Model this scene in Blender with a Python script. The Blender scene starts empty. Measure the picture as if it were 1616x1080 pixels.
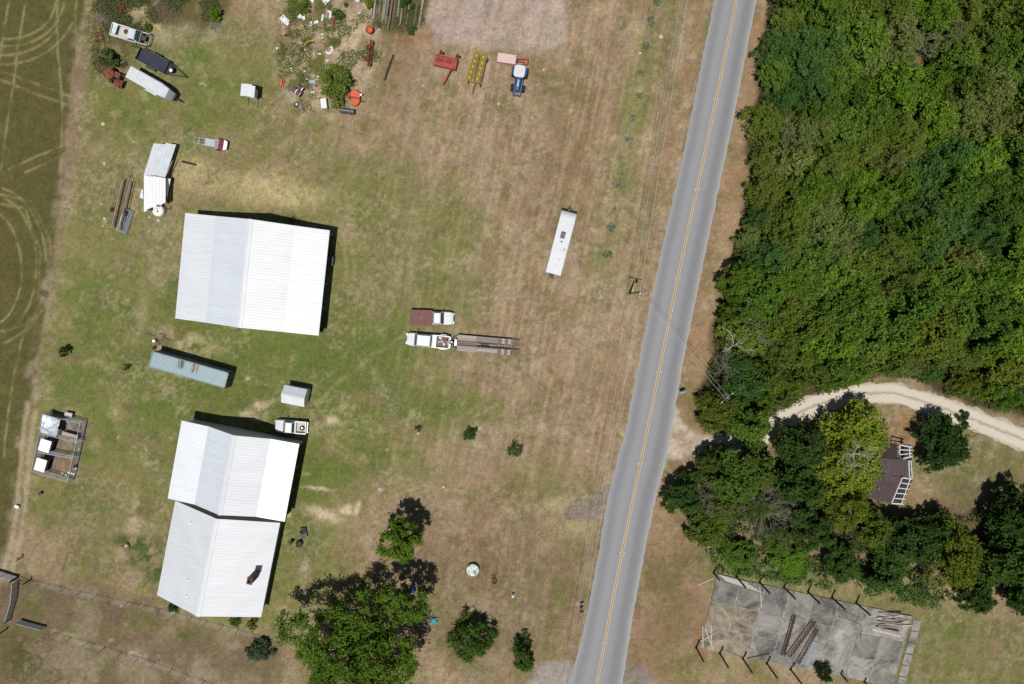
import bpy, math, random
import numpy as np
from mathutils import Vector, Matrix
R = math.radians
sc = bpy.context.scene
C = sc.collection
# ------------------------------------------------------------------ camera, sky, sun, exposure
F, CX, CY, CAMH, TILT = 1077.3, 808.0, 540.0, 107.0, math.atan(55/1077.3)
cd = bpy.data.cameras.new('camera'); cam = bpy.data.objects.new('camera', cd); C.objects.link(cam)
cd.sensor_width = 36; cd.lens = 24; cd.clip_start = 0.5; cd.clip_end = 3000
cam.location = (0, 0, CAMH); cam.rotation_euler = (-TILT, 0, 0)
sc.camera = cam
SUN_EL, SUN_AZ = R(73.8), math.atan2(-0.375, -0.927)
sunvec = Vector((math.sin(SUN_AZ)*math.cos(SUN_EL), math.cos(SUN_AZ)*math.cos(SUN_EL), math.sin(SUN_EL)))
w = bpy.data.worlds.new('World'); sc.world = w; w.use_nodes = True
nt = w.node_tree; bg = nt.nodes['Background']
sky = nt.nodes.new('ShaderNodeTexSky'); sky.sky_type = 'NISHITA'; sky.sun_disc = False
sky.sun_elevation = SUN_EL; sky.sun_rotation = SUN_AZ % (2*math.pi)
nt.links.new(sky.outputs[0], bg.inputs[0]); bg.inputs[1].default_value = 0.05
sd = bpy.data.lights.new('sun', 'SUN'); sun = bpy.data.objects.new('sun', sd); C.objects.link(sun)
sd.energy = 4.6; sd.angle = R(0.5); sd.color = (1.0, 0.975, 0.935)
sun.rotation_euler = (-sunvec).to_track_quat('-Z', 'Y').to_euler(); sun.location = sunvec*150
sc.view_settings.view_transform = 'Standard'; sc.view_settings.look = 'None'
sc.view_settings.exposure = 0.0; sc.view_settings.gamma = 1.0; sc.view_settings.use_curve_mapping = False

# ------------------------------------------------------------------ helpers
_ct, _st = math.cos(-TILT), math.sin(-TILT)
def P(px, py, z=0.0):
    "world point at height z that the photograph shows at (px, py)"
    dx, dy, dz = (px-CX)/F, -(py-CY)/F, -1.0
    y2 = dy*_ct-dz*_st; z2 = dy*_st+dz*_ct
    t = (z-CAMH)/z2
    return Vector((dx*t, y2*t, z))
def G(px, py, z=0.0):
    p = P(px, py, z); return Vector((p.x, p.y, 0))
def topx(x, y):
    "ground coordinates (numpy) to photograph pixels, for laying out the ground colours"
    rz = -CAMH
    cy_ = y*_ct+rz*_st; cz_ = -y*_st+rz*_ct
    return CX+F*x/(-cz_), CY-F*cy_/(-cz_)
def Z(ox, oy, s): return lambda x, y: (ox+x/s, oy+y/s)
def ang(a, b, z=0):
    d = P(*b, z)-P(*a, z); return math.atan2(d.y, d.x)
def lin(c):
    c /= 255.0
    return c/12.92 if c <= 0.04045 else ((c+0.055)/1.055)**2.4
def A(r, g, b, k=1.45): return (lin(r)/k, lin(g)/k, lin(b)/k)

MATS = {}
def M(name, col, rough=0.8, metal=0.0, var=0.18, scale=2.0, bump=0.0, col2=None, spec=0.3, thr=None):
    if name in MATS: return MATS[name]
    m = bpy.data.materials.new(name); m.use_nodes = True; n = m.node_tree.nodes; l = m.node_tree.links
    b = n['Principled BSDF']; b.inputs['Roughness'].default_value = rough; b.inputs['Metallic'].default_value = metal
    b.inputs['Specular IOR Level'].default_value = spec
    tc = n.new('ShaderNodeTexCoord'); nz = n.new('ShaderNodeTexNoise'); nz.inputs['Scale'].default_value = scale
    nz.inputs['Detail'].default_value = 5; nz.inputs['Roughness'].default_value = 0.65
    l.new(tc.outputs['Object'], nz.inputs['Vector'])
    rp = n.new('ShaderNodeValToRGB'); l.new(nz.outputs[0], rp.inputs[0])
    c1 = [max(0, min(1, x*(1-var))) for x in col]; c2 = [max(0, min(1, x*(1+var))) for x in (col2 or col)]
    lo, hi = thr or (0.3, 0.7)
    rp.color_ramp.elements[0].position = lo; rp.color_ramp.elements[1].position = hi
    rp.color_ramp.elements[0].color = (*c1, 1); rp.color_ramp.elements[1].color = (*c2, 1)
    l.new(rp.outputs[0], b.inputs['Base Color'])
    if bump:
        bp = n.new('ShaderNodeBump'); bp.inputs['Strength'].default_value = bump; bp.inputs['Distance'].default_value = 0.03
        l.new(nz.outputs[0], bp.inputs['Height']); l.new(bp.outputs[0], b.inputs['Normal'])
    MATS[name] = m
    return m

def np_mesh(name, V, Fq):
    V = np.asarray(V, np.float32); Fq = np.asarray(Fq, np.int32); k = Fq.shape[1]
    me = bpy.data.meshes.new(name)
    me.vertices.add(len(V)); me.vertices.foreach_set('co', V.ravel())
    me.loops.add(Fq.size); me.loops.foreach_set('vertex_index', Fq.ravel())
    me.polygons.add(len(Fq)); me.polygons.foreach_set('loop_start', np.arange(0, Fq.size, k, dtype=np.int32))
    try: me.polygons.foreach_set('loop_total', np.full(len(Fq), k, np.int32))
    except Exception: pass
    me.update(calc_edges=True); me.validate()
    return me
def link(name, me, mat, parent=None, loc=(0,0,0), rz=0):
    o = bpy.data.objects.new(name, me); C.objects.link(o)
    if mat is not None and len(me.materials) == 0: me.materials.append(mat)
    o.location = loc; o.rotation_euler = (0, 0, rz)
    if parent is not None: o.parent = parent
    return o
def tag(o, label=None, cat=None, group=None, kind=None):
    if label: o['label'] = label
    if cat: o['category'] = cat
    if group: o['group'] = group
    if kind: o['kind'] = kind
    return o
def thing(name, label, cat, loc=(0,0,0), rz=0, group=None):
    o = bpy.data.objects.new(name, None); C.objects.link(o); o.empty_display_size = 0.3
    o.location = loc; o.rotation_euler = (0, 0, rz)
    return tag(o, label, cat, group)

class MB:
    def __init__(s): s.v = []; s.f = []
    def add(s, vs, fs):
        b = len(s.v); s.v += [tuple(v) for v in vs]; s.f += [tuple(b+i for i in f) for f in fs]; return s
    def box(s, c, d, rz=0, M4=None):
        hx, hy, hz = d[0]/2, d[1]/2, d[2]/2; ca, sa = math.cos(rz), math.sin(rz); vs = []
        for z in (-hz, hz):
            for x, y in ((-hx,-hy),(hx,-hy),(hx,hy),(-hx,hy)):
                v = (x, y, z)
                if M4 is not None: v = M4 @ Vector(v)
                vs.append((c[0]+v[0]*ca-v[1]*sa, c[1]+v[0]*sa+v[1]*ca, c[2]+v[2]))
        return s.add(vs, [(3,2,1,0),(4,5,6,7),(0,1,5,4),(1,2,6,5),(2,3,7,6),(3,0,4,7)])
    def tube(s, p, q, r, r2=None, n=6):
        p = Vector(p); q = Vector(q); d = q-p
        if d.length < 1e-5: return s
        d.normalize(); u = d.cross(Vector((0,0,1)))
        if u.length < 1e-3: u = d.cross(Vector((1,0,0)))
        u.normalize(); w_ = d.cross(u); r2 = r if r2 is None else r2; vs = []
        for c, rr in ((p, r), (q, r2)):
            for i in range(n):
                a = 2*math.pi*i/n; vs.append(c+u*(rr*math.cos(a))+w_*(rr*math.sin(a)))
        fs = [(i, (i+1) % n, n+(i+1) % n, n+i) for i in range(n)]
        fs += [tuple(range(n-1, -1, -1)), tuple(range(n, 2*n))]
        return s.add(vs, fs)
    def path(s, pts, r, n=6):
        for a, b in zip(pts[:-1], pts[1:]): s.tube(a, b, r, n=n)
        return s
    def bar(s, p, q, w_, h):
        "rectangular bar from p to q, w_ wide and h high"
        p = Vector(p); q = Vector(q); d = q-p; L = d.length
        x = d.normalized(); y = Vector((0,0,1)).cross(x)
        y = Vector((0,1,0)) if y.length < 1e-3 else y.normalized()
        z = x.cross(y); vs = []
        for e in (p, q):
            for a, b in ((-1,-1),(1,-1),(1,1),(-1,1)): vs.append(e+y*(a*w_/2)+z*(b*h/2))
        return s.add(vs, [(0,1,2,3),(7,6,5,4),(0,4,5,1),(1,5,6,2),(2,6,7,3),(3,7,4,0)])
    def prism(s, poly, z0, z1):
        n = len(poly); vs = [(p[0], p[1], z0) for p in poly]+[(p[0], p[1], z1) for p in poly]
        fs = [(i, (i+1) % n, n+(i+1) % n, n+i) for i in range(n)]+[tuple(range(n-1,-1,-1)), tuple(range(n, 2*n))]
        return s.add(vs, fs)
    def slab(s, pts, t):
        "thin sheet through pts, thickness t downward"
        n = len(pts); up = [tuple(p) for p in pts]; dn = [(p[0], p[1], p[2]-t) for p in pts]
        return s.add(up+dn, [tuple(range(n)), tuple(range(2*n-1, n-1, -1))]+[(i, n+i, n+(i+1) % n, (i+1) % n) for i in range(n)])
    def loft(s, secs):
        n = len(secs[0]); vs = [p for q in secs for p in q]; fs = []
        for k in range(len(secs)-1):
            for i in range(n): fs.append((k*n+i, k*n+(i+1) % n, (k+1)*n+(i+1) % n, (k+1)*n+i))
        fs += [tuple(range(n-1,-1,-1)), tuple(range((len(secs)-1)*n, len(secs)*n))]
        return s.add(vs, fs)
    def lathe(s, c, prof, n=16, axis='z'):
        vs = []; k = len(prof)
        for i in range(n):
            a = 2*math.pi*i/n; ca, sa = math.cos(a), math.sin(a)
            for r, h in prof:
                v = (r*ca, r*sa, h) if axis == 'z' else ((r*ca, h, r*sa) if axis == 'y' else (h, r*ca, r*sa))
                vs.append((c[0]+v[0], c[1]+v[1], c[2]+v[2]))
        fs = [(i*k+j, ((i+1) % n)*k+j, ((i+1) % n)*k+j+1, i*k+j+1) for i in range(n) for j in range(k-1)]
        return s.add(vs, fs)
    def mesh(s, name, smooth=False):
        me = bpy.data.meshes.new(name); me.from_pydata([tuple(v) for v in s.v], [], s.f); me.update()
        import bmesh
        b = bmesh.new(); b.from_mesh(me); bmesh.ops.recalc_face_normals(b, faces=b.faces[:]); b.to_mesh(me); b.free()
        if smooth: me.polygons.foreach_set('use_smooth', [True]*len(me.polygons))
        return me
    def build(s, name, mat, parent=None, loc=(0,0,0), rz=0, smooth=False):
        return link(name, s.mesh(name, smooth), mat, parent, loc, rz)
def copy_tree(o, parent=None):
    c = o.copy(); C.objects.link(c)
    if parent is not None: c.parent = parent
    for ch in list(o.children): copy_tree(ch, c)
    return c

# numpy value noise for the ground layout
def _h(ix, iy, seed):
    with np.errstate(over='ignore'):
        n = (ix.astype(np.int64)*374761393+iy.astype(np.int64)*668265263+seed*974711) & 0x7fffffff
        n = ((n ^ (n >> 13))*1274126177) & 0x7fffffff
        n = (n ^ (n >> 16)) & 0xffff
    return n/65535.0
def vnoise(x, y, seed):
    ix = np.floor(x); iy = np.floor(y); fx = x-ix; fy = y-iy
    fx = fx*fx*(3-2*fx); fy = fy*fy*(3-2*fy)
    a = _h(ix, iy, seed); b = _h(ix+1, iy, seed); c = _h(ix, iy+1, seed); d = _h(ix+1, iy+1, seed)
    return (a*(1-fx)+b*fx)*(1-fy)+(c*(1-fx)+d*fx)*fy
def fbm(x, y, size, octv=4, seed=0, gain=0.55):
    t = 0; amp = 1; tot = 0; s = 1.0/size
    for o in range(octv):
        t = t+amp*vnoise(x*s+17.3*o, y*s-9.1*o, seed+o*31); tot += amp; amp *= gain; s *= 2.03
    return t/tot
def sstep(a, b, x):
    t = np.clip((x-a)/(b-a), 0, 1); return t*t*(3-2*t)
def seg_dist(px, py, pts, closed=False):
    d = np.full(px.shape, 1e9); q = list(pts)+([pts[0]] if closed else [])
    for (x0, y0), (x1, y1) in zip(q[:-1], q[1:]):
        vx, vy = x1-x0, y1-y0; L = vx*vx+vy*vy+1e-9
        t = np.clip(((px-x0)*vx+(py-y0)*vy)/L, 0, 1)
        d = np.minimum(d, np.hypot(px-x0-t*vx, py-y0-t*vy))
    return d
def inside(px, py, pts):
    r = np.zeros(px.shape, bool); n = len(pts)
    for i in range(n):
        x0, y0 = pts[i]; x1, y1 = pts[(i+1) % n]
        if y0 == y1: continue
        c = ((y0 > py) != (y1 > py)) & (px < (x1-x0)*(py-y0)/(y1-y0)+x0)
        r ^= c
    return r
def sdf(px, py, pts):
    d = seg_dist(px, py, pts, True); return np.where(inside(px, py, pts), -d, d)
# ------------------------------------------------------------------ the ground
FOREST = [(1212,-160),(1207,20),(1196,150),(1182,220),(1176,300),(1160,370),(1146,430),(1128,500),(1120,560),(1104,620),(1100,668),(1150,690),(1185,690),(1225,652),(1280,628),(1340,604),(1400,596),(1450,602),(1480,622),(1540,640),(1620,662),(1900,720),(1900,-160)]
FIELD = [(-400,-300),(138,-300),(134,0),(122,120),(100,300),(74,480),(48,640),(26,780),(4,900),(-60,1000),(-400,1300)]
ROADL = [(1188,-300),(1127,0),(1083,220),(1043,400),(1014,540),(987,680),(966,756),(958,790),(946,866),(934,930),(923,985),(909,1040),(898,1080),(842,1380)]
ROADR = [(1254,-300),(1194,0),(1151,220),(1113,400),(1084,540),(1066,640),(1060,680),(1050,730),(1034,790),(1018,866),(1004,940),(992,1015),(987,1050),(982,1080),(926,1380)]
YEL = [(1222,-300),(1162,0),(1117,220),(1077.4,400),(1049,540),(1021.6,680),(1004.5,760),(981.4,872.5),(954,1014.7),(941.4,1080),(882,1380)]
DRIVE = [(1124,701),(1150,704),(1195,690),(1235,664),(1285,640),(1345,622),(1410,620),(1470,638),(1530,660),(1616,694),(1720,745)]

def axis(lo, hi, step, out):
    a = np.arange(lo, hi+1e-6, step); far = np.array([2, 6, 14, 30, 60, 120, 240, 420])
    return np.concatenate([lo-far[::-1], a, hi+far])
gx = axis(-92, 92, 0.23, 0); gy = axis(-66, 62, 0.23, 0)
X, Y = np.meshgrid(gx, gy); shp = X.shape; X = X.ravel(); Y = Y.ravel()
px, py = topx(X, Y)
# warped coordinates give ragged natural edges
wx = px+14*(fbm(px, py, 40, 4, 5)-0.5)*2; wy = py+14*(fbm(px, py, 40, 4, 9)-0.5)*2
along = 0.19*px-0.98*py; across = 0.98*px+0.19*py         # mowing runs with the road
streak = fbm(across, along*0.07, 9, 3, 21); streak2 = fbm(across*0.09, along, 10, 3, 33)
n1 = fbm(px, py, 120, 5, 1); n2 = fbm(px, py, 45, 5, 2); n3 = fbm(px, py, 14, 4, 3); n4 = fbm(px, py, 5, 2, 4)
def col(*c): return np.array(A(*c))
def mix(base, c, m):
    m = np.clip(m, 0, 1)[:, None]; return base*(1-m)+np.asarray(c)*m
TAN, BROWN, RUST = col(160,137,110), col(138,113,86), col(150,118,92)
OLIVE, GREEN, DGREEN = col(126,124,74), col(98,113,50), col(74,92,40)
PALE, SAND = col(188,170,138), col(205,184,154)
base = mix(np.tile(TAN, (len(X),1)), BROWN, sstep(0.40, 0.62, n2*0.5+streak*0.5))
# share of green in the sward, by place
gsh = np.full(len(X), 0.30)
def blob(x, y, rx, ry, a=0, soft=1.0):
    ca, sa = math.cos(R(a)), math.sin(R(a)); dx = wx-x; dy = wy-y
    u = (dx*ca+dy*sa)/rx; v = (-dx*sa+dy*ca)/ry
    return np.exp(-(u*u+v*v)**1.3*soft)
for b in [(330,560,240,420,0,.36),(230,120,170,120,0,.30),(420,560,170,110,0,.38),(330,640,130,60,0,.3),(110,600,60,240,10,.28),(640,420,110,190,12,.22),(600,610,150,90,0,.30),
          (560,740,170,40,0,.30),(700,650,150,30,0,.25),(640,60,130,40,0,-.2),(900,190,110,250,12,-.25),(760,200,140,120,0,-.12),(1000,180,30,230,12,.25),(960,640,60,160,12,-.15),
          (890,620,120,80,0,-.1),(880,760,90,60,0,.12),(800,870,140,90,0,-.14),(900,860,40,90,10,.15),(470,880,60,140,12,.25),(370,300,130,70,0,-.15),(560,300,60,60,0,.1),(1060,900,70,120,0,.1),(1050,1060,40,60,0,.25),(1500,1030,140,90,0,.25),(1550,720,90,60,0,.30),(1250,930,200,22,12,.2)]:
    gsh += b[5]*blob(*b[:5])
g = sstep(0.0, 0.34, n1*0.32+n2*0.44+n3*0.24+gsh-0.70)
base = mix(base, OLIVE, g*0.92)
g2 = sstep(0.05, 0.36, n2*0.5+n3*0.5+gsh-0.98+0.12*(n1-.5))
base = mix(base, GREEN, g2*0.85)
base = mix(base, RUST, sstep(0.56, 0.72, fbm(px, py, 30, 4, 50))*0.32*(1-g*.5))
base = mix(base, PALE, sstep(0.60, 0.76, fbm(px, py, 26, 5, 60))*0.26)
base = mix(base, col(182,162,138), sstep(.54,.70,streak)*0.40*sstep(520,640,px)*(1-.6*g)); base = mix(base, col(120,108,70), sstep(.46,.30,streak)*0.25*sstep(520,640,px))
fine = fbm(across, along*0.03, 4.2, 2, 27); fz = sstep(540,640,px)*sstep(800,700,py)*(1-.5*g)
base = mix(base, base*.84, sstep(.52,.34,fine)*.5*fz); base = mix(base, col(178,156,132), sstep(.56,.74,fine)*.35*fz)
base = mix(base, BROWN, sstep(.60,.78,streak2)*0.35*(py > 560)*(py < 800))
# field on the west with tractor passes
df = sdf(wx*0.4+px*0.6, wy*0.4+py*0.6, FIELD); infield = sstep(5, -5, df)
fc = mix(np.tile(col(92,88,52), (len(X),1)), col(100,86,56), sstep(.50,.76,n2*.6+n3*.4)); fc = mix(fc, col(96,100,52), sstep(.5,.7,n1*.6+n3*.4)*.6)
def line(pts, wd, soft=2.0, wob=0.35):
    return sstep(wd/2+soft, wd/2-soft*.4, seg_dist(px*(1-wob)+wx*wob, py*(1-wob)+wy*wob, pts)+3*(n4-.5))
def arc(cx, cy, rx, ry, a0, a1, n=14):
    return [(cx+rx*math.cos(R(a0+(a1-a0)*i/n)), cy+ry*math.sin(R(a0+(a1-a0)*i/n))) for i in range(n+1)]
tracks = [[(20,-40),(0,92)],[(52,-60),(34,40),(24,110),(12,190),(2,268)],[(94,-60),(90,20),(92,90),(98,170),(95,268)],[(122,-40),(119,20),(123,110)],
          arc(14,-8,76,70,10,105),arc(14,-8,88,82,10,105),arc(8,-30,108,118,30,100),arc(8,-30,124,132,30,100),
          [(-20,104),(60,134),(112,152)],[(-20,118),(60,150),(120,170)],[(14,268),(60,245),(118,222)],[(40,272),(80,254),(110,238)],
          arc(-10,420,68,110,-75,75),arc(-10,420,84,124,-80,78),arc(-20,425,54,92,-70,70),[(0,525),(40,512),(62,496)],[(0,545),(44,522),(66,490)],
          [(48,500),(34,540),(22,590),(12,660),(6,720)],[(-10,320),(40,330),(64,400),(60,470)],[(-10,305),(50,318),(80,380),(78,440)]]
for tpts in tracks: fc = mix(fc, col(134,128,84), line(tpts, 2.6, 1.5, 0.12)*(.28+.7*sstep(.35,.6,n3)))
base = mix(base, fc, infield)
strip = line([(126,60),(121,150),(113,230),(101,310),(86,400),(68,500),(52,600),(38,700),(30,790),(16,880),(-20,960)], 20, 10)
base = mix(base, col(146,130,108), strip*(0.08+.85*sstep(.40,.62,n2*.5+n3*.5)))
base = mix(base, col(140,117,96), line([(124,110),(117,200),(108,290)], 19, 4)*.75)
for t_ in ([(44,640),(33,740),(28,800),(20,850),(6,900)], [(56,650),(46,740),(40,800),(33,850),(20,905)]):
    base = mix(base, col(176,158,130), line(t_, 5, 4)*.7)
# bottom-left dirt lot
DL = [(-300,905),(60,912),(150,930),(260,962),(350,990),(440,1018),(450,1400),(-300,1400)]
dl = sstep(12, -12, sdf(wx, wy, DL))
dc = mix(np.tile(col(116,99,78), (len(X),1)), col(140,124,102), sstep(.45,.68,n2)); dc = mix(dc, col(96,98,52), sstep(.50,.66,n1*.5+n3*.5)*.55)
base = mix(base, dc, dl*.93)
base = mix(base, col(74,80,36), blob(35,1040,42,50)*.8*(n3 > .38)); base = mix(base, col(84,92,40), blob(286,1004,12,12)*.8); base = mix(base, col(84,92,40), blob(58,962,10,9)*.8)
for t_ in ([(70,922),(180,948),(300,975),(430,1010)], [(85,1000),(190,1030),(300,1068),(380,1100)]): base = mix(base, col(150,136,120), line(t_, 8, 7)*.6*sstep(.4,.6,n3))
# road verges and the clearing on the east
ver = sstep(16, -8, sdf(wx, wy, [(1194,0),(1254,-300),(1300,-300),(1230,0),(1200,250),(1160,420),(1130,560),(1110,660),(1080,740),(1110,880),(1110,1000),(1060,1060),(1010,1400),(905,1400),(987,1050),(1018,866),(1060,680),(1113,400)]))
base = mix(base, mix(np.tile(col(156,127,99), (len(X),1)), col(126,112,74), sstep(.5,.7,n2)*.6), ver*.9)
base = mix(base, col(120,113,66), blob(1058,950,26,80)*.6+blob(1090,640,12,40)*.7+blob(1070,1055,40,26)*.6)
base = mix(base, col(150,108,76), blob(1430,672,30,34)*.8+blob(1270,700,40,40)*.6+blob(1110,1010,10,40)*.7)
base = mix(base, col(196,176,150), blob(1452,672,10,10)*0+blob(1575,800,40,20,30)*.8+blob(1545,760,14,10)*.6)
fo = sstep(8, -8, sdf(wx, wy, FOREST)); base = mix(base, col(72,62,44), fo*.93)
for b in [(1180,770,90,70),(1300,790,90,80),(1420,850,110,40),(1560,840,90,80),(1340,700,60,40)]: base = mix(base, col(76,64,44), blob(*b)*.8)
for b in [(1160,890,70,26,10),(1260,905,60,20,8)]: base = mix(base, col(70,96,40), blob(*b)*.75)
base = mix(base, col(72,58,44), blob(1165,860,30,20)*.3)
# gravel pad, scrap-yard floor, sand, worn earth
pad = sstep(7, -7, sdf(wx*.6+px*.4, wy*.6+py*.4, [(678,-80),(676,40),(690,70),(780,80),(870,84),(893,70),(898,-80)]))
base = mix(base, mix(np.tile(col(174,156,144), (len(X),1)), col(160,140,126), sstep(.45,.7,streak)*.7), pad*.95)
junk = sstep(14, -14, sdf(wx, wy, [(440,-60),(430,60),(440,130),(470,180),(540,170),(590,130),(600,60),(580,-60)]))
base = mix(base, col(178,158,134), junk*sstep(.42,.58,n3*.5+n2*.5)*.9); base = mix(base, col(96,102,50), junk*sstep(.53,.66,fbm(px,py,22,4,77))*.9)
base = mix(base, col(186,166,138), line([(575,0),(560,50),(548,90),(556,130)], 22, 9)*.8)
base = mix(base, col(84,78,46), sstep(12,-8, sdf(wx,wy,[(150,-40),(140,60),(150,120),(200,105),(215,60),(240,40),(330,50),(366,20),(372,-40)]))*.75)
base = mix(base, col(198,176,130), blob(218,16,16,14)*.8+blob(240,42,20,7,10)*.8); base = mix(base, col(182,166,140), blob(262,58,24,16)*.6+blob(290,42,20,10)*.5+blob(340,50,26,8,-30)*.4)
base = mix(base, col(150,112,76), blob(640,62,45,7)*.7); base = mix(base, col(92,78,56), sstep(8,-8, sdf(wx,wy,[(585,-60),(585,40),(612,52),(640,50),(668,44),(676,-60)]))*.85)
for b in [(508,812,34,9,18),(545,804,10,7,-20),(500,768,22,4,8),(560,800,5,8,0),(527,668,11,8,-30),(400,655,22,6,10),(412,640,16,8,0)]: base = mix(base, SAND, blob(*b)*.95)
for b in [(305,545,40,16,12),(290,538,26,10),(340,555,16,9),(222,490,12,30),(255,520,18,10),(215,800,10,26),(205,870,22,8),(210,830,10,30)]: base = mix(base, col(190,168,136), blob(*b)*.75*sstep(.35,.55,n3))
for b in [(340,285,50,20),(420,300,60,26),(300,265,30,20),(480,310,40,16)]: base = mix(base, col(192,176,128), blob(*b)*.6)
for b in [(232,875,28,26),(210,855,34,10),(245,900,16,30)]: base = mix(base, col(62,86,34), blob(*b)*.9*sstep(.32,.5,n3))
for b in [(380,560,90,26,14),(250,480,60,30),(520,560,60,60),(395,420,6,4),(310,470,60,30),(430,345,40,8),(160,790,60,30)]: base = mix(base, col(92,108,48), blob(*b)*.55*sstep(.3,.6,n3))
base = mix(base, col(128,112,104), sstep(3,-3, sdf(px,py,[(58,690),(104,655),(142,666),(120,760),(52,744)]))*.9)
base = mix(base, col(140,108,72), blob(98,738,14,12)*.7); base = mix(base, col(96,104,50), blob(112,715,9,5)*.8)
for b in [(908,836,42,18,-4),(885,800,40,12)]: base = mix(base, col(180,170,124), blob(*b)*.55)
ap = sstep(5,-5, sdf(wx*.4+px*.6, wy*.4+py*.6, [(970,760),(940,778),(900,795),(888,812),(905,820),(950,818)])); base = mix(base, col(138,126,120), ap*.95)
ap = sstep(6,-6, sdf(wx*.5+px*.5, wy*.5+py*.5, [(905,1046),(860,1046),(838,1062),(828,1080),(820,1200),(900,1200)])); base = mix(base, col(160,152,146), ap*.9)
ap = sstep(6,-6, sdf(wx*.5+px*.5, wy*.5+py*.5, [(985,1050),(1015,1050),(1030,1070),(1030,1200),(975,1200)])); base = mix(base, col(142,132,126), ap*.85)
base = mix(base, col(176,164,150), blob(482,890,7,14)*.7+blob(598,771,6,4)+blob(700,769,5,3)*.8+blob(662,768,4,3)*.6)
base = mix(base, col(186,172,154), sstep(4,-4, sdf(wx*.5+px*.5,wy*.5+py*.5,[(1062,640),(1072,660),(1090,676),(1108,686),(1140,690),(1140,716),(1110,712),(1085,725),(1056,728),(1050,735)]))*.85*(.6+.5*sstep(.35,.6,n3)))
for t_ in [[(760,820),(800,880),(830,920)], [(752,826),(790,884)], [(888,806),(800,790),(690,770),(600,745),(530,700),(500,640)], [(888,818),(800,801),(690,781),(600,757),(528,712),(490,650)], [(840,548),(900,600),(930,700),(925,790)], [(835,560),(888,610),(917,700),(912,790)], [(640,530),(590,560),(540,600),(500,640)], [(560,440),(552,370),(545,300),(590,230),(660,170),(690,130)], [(548,440),(540,370),(533,300),(580,222),(650,160)]]: base = mix(base, col(172,146,118), line(t_, 4, 4)*.30*(.4+.8*sstep(.35,.6,n3)))
for t_ in [[(1113,-10),(1065,200),(1022,400),(985,560),(960,690)], [(1108,0),(1060,200),(1015,400)]]: base = mix(base, col(150,120,92), line(t_, 7, 6)*.5)
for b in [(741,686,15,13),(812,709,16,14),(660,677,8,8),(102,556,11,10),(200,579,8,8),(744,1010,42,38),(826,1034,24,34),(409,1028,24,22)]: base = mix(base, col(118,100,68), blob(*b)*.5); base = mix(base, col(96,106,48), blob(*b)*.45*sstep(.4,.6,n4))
# scattered bald spots
rs = random.Random(4)
for i in range(90):
    x, y = rs.uniform(150, 1010), rs.uniform(60, 1060)
    base = mix(base, col(190,172,144), blob(x, y, rs.uniform(1.5,4.5), rs.uniform(1.2,3))*rs.uniform(.4,.9))
thatch = sstep(.50,.60, fbm(px, py, 60, 4, 91))*sstep(.46,.62, fbm(px, py, 4.5, 3, 92))
base = mix(base, col(186,166,144), thatch*.28*(1-infield)*(1-dl*.5)*(1-fo))
moss = sstep(.54,.64, fbm(px, py, 34, 4, 95))*sstep(.42,.6, fbm(px, py, 7, 3, 96))
base = mix(base, col(100,108,54), moss*.45*(1-infield)*(1-fo)*(1-ver*.5)*(1-pad))
dk = sstep(.60,.68, fbm(px, py, 16, 3, 98))
base = mix(base, col(92,82,54), dk*.16*(1-infield)*(1-fo))
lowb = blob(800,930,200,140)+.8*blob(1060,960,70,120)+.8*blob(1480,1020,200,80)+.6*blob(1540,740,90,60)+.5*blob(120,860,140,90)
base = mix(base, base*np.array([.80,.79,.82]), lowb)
base = mix(base, (base.mean(1)[:, None]*np.array([1.22,1.03,.72])), np.full(len(X), .10))
base *= 1.08*(0.80+0.42*n4)[:, None]*(0.84+0.30*n3)[:, None]
Zg = 0.05*(n3-.5)+0.03*(n4-.5)-0.02
near = sstep(1.5, 4.0, np.minimum(np.abs(px-1060), 999)*0+np.minimum(seg_dist(px, py, YEL)-38, 99)); Zg = Zg*np.clip(near,0,1)-0.05*(1-np.clip(near,0,1))
ny, nx = shp
ii = (np.arange(ny-1)[:, None]*nx+np.arange(nx-1)[None, :]).ravel()
gme = np_mesh('ground', np.stack([X, Y, Zg], 1), np.stack([ii, ii+1, ii+nx+1, ii+nx], 1))
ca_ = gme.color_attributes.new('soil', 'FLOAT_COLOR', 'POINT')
ca_.data.foreach_set('color', np.concatenate([np.clip(base, .005, .8), np.ones((len(X),1))], 1).astype(np.float32).ravel())
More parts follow.
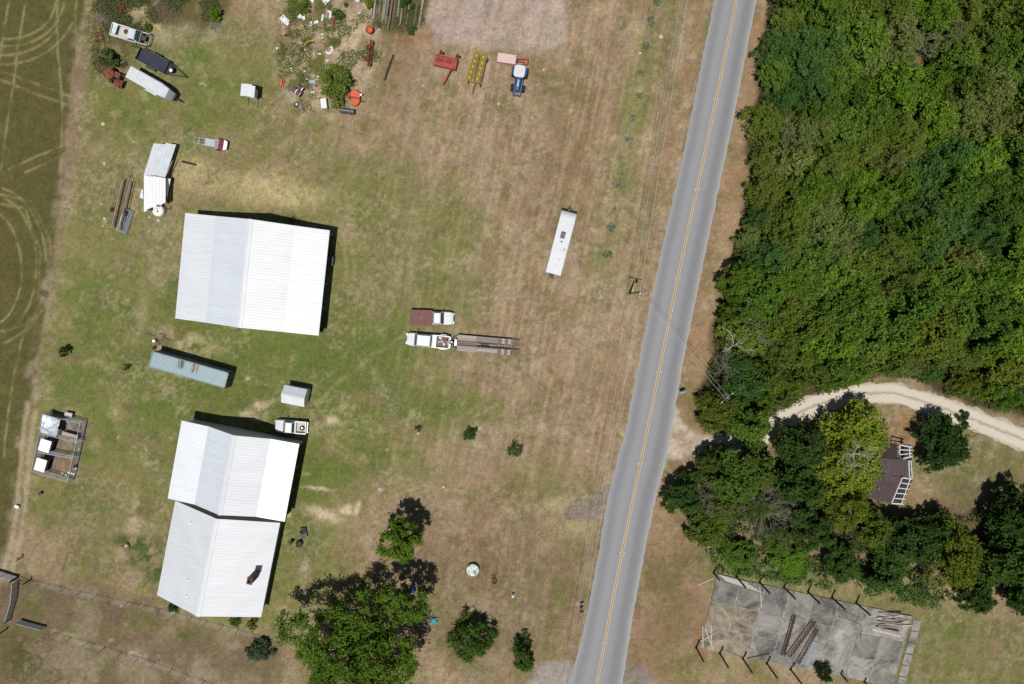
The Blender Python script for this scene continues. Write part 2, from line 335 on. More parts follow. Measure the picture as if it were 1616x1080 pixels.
def ground_mat():
    m = bpy.data.materials.new('ground'); m.use_nodes = True; n = m.node_tree.nodes; l = m.node_tree.links
    b = n['Principled BSDF']; b.inputs['Roughness'].default_value = 0.95; b.inputs['Specular IOR Level'].default_value = 0.05
    at = n.new('ShaderNodeVertexColor'); at.layer_name = 'soil'
    tc = n.new('ShaderNodeTexCoord')
    def noise(s, d, r=.6):
        z = n.new('ShaderNodeTexNoise'); z.inputs['Scale'].default_value = s; z.inputs['Detail'].default_value = d; z.inputs['Roughness'].default_value = r
        l.new(tc.outputs['Object'], z.inputs['Vector']); return z
    a = noise(2.6, 6, .75); c = noise(9, 4, .7); h = noise(.9, 4)
    def mr(src, lo, hi):
        r = n.new('ShaderNodeMapRange'); r.inputs[1].default_value = .3; r.inputs[2].default_value = .7; r.inputs[3].default_value = lo; r.inputs[4].default_value = hi
        l.new(src.outputs[0], r.inputs[0]); return r
    m1 = n.new('ShaderNodeMath'); m1.operation = 'MULTIPLY'; l.new(mr(a, .70, 1.30).outputs[0], m1.inputs[0]); l.new(mr(c, .74, 1.26).outputs[0], m1.inputs[1])
    mx = n.new('ShaderNodeMix'); mx.data_type = 'RGBA'; mx.blend_type = 'MULTIPLY'; mx.inputs[0].default_value = 1
    l.new(at.outputs[0], mx.inputs[6]); l.new(m1.outputs[0], mx.inputs[7])
    hs = n.new('ShaderNodeHueSaturation'); l.new(mx.outputs[2], hs.inputs['Color']); l.new(mr(h, .493, .508).outputs[0], hs.inputs['Hue']); l.new(mr(a, .92, 1.12).outputs[0], hs.inputs['Saturation'])
    l.new(hs.outputs[0], b.inputs['Base Color'])
    bp = n.new('ShaderNodeBump'); bp.inputs['Strength'].default_value = .6; bp.inputs['Distance'].default_value = .05
    l.new(c.outputs[0], bp.inputs['Height']); l.new(bp.outputs[0], b.inputs['Normal'])
    return m
gme.polygons.foreach_set('use_smooth', np.ones(len(gme.polygons), bool))
tag(link('ground', gme, ground_mat()), 'mown grass, bare earth and dry turf around the farmyard', 'ground', kind='structure')

# ------------------------------------------------------------------ road
def resample(pts, n):
    p = np.array(pts, float); d = np.r_[0, np.cumsum(np.hypot(*np.diff(p, axis=0).T))]; t = np.linspace(0, d[-1], n)
    return np.stack([np.interp(t, d, p[:, 0]), np.interp(t, d, p[:, 1])], 1)
def ycurve(pts, ys):
    p = np.array(pts, float); return np.interp(ys, p[:, 1], p[:, 0])
ys = np.linspace(-300, 1380, 520); xl = ycurve(ROADL, ys); xr = ycurve(ROADR, ys); xc = ycurve(YEL, ys)
def smooth(a, k=9): return np.convolve(np.pad(a, k, mode='edge'), np.ones(2*k+1)/(2*k+1), mode='valid')
xc = smooth(xc, 14); xl = smooth(xl, 4); xr = smooth(xr, 4)
NC = 24; V = []; att = []
er = np.random.RandomState(3); jl = smooth(er.uniform(-1.3, 1.3, len(ys)), 1); jr = smooth(er.uniform(-1.3, 1.3, len(ys)), 1)
for i, y in enumerate(ys):
    for j in range(NC+1):
        f = j/NC; x = (xl[i]+jl[i])*(1-f)+(xr[i]+jr[i])*f
        p = P(x, y, 0); V.append((p.x, p.y, 0.03+0.05*(1-abs(2*f-1)))); att.append((f, y/100, 0, 1))
idx = (np.arange(len(ys)-1)[:, None]*(NC+1)+np.arange(NC)[None, :]).ravel()
rme = np_mesh('road', V, np.stack([idx, idx+1, idx+NC+2, idx+NC+1], 1))
ra = rme.color_attributes.new('lane', 'FLOAT_COLOR', 'POINT'); ra.data.foreach_set('color', np.array(att, np.float32).ravel())
def road_mat():
    m = bpy.data.materials.new('asphalt'); m.use_nodes = True; n = m.node_tree.nodes; l = m.node_tree.links
    b = n['Principled BSDF']; b.inputs['Roughness'].default_value = .9; b.inputs['Specular IOR Level'].default_value = .2
    at = n.new('ShaderNodeVertexColor'); at.layer_name = 'lane'; sp = n.new('ShaderNodeSeparateColor'); l.new(at.outputs[0], sp.inputs[0])
    rp = n.new('ShaderNodeValToRGB'); e = rp.color_ramp.elements
    stops = [(0,.26),(.05,.24),(.13,.20),(.20,.212),(.30,.25),(.40,.24),(.50,.222),(.58,.248),(.66,.235),(.76,.188),(.86,.195),(.93,.24),(1,.29)]
    e[0].position = 0; e[0].color = (stops[0][1],)*3+(1,); e[1].position = 1; e[1].color = (stops[-1][1],)*3+(1,)
    for p_, v in stops[1:-1]: q = e.new(p_); q.color = (v*.9, v*.905, v*.925, 1)
    tc = n.new('ShaderNodeTexCoord'); nz = n.new('ShaderNodeTexNoise'); nz.inputs['Scale'].default_value = .35; nz.inputs['Detail'].default_value = 6
    l.new(tc.outputs['Object'], nz.inputs['Vector'])
    ma = n.new('ShaderNodeMath'); ma.operation = 'MULTIPLY_ADD'; ma.inputs[1].default_value = .035; l.new(nz.outputs[0], ma.inputs[0]); l.new(sp.outputs[0], ma.inputs[2])
    sb = n.new('ShaderNodeMath'); sb.operation = 'SUBTRACT'; sb.inputs[1].default_value = .0175; l.new(ma.outputs[0], sb.inputs[0]); l.new(sb.outputs[0], rp.inputs[0])
    n2_ = n.new('ShaderNodeTexNoise'); n2_.inputs['Scale'].default_value = 7; n2_.inputs['Detail'].default_value = 4; l.new(tc.outputs['Object'], n2_.inputs['Vector'])
    mr = n.new('ShaderNodeMapRange'); mr.inputs[1].default_value = .3; mr.inputs[2].default_value = .7; mr.inputs[3].default_value = .93; mr.inputs[4].default_value = 1.06; l.new(n2_.outputs[0], mr.inputs[0])
    mx = n.new('ShaderNodeMix'); mx.data_type = 'RGBA'; mx.blend_type = 'MULTIPLY'; mx.inputs[0].default_value = 1; l.new(rp.outputs[0], mx.inputs[6]); l.new(mr.outputs[0], mx.inputs[7])
    l.new(mx.outputs[2], b.inputs['Base Color']); return m
road = tag(link('road', rme, road_mat()), 'worn grey two-lane asphalt road with a double yellow centre line', 'road', kind='structure')
YP = M('yellow_paint', A(214,182,116), .7, var=.25, scale=3)
for s in (-1.75, 1.75):
    V = []; Fq = []
    for i, y in enumerate(ys):
        for d in (-.62, .62): p = P(xc[i]+s+d, y, 0); V.append((p.x, p.y, 0.1))
    k = np.arange(len(ys)-1)*2
    link('center_line', np_mesh('center_line', V, np.stack([k, k+1, k+3, k+2], 1)), YP, road)
RP = M('reflector', (.5,.44,.33), .4)
for y in (157, 299, 440, 588, 732, 872, 1014):
    x = float(np.interp(y, ys, xc))
    for s in (-3.6, 3.6):
        p = P(x+s, y, 0); MB().box((p.x, p.y, .11), (.15, .12, .03)).build('reflector', RP, road)
# gravel drive
def ribbon(pts, wpx, n, z, jit, seed, taper=None):
    q = resample(pts, n); t = np.gradient(q, axis=0); t /= np.hypot(t[:,0], t[:,1])[:, None]; nn = np.stack([-t[:,1], t[:,0]], 1)
    for _ in range(3): q[1:-1] = (q[:-2]+2*q[1:-1]+q[2:])/4
    rr = np.random.RandomState(seed); V = []; m_ = 12; a_ = []
    ja = smooth(rr.uniform(-jit*2, jit*2, n), 2); jb = smooth(rr.uniform(-jit*2, jit*2, n), 2)
    for i in range(n):
        for j in range(m_+1):
            f = j/m_; o = (f-.5)*wpx+(ja[i] if j == 0 else jb[i] if j == m_ else 0)
            p = P(q[i,0]+nn[i,0]*o, q[i,1]+nn[i,1]*o, 0); V.append((p.x, p.y, z-.015*abs(2*f-1)+.02*math.cos(f*4*math.pi)*-.5)); a_.append((f, 0, 0, 1))
    k = (np.arange(n-1)[:, None]*(m_+1)+np.arange(m_)[None, :]).ravel()
    return V, np.stack([k, k+1, k+m_+2, k+m_+1], 1), a_
V, Fq, a_ = ribbon(DRIVE, 35, 200, 0.045, 3.6, 8)
dme = np_mesh('drive', V, Fq); da = dme.color_attributes.new('lane', 'FLOAT_COLOR', 'POINT'); da.data.foreach_set('color', np.array(a_, np.float32).ravel())
def drive_mat():
    m = bpy.data.materials.new('drive_sand'); m.use_nodes = True; n = m.node_tree.nodes; l = m.node_tree.links
    b = n['Principled BSDF']; b.inputs['Roughness'].default_value = .95
    at = n.new('ShaderNodeVertexColor'); at.layer_name = 'lane'; sp = n.new('ShaderNodeSeparateColor'); l.new(at.outputs[0], sp.inputs[0])
    tc = n.new('ShaderNodeTexCoord'); nz = n.new('ShaderNodeTexNoise'); nz.inputs['Scale'].default_value = 1.1; nz.inputs['Detail'].default_value = 7; nz.inputs['Roughness'].default_value = .7
    l.new(tc.outputs['Object'], nz.inputs['Vector'])
    ma = n.new('ShaderNodeMath'); ma.operation = 'MULTIPLY_ADD'; ma.inputs[1].default_value = .34; l.new(nz.outputs[0], ma.inputs[0]); l.new(sp.outputs[0], ma.inputs[2])
    sb = n.new('ShaderNodeMath'); sb.operation = 'SUBTRACT'; sb.inputs[1].default_value = .17; l.new(ma.outputs[0], sb.inputs[0])
    rp = n.new('ShaderNodeValToRGB'); e = rp.color_ramp.elements; l.new(sb.outputs[0], rp.inputs[0])
    S1, S2 = (*A(214,204,188), 1), (*A(176,158,134), 1)
    e[0].position = 0; e[0].color = S2; e[1].position = 1; e[1].color = S2
    for p_, c_ in ((.16, S1), (.40, S1), (.5, (*A(172,156,130), 1)), (.60, S1), (.86, S1)): q = e.new(p_); q.color = c_
    l.new(rp.outputs[0], b.inputs['Base Color']); return m
tag(link('driveway', dme, drive_mat()), 'pale sandy gravel drive curving past the wood', 'driveway', kind='structure')
# ------------------------------------------------------------------ buildings
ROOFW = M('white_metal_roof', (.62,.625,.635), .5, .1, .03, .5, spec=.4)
ROOF_GLINT = M('glint_metal_roof', (.655,.66,.67), .5, .1, .03, .5, spec=.4)  # same white sheet lightened, painting in the sun glint on east slopes
ROOF_SHADE = M('shaded_metal_roof', (.55,.58,.62), .5, .1, .04, .5, spec=.4)  # white sheet darkened and blued; paints shade and sky reflection on west, north slopes
def weather(m, streak_y=True):
    n = m.node_tree.nodes; l = m.node_tree.links; b = n['Principled BSDF']; src = b.inputs['Base Color'].links[0].from_socket
    oi = n.new('ShaderNodeObjectInfo'); r = n.new('ShaderNodeMapRange'); r.inputs[3].default_value = .975; r.inputs[4].default_value = 1.015; l.new(oi.outputs['Random'], r.inputs[0])
    tc = n.new('ShaderNodeTexCoord'); ad = n.new('ShaderNodeVectorMath'); ad.operation = 'ADD'; l.new(tc.outputs['Object'], ad.inputs[0]); l.new(oi.outputs['Location'], ad.inputs[1])
    mp = n.new('ShaderNodeMapping'); mp.inputs['Scale'].default_value = (1.2, .25, 1); l.new(ad.outputs[0], mp.inputs[0]); nz = n.new('ShaderNodeTexNoise'); nz.inputs['Scale'].default_value = 1.5; nz.inputs['Detail'].default_value = 5; l.new(mp.outputs[0], nz.inputs['Vector'])
    r2 = n.new('ShaderNodeMapRange'); r2.inputs[1].default_value = .3; r2.inputs[2].default_value = .62; r2.inputs[3].default_value = .93; r2.inputs[4].default_value = 1; l.new(nz.outputs[0], r2.inputs[0])
    mu = n.new('ShaderNodeMath'); mu.operation = 'MULTIPLY'; l.new(r.outputs[0], mu.inputs[0]); l.new(r2.outputs[0], mu.inputs[1])
    mx = n.new('ShaderNodeMix'); mx.data_type = 'RGBA'; mx.blend_type = 'MULTIPLY'; mx.inputs[0].default_value = 1; l.new(src, mx.inputs[6]); l.new(mu.outputs[0], mx.inputs[7]); l.new(mx.outputs[2], b.inputs['Base Color'])
weather(ROOFW); weather(ROOF_GLINT); weather(ROOF_SHADE)
ROOF_DIM = M('half_shaded_metal_roof', (.575,.595,.62), .5, .1, .03, .5, spec=.4)  # white sheet slightly darkened, painting in the duller light of west slopes
weather(ROOF_DIM)
SIDING = M('pale_metal_siding', (.55,.57,.58), .5, .2, .1, 1.5)
WOOD = M('weathered_wood', A(150,140,128), .9, var=.3, scale=6)
DWOOD = M('dark_creosote_wood', A(62,54,48), .9, var=.3, scale=5)
GALV = M('galvanised_steel', (.42,.45,.48), .4, .6, .15, 4)
def panel_mesh(wd, ln, rib=.43, h=.017, name='roof_panel'):
    "ribbed sheet: x across 0..wd, y up the slope 0..ln"
    prof = [(0, 0)]; x = rib*.5
    while x < wd-.06:
        prof += [(x-.07, 0), (x-.03, h), (x+.03, h), (x+.07, 0)]; x += rib
    prof += [(wd, 0)]
    b = MB(); n = len(prof)
    vs = [(p, 0, z) for p, z in prof]+[(p, ln, z) for p, z in prof]
    b.add(vs, [(i, i+1, n+i+1, n+i) for i in range(n-1)])
    return b.mesh(name)
def slope_panels(parent, O, u, up, L, ln, mat, wd=.86, rib=.43, rng=None, name='roof_panel', h=.017, jit=.004):
    "panels along u starting at O, each running ln up the slope direction up"
    rng = rng or random.Random(1)
    n = max(1, round(L/wd)); wd = L/n; me = panel_mesh(wd, ln, rib, h, name); me.materials.append(mat)
    nrm = u.cross(up).normalized()
    if nrm.z < 0: nrm = -nrm
    y = up.normalized(); x = y.cross(nrm)
    if x.dot(u) < 0: base_off = wd
    else: base_off = 0
    for i in range(n):
        p = O+u*(i*wd+base_off)+nrm*(rng.uniform(-jit, jit))
        o = bpy.data.objects.new(name, me); C.objects.link(o); o.parent = parent
        o.matrix_local = Matrix(((x.x, y.x, nrm.x, p.x), (x.y, y.y, nrm.y, p.y), (x.z, y.z, nrm.z, p.z), (0,0,0,1)))
def barn(name, label, cat, top, bot, zs, mats, wallmat, inset=.35, open_east=True, wd=.86, rib=.43, group=None):
    """top/bot: photograph points of the roof lines at the two gables (eave .. ridge .. eave), zs their heights"""
    T = [P(*p, z) for p, z in zip(top, zs)]; B = [P(*p, z) for p, z in zip(bot, zs)]
    u = Vector((0,0,0))
    for a, b in zip(T, B): u += (a-b)
    u.z = 0; u.normalize(); v = Vector((u.y, -u.x, 0))                       # u along the ridge, v to the east eave
    s0 = sum(b.dot(u) for b in B)/len(B); s1 = sum(t.dot(u) for t in T)/len(T); L = s1-s0
    vv = [(a.dot(v)+b.dot(v))/2 for a, b in zip(T, B)]
    vc = (vv[0]+vv[-1])/2; org = u*((s0+s1)/2)+v*vc
    t = thing(name, label, cat, (org.x, org.y, 0), math.atan2(v.y, v.x), group)
    loc = [(x-vc, z) for x, z in zip(vv, zs)]                                # local: x = across (east), y = along ridge
    U = Vector((0, 1, 0)); rng = random.Random(len(name)+int(L*10))
    rid = max(range(len(zs)), key=lambda i: zs[i])
    for i in range(len(loc)-1):
        (x0, z0), (x1, z1) = loc[i], loc[i+1]
        lo, hi = ((x0, z0), (x1, z1)) if i < rid else ((x1, z1), (x0, z0))
        up = Vector((hi[0]-lo[0], 0, hi[1]-lo[1])); ln = up.length
        slope_panels(t, Vector((lo[0], -L/2, lo[1]+.05)), U, up.normalized(), L, ln+.0, mats[i], wd, rib, rng)
    rx, rzv = loc[rid]
    sl = .35
    zl = rzv-(rzv-loc[rid-1][1])/(rx-loc[rid-1][0])*sl; zr = rzv-(rzv-loc[rid+1][1])/(loc[rid+1][0]-rx)*sl
    rc = MB(); e = L/2+.02
    rc.add([(rx-sl,-e,zl+.11),(rx,-e,rzv+.12),(rx+sl,-e,zr+.11),(rx-sl,e,zl+.11),(rx,e,rzv+.12),(rx+sl,e,zr+.11)], [(0,1,4,3),(1,2,5,4)])
    rc.build('ridge_cap', mats[-1], t)
    for sx, k in ((1, 0), (-1, -1)):
        x, z = loc[k]; MB().box((x-sx*.02, 0, z-.06), (.05, L, .16)).build('fascia', SIDING, t)
    # walls
    wi = [(x, z-.12) for x, z in loc]; xw, xe = loc[0][0]+inset, loc[-1][0]-inset
    def zat(x):
        return float(np.interp(x, [a for a, _ in loc], [z for _, z in loc]))-.12
    xs = [xw]+[x for x, _ in loc[1:-1]]+[xe]
    for sy in (-1, 1):
        y = sy*(L/2-inset); poly = [(x, 0) for x in (xw, xe)]+[(x, zat(x)) for x in reversed(xs)]
        b = MB(); n = len(poly); vs = [(x, y-.04, z) for x, z in poly]+[(x, y+.04, z) for x, z in poly]
        b.add(vs, [tuple(range(n)), tuple(range(2*n-1, n-1, -1))]+[(i, (i+1) % n, n+(i+1) % n, n+i) for i in range(n)])
        b.build('gable_wall', wallmat, t)
    MB().box((xw, 0, zat(xw)/2), (.08, L-2*inset-.1, zat(xw))).build('side_wall', wallmat, t)
    if open_east:
        k = max(3, round(L/3))
        for i in range(k):
            MB().box((xe, -L/2+inset+.15+(L-2*inset-.3)*i/(k-1), zat(xe)/2), (.16, .16, zat(xe))).build('post', WOOD, t)
    else:
        MB().box((xe, 0, zat(xe)/2), (.08, L-2*inset-.1, zat(xe))).build('side_wall', wallmat, t)
    t['L'] = L
    return t, loc, L
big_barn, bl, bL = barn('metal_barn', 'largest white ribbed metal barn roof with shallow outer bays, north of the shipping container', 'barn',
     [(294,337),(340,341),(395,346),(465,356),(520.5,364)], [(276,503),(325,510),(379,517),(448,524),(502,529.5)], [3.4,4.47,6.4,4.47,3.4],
     [ROOF_DIM, ROOF_SHADE, ROOF_GLINT, ROOFW], SIDING)
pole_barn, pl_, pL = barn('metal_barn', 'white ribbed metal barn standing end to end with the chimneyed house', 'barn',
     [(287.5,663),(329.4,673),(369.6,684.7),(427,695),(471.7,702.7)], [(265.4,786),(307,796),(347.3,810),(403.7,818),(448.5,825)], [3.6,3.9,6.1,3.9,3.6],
     [ROOF_DIM, ROOF_SHADE, ROOF_GLINT, ROOFW], SIDING)
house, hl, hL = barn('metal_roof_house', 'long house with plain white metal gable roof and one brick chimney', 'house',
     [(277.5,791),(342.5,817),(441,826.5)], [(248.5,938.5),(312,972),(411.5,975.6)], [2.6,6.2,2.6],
     [ROOF_DIM, ROOF_GLINT], M('house_siding', A(190,186,176), .8), .45, False, .8, .4)
# chimney, vents on the house
hm = Matrix.Translation(house.location) @ Matrix.Rotation(house.rotation_euler.z, 4, 'Z')
BRICK = M('old_brick', A(118,98,82), .9, var=.35, scale=9, bump=.5)
tp = P(393.5, 917.5, 6.3); q = hm.inverted() @ tp
zr = float(np.interp(q.x, [x for x, _ in hl], [z for _, z in hl]))
ch = MB(); ch.box((q.x, q.y, (zr+6.1)/2-.2), (.72, 1.0, 6.1-zr+.4)); ch.box((q.x, q.y, 6.16), (.86, 1.14, .12))
cho = ch.build('chimney', BRICK, house)
fl = MB()
for s in (-1, 1): fl.box((q.x+s*.28, q.y, 6.32), (.14, .84, .2)); fl.box((q.x, q.y+s*.35, 6.32), (.42, .14, .2))
fl.build('flue_rim', BRICK, cho); MB().box((q.x, q.y, 6.235), (.4, .54, .03)).build('flue', M('soot', (.01,.01,.01), 1), cho)
DARKM = M('dark_rubber', (.02,.02,.022), .8)
for a in ((297.5,914),(297,938.5),(300,826)):
    v_ = hm.inverted() @ P(*a, 4.6); zz = float(np.interp(v_.x, [x for x, _ in hl], [z for _, z in hl]))
    MB().lathe((v_.x, v_.y, zz+.02), [(.12,0),(.1,.3),(.0,.31)], 10).build('vent_pipe', GALV, house)

# garden shed
k = Z(420, 580, 8.307)
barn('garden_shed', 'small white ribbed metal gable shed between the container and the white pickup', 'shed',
     [k(540,295), k(505,410), k(497,515)], [k(235,235), k(193,350), k(210,455)], [2.15,2.85,2.15], [ROOF_SHADE, ROOFW], SIDING, .12, False, .6, .3)

# shipping container
CONT = M('container_blue_grey', A(140,158,164), .6, .1, .1, 1.5); CDARK = M('container_door_blue', A(70,86,98), .6, .1, .15, 2); RUSTR = M('rust_red', A(140,70,50), .9, var=.3, scale=5)
def container_roof_mat():
    m = M('container_roof', A(166,184,188), .5, .15, .06, 1.2); n = m.node_tree.nodes; l = m.node_tree.links; b = n['Principled BSDF']
    src = b.inputs['Base Color'].links[0].from_socket
    tc = n.new('ShaderNodeTexCoord'); sp = n.new('ShaderNodeSeparateXYZ'); l.new(tc.outputs['Object'], sp.inputs[0])
    mp = n.new('ShaderNodeMapping'); mp.inputs['Scale'].default_value = (5.5, .7, 1); l.new(tc.outputs['Object'], mp.inputs[0])
    nz = n.new('ShaderNodeTexNoise'); nz.inputs['Scale'].default_value = 1; nz.inputs['Detail'].default_value = 3; l.new(mp.outputs[0], nz.inputs['Vector'])
    def band(c0, w_):
        s = n.new('ShaderNodeMath'); s.operation = 'SUBTRACT'; s.inputs[1].default_value = c0; l.new(sp.outputs[0], s.inputs[0])
        a = n.new('ShaderNodeMath'); a.operation = 'ABSOLUTE'; l.new(s.outputs[0], a.inputs[0])
        r = n.new('ShaderNodeMapRange'); r.inputs[1].default_value = w_; r.inputs[2].default_value = w_*.4; r.inputs[3].default_value = 0; r.inputs[4].default_value = 1; l.new(a.outputs[0], r.inputs[0]); return r
    def mul(a, c):
        x = n.new('ShaderNodeMath'); x.operation = 'MULTIPLY'; l.new(a.outputs[0], x.inputs[0]); l.new(c.outputs[0], x.inputs[1]); return x
    th = n.new('ShaderNodeMapRange'); th.inputs[1].default_value = .46; th.inputs[2].default_value = .54; l.new(nz.outputs[0], th.inputs[0])
    yr = n.new('ShaderNodeMapRange'); yr.inputs[1].default_value = -.55; yr.inputs[2].default_value = .1; l.new(sp.outputs[1], yr.inputs[0])
    last = src
    for c0, w_, cc in ((-1.35, .75, A(92,92,96)), (.95, .7, A(96,92,94)), (1.0, .28, A(196,140,112))):
        mx = n.new('ShaderNodeMix'); mx.data_type = 'RGBA'; mx.inputs[7].default_value = (*cc, 1)
        l.new(mul(mul(band(c0, w_), th), yr).outputs[0], mx.inputs[0]); l.new(last, mx.inputs[6]); last = mx.outputs[2]
    l.new(last, b.inputs['Base Color']); return m
k = Z(220, 530, 9.506)
nw, ne, se, sw = [P(*k(*q_), 2.6) for q_ in ((200,245),(1320,560),(1270,780),(150,460))]
ctr = (nw+ne+se+sw)/4; d = ((ne-nw)+(se-sw)); rz = math.atan2(d.y, d.x); CL, CW = 12.1, 2.42
t = thing('shipping_container', 'long pale blue-grey shipping container with rust streaks on its ribbed roof', 'container', (ctr.x, ctr.y, 0), rz)
def corr(n_, L, amp):
    pr = []; 
    for i in range(n_):
        x = -L/2+L*i/n_; s = L/n_; pr += [(x, 0), (x+s*.2, amp), (x+s*.5, amp), (x+s*.7, 0)]
    return pr+[(L/2, 0)]
pr = corr(46, CL-.3, .05); n_ = len(pr)
b = MB(); b.add([(x, -CW/2+.08, 2.55+z) for x, z in pr]+[(x, CW/2-.08, 2.55+z) for x, z in pr], [(i, i+1, n_+i+1, n_+i) for i in range(n_-1)]); b.build('roof', container_roof_mat(), t)
pr = corr(44, CL-.2, .05)
for s in (-1, 1):
    b = MB(); b.add([(x, s*(CW/2-.06+z), .15) for x, z in pr]+[(x, s*(CW/2-.06+z), 2.5) for x, z in pr], [(i, i+1, n_+i+1, n_+i) if False else (i, i+1, len(pr)+i+1, len(pr)+i) for i in range(len(pr)-1)]); b.build('side_wall', CONT, t)
    MB().box((0, s*CW/2, 2.54), (CL-.3, .1, .12)).build('top_rail', CONT, t); MB().box((0, s*CW/2, .12), (CL-.3, .1, .16)).build('bottom_rail', CONT, t)
    dr = MB(); dr.box((CL/2-.03, s*CW/4, 1.35), (.06, CW/2-.08, 2.3)); do = dr.build('door', CDARK, t)
    for q_ in (-.25, .25): MB().tube((CL/2+.03, s*CW/4+q_, .25), (CL/2+.03, s*CW/4+q_, 2.45), .025).build('lock_rod', GALV, do)
    for e in (-1, 1): 
        MB().box((e*(CL/2-.08), s*(CW/2-.03), 1.3), (.16, .14, 2.6)).build('corner_post', RUSTR if e > 0 else CONT, t)
MB().box((-CL/2+.04, 0, 1.3), (.06, CW-.2, 2.4)).build('end_wall', CONT, t)
for e in (-1, 1): MB().box((e*(CL/2-.06), 0, 2.53), (.14, CW-.2, .13)).build('end_rail', CONT, t)
MB().box((0, 0, .1), (CL-.4, CW-.3, .1)).build('floor', DWOOD, t)

# little raised hut
k = Z(370, 120, 12.43)
q4 = [P(*k(*a), 2.45) for a in ((150,160),(410,190),(385,425),(95,385))]; ctr = sum(q4, Vector())/4; d = (q4[1]-q4[0])+(q4[2]-q4[3])
t = thing('raised_hut', 'small hut on legs under a jagged white tin roof beside open grass', 'hut', (ctr.x, ctr.y, 0), math.atan2(d.y, d.x))
Lx, Ly = d.length/2, ((q4[0]-q4[3]).length+(q4[1]-q4[2]).length)/2
rr = random.Random(5)
for i in range(4):
    a, c_ = rr.uniform(-.08, .14), rr.uniform(-.12, .06); me = panel_mesh(Lx/4, Ly+a-c_, .2, .03)
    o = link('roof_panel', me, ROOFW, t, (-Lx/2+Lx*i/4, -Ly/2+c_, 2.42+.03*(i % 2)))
for nm, cc, dd in (('wall', (0,-Ly/2+.3,1.55), (Lx-.5,.05,1.6)), ('wall', (0,Ly/2-.25,1.55), (Lx-.5,.05,1.6)), ('wall', (-Lx/2+.25,0,1.55), (.05,Ly-.62,1.6)), ('wall', (Lx/2-.25,0,1.55), (.05,Ly-.62,1.6))):
    MB().box(cc, dd).build(nm, SIDING, t)
MB().box((0,0,.73), (Lx-.55,Ly-.65,.06)).build('floor', WOOD, t)
for sx in (-1,1):
    for sy in (-1,1): MB().box((sx*(Lx/2-.32), sy*(Ly/2-.38), .35), (.1,.1,.7)).build('leg', WOOD, t)
    MB().bar((sx*.75,-Ly/2+.3,.7), (sx*.75,-Ly/2-1.0,.04), .08, .08).build('prop', WOOD, t)

# sagging tin shed
k = Z(150, 220, 6.75); TIN = M('blue_grey_tin', (.52,.55,.59), .5, .15, .16, 1.5); PTIN = M('pale_tin', (.60,.625,.655), .5, .1, .10, 1.2); TINW = M('white_tin', (.74,.74,.74), .6, .1, .06, 1.5)
loc = G(*k(650,400), 2); t = thing('tin_shed', 'sagging shed roofed in two tones of loose tin sheets', 'shed', loc, 0)
def sheet_run(parent, a, b, c_, d_, n, mat, rng, name='roof_panel', rib=5, t_=.02):
    "n tin sheets filling quad a b (one end) to d c (other end), each its own mesh in parent space"
    for i in range(n):
        f0, f1 = i/n, (i+1)/n-.004; j0, j1 = rng.uniform(-.02, .02), rng.uniform(-.03, .03)
        p0, p1 = a.lerp(b, f0), a.lerp(b, f1); q0, q1 = d_.lerp(c_, f0), d_.lerp(c_, f1)
        nn = (p1-p0).cross(q0-p0).normalized(); nn = -nn if nn.z < 0 else nn
        e0, e1 = (p0-q0)*j0, (q0-p0)*j1; m = MB(); vs = []; K = rib*2
        for s in range(K+1):
            g_ = s/K; z = nn*(.025 if s % 2 else 0)
            vs += [p0.lerp(p1, g_)+z+e0, q0.lerp(q1, g_)+z+e1]
        m.add(vs, [(2*s, 2*s+2, 2*s+3, 2*s+1) for s in range(K)]); m.build(name, mat, parent)
rr = random.Random(8)
def L3(x, y, z): return P(*k(x, y), z)-loc
sheet_run(t, L3(625,40,2.3), L3(865,55,1.1), L3(750,405,1.4), L3(520,378,2.5), 6, PTIN, rr)
sheet_run(t, L3(520,380,2.55), L3(752,408,2.0), L3(752,672,1.9), L3(520,768,2.3), 7, TINW, rr)
sheet_run(t, L3(752,415,1.6), L3(808,420,1.0), L3(770,612,.9), L3(745,600,1.6), 2, TINW, rr)
for a in ((615,120,2.1),(530,380,2.4),(540,740,2.1),(735,730,1.7),(740,420,1.8),(840,90,1.0)):
    p = L3(*a); MB().box((p.x+.1, p.y, p.z/2-.03), (.12,.12,p.z-.06)).build('post', WOOD, t)
p0, p1 = L3(545,400,2.3), L3(545,750,2.3); MB().bar((p0.x+.2,p0.y,1.0), (p1.x+.2,p1.y,1.0), .05, 2.0).build('wall', WOOD, t)
p0, p1 = L3(830,230,1.2), L3(755,400,1.4); MB().bar((p0.x,p0.y,1.25), (p1.x,p1.y,1.5), .12, .1).build('rafter', WOOD, t)
def sheet_thing(name, label, cat, pts, mat, lift=.12, t_=.03, group=None):
    "a loose flat piece lying on the ground, pts in photograph pixels, z per corner"
    c_ = sum((G(*p) for p in pts), Vector())/len(pts)
    rr_ = random.Random(hash(label) % 999)
    vs = []
    for i, p in enumerate(pts):
        g_ = G(*p)-c_; vs.append((g_.x, g_.y, lift*(1 if i % 2 else .6)+t_))
    o = MB().slab(vs, t_+lift*.5).build(name, mat, None, (c_.x, c_.y, 0)); return tag(o, label, cat, group)
sheet_thing('tin_sheet', 'loose grey tin sheet leaning out from under the sagging shed', 'metal sheet', [k(500,530), k(518,540), k(518,640), k(478,620)], TIN)

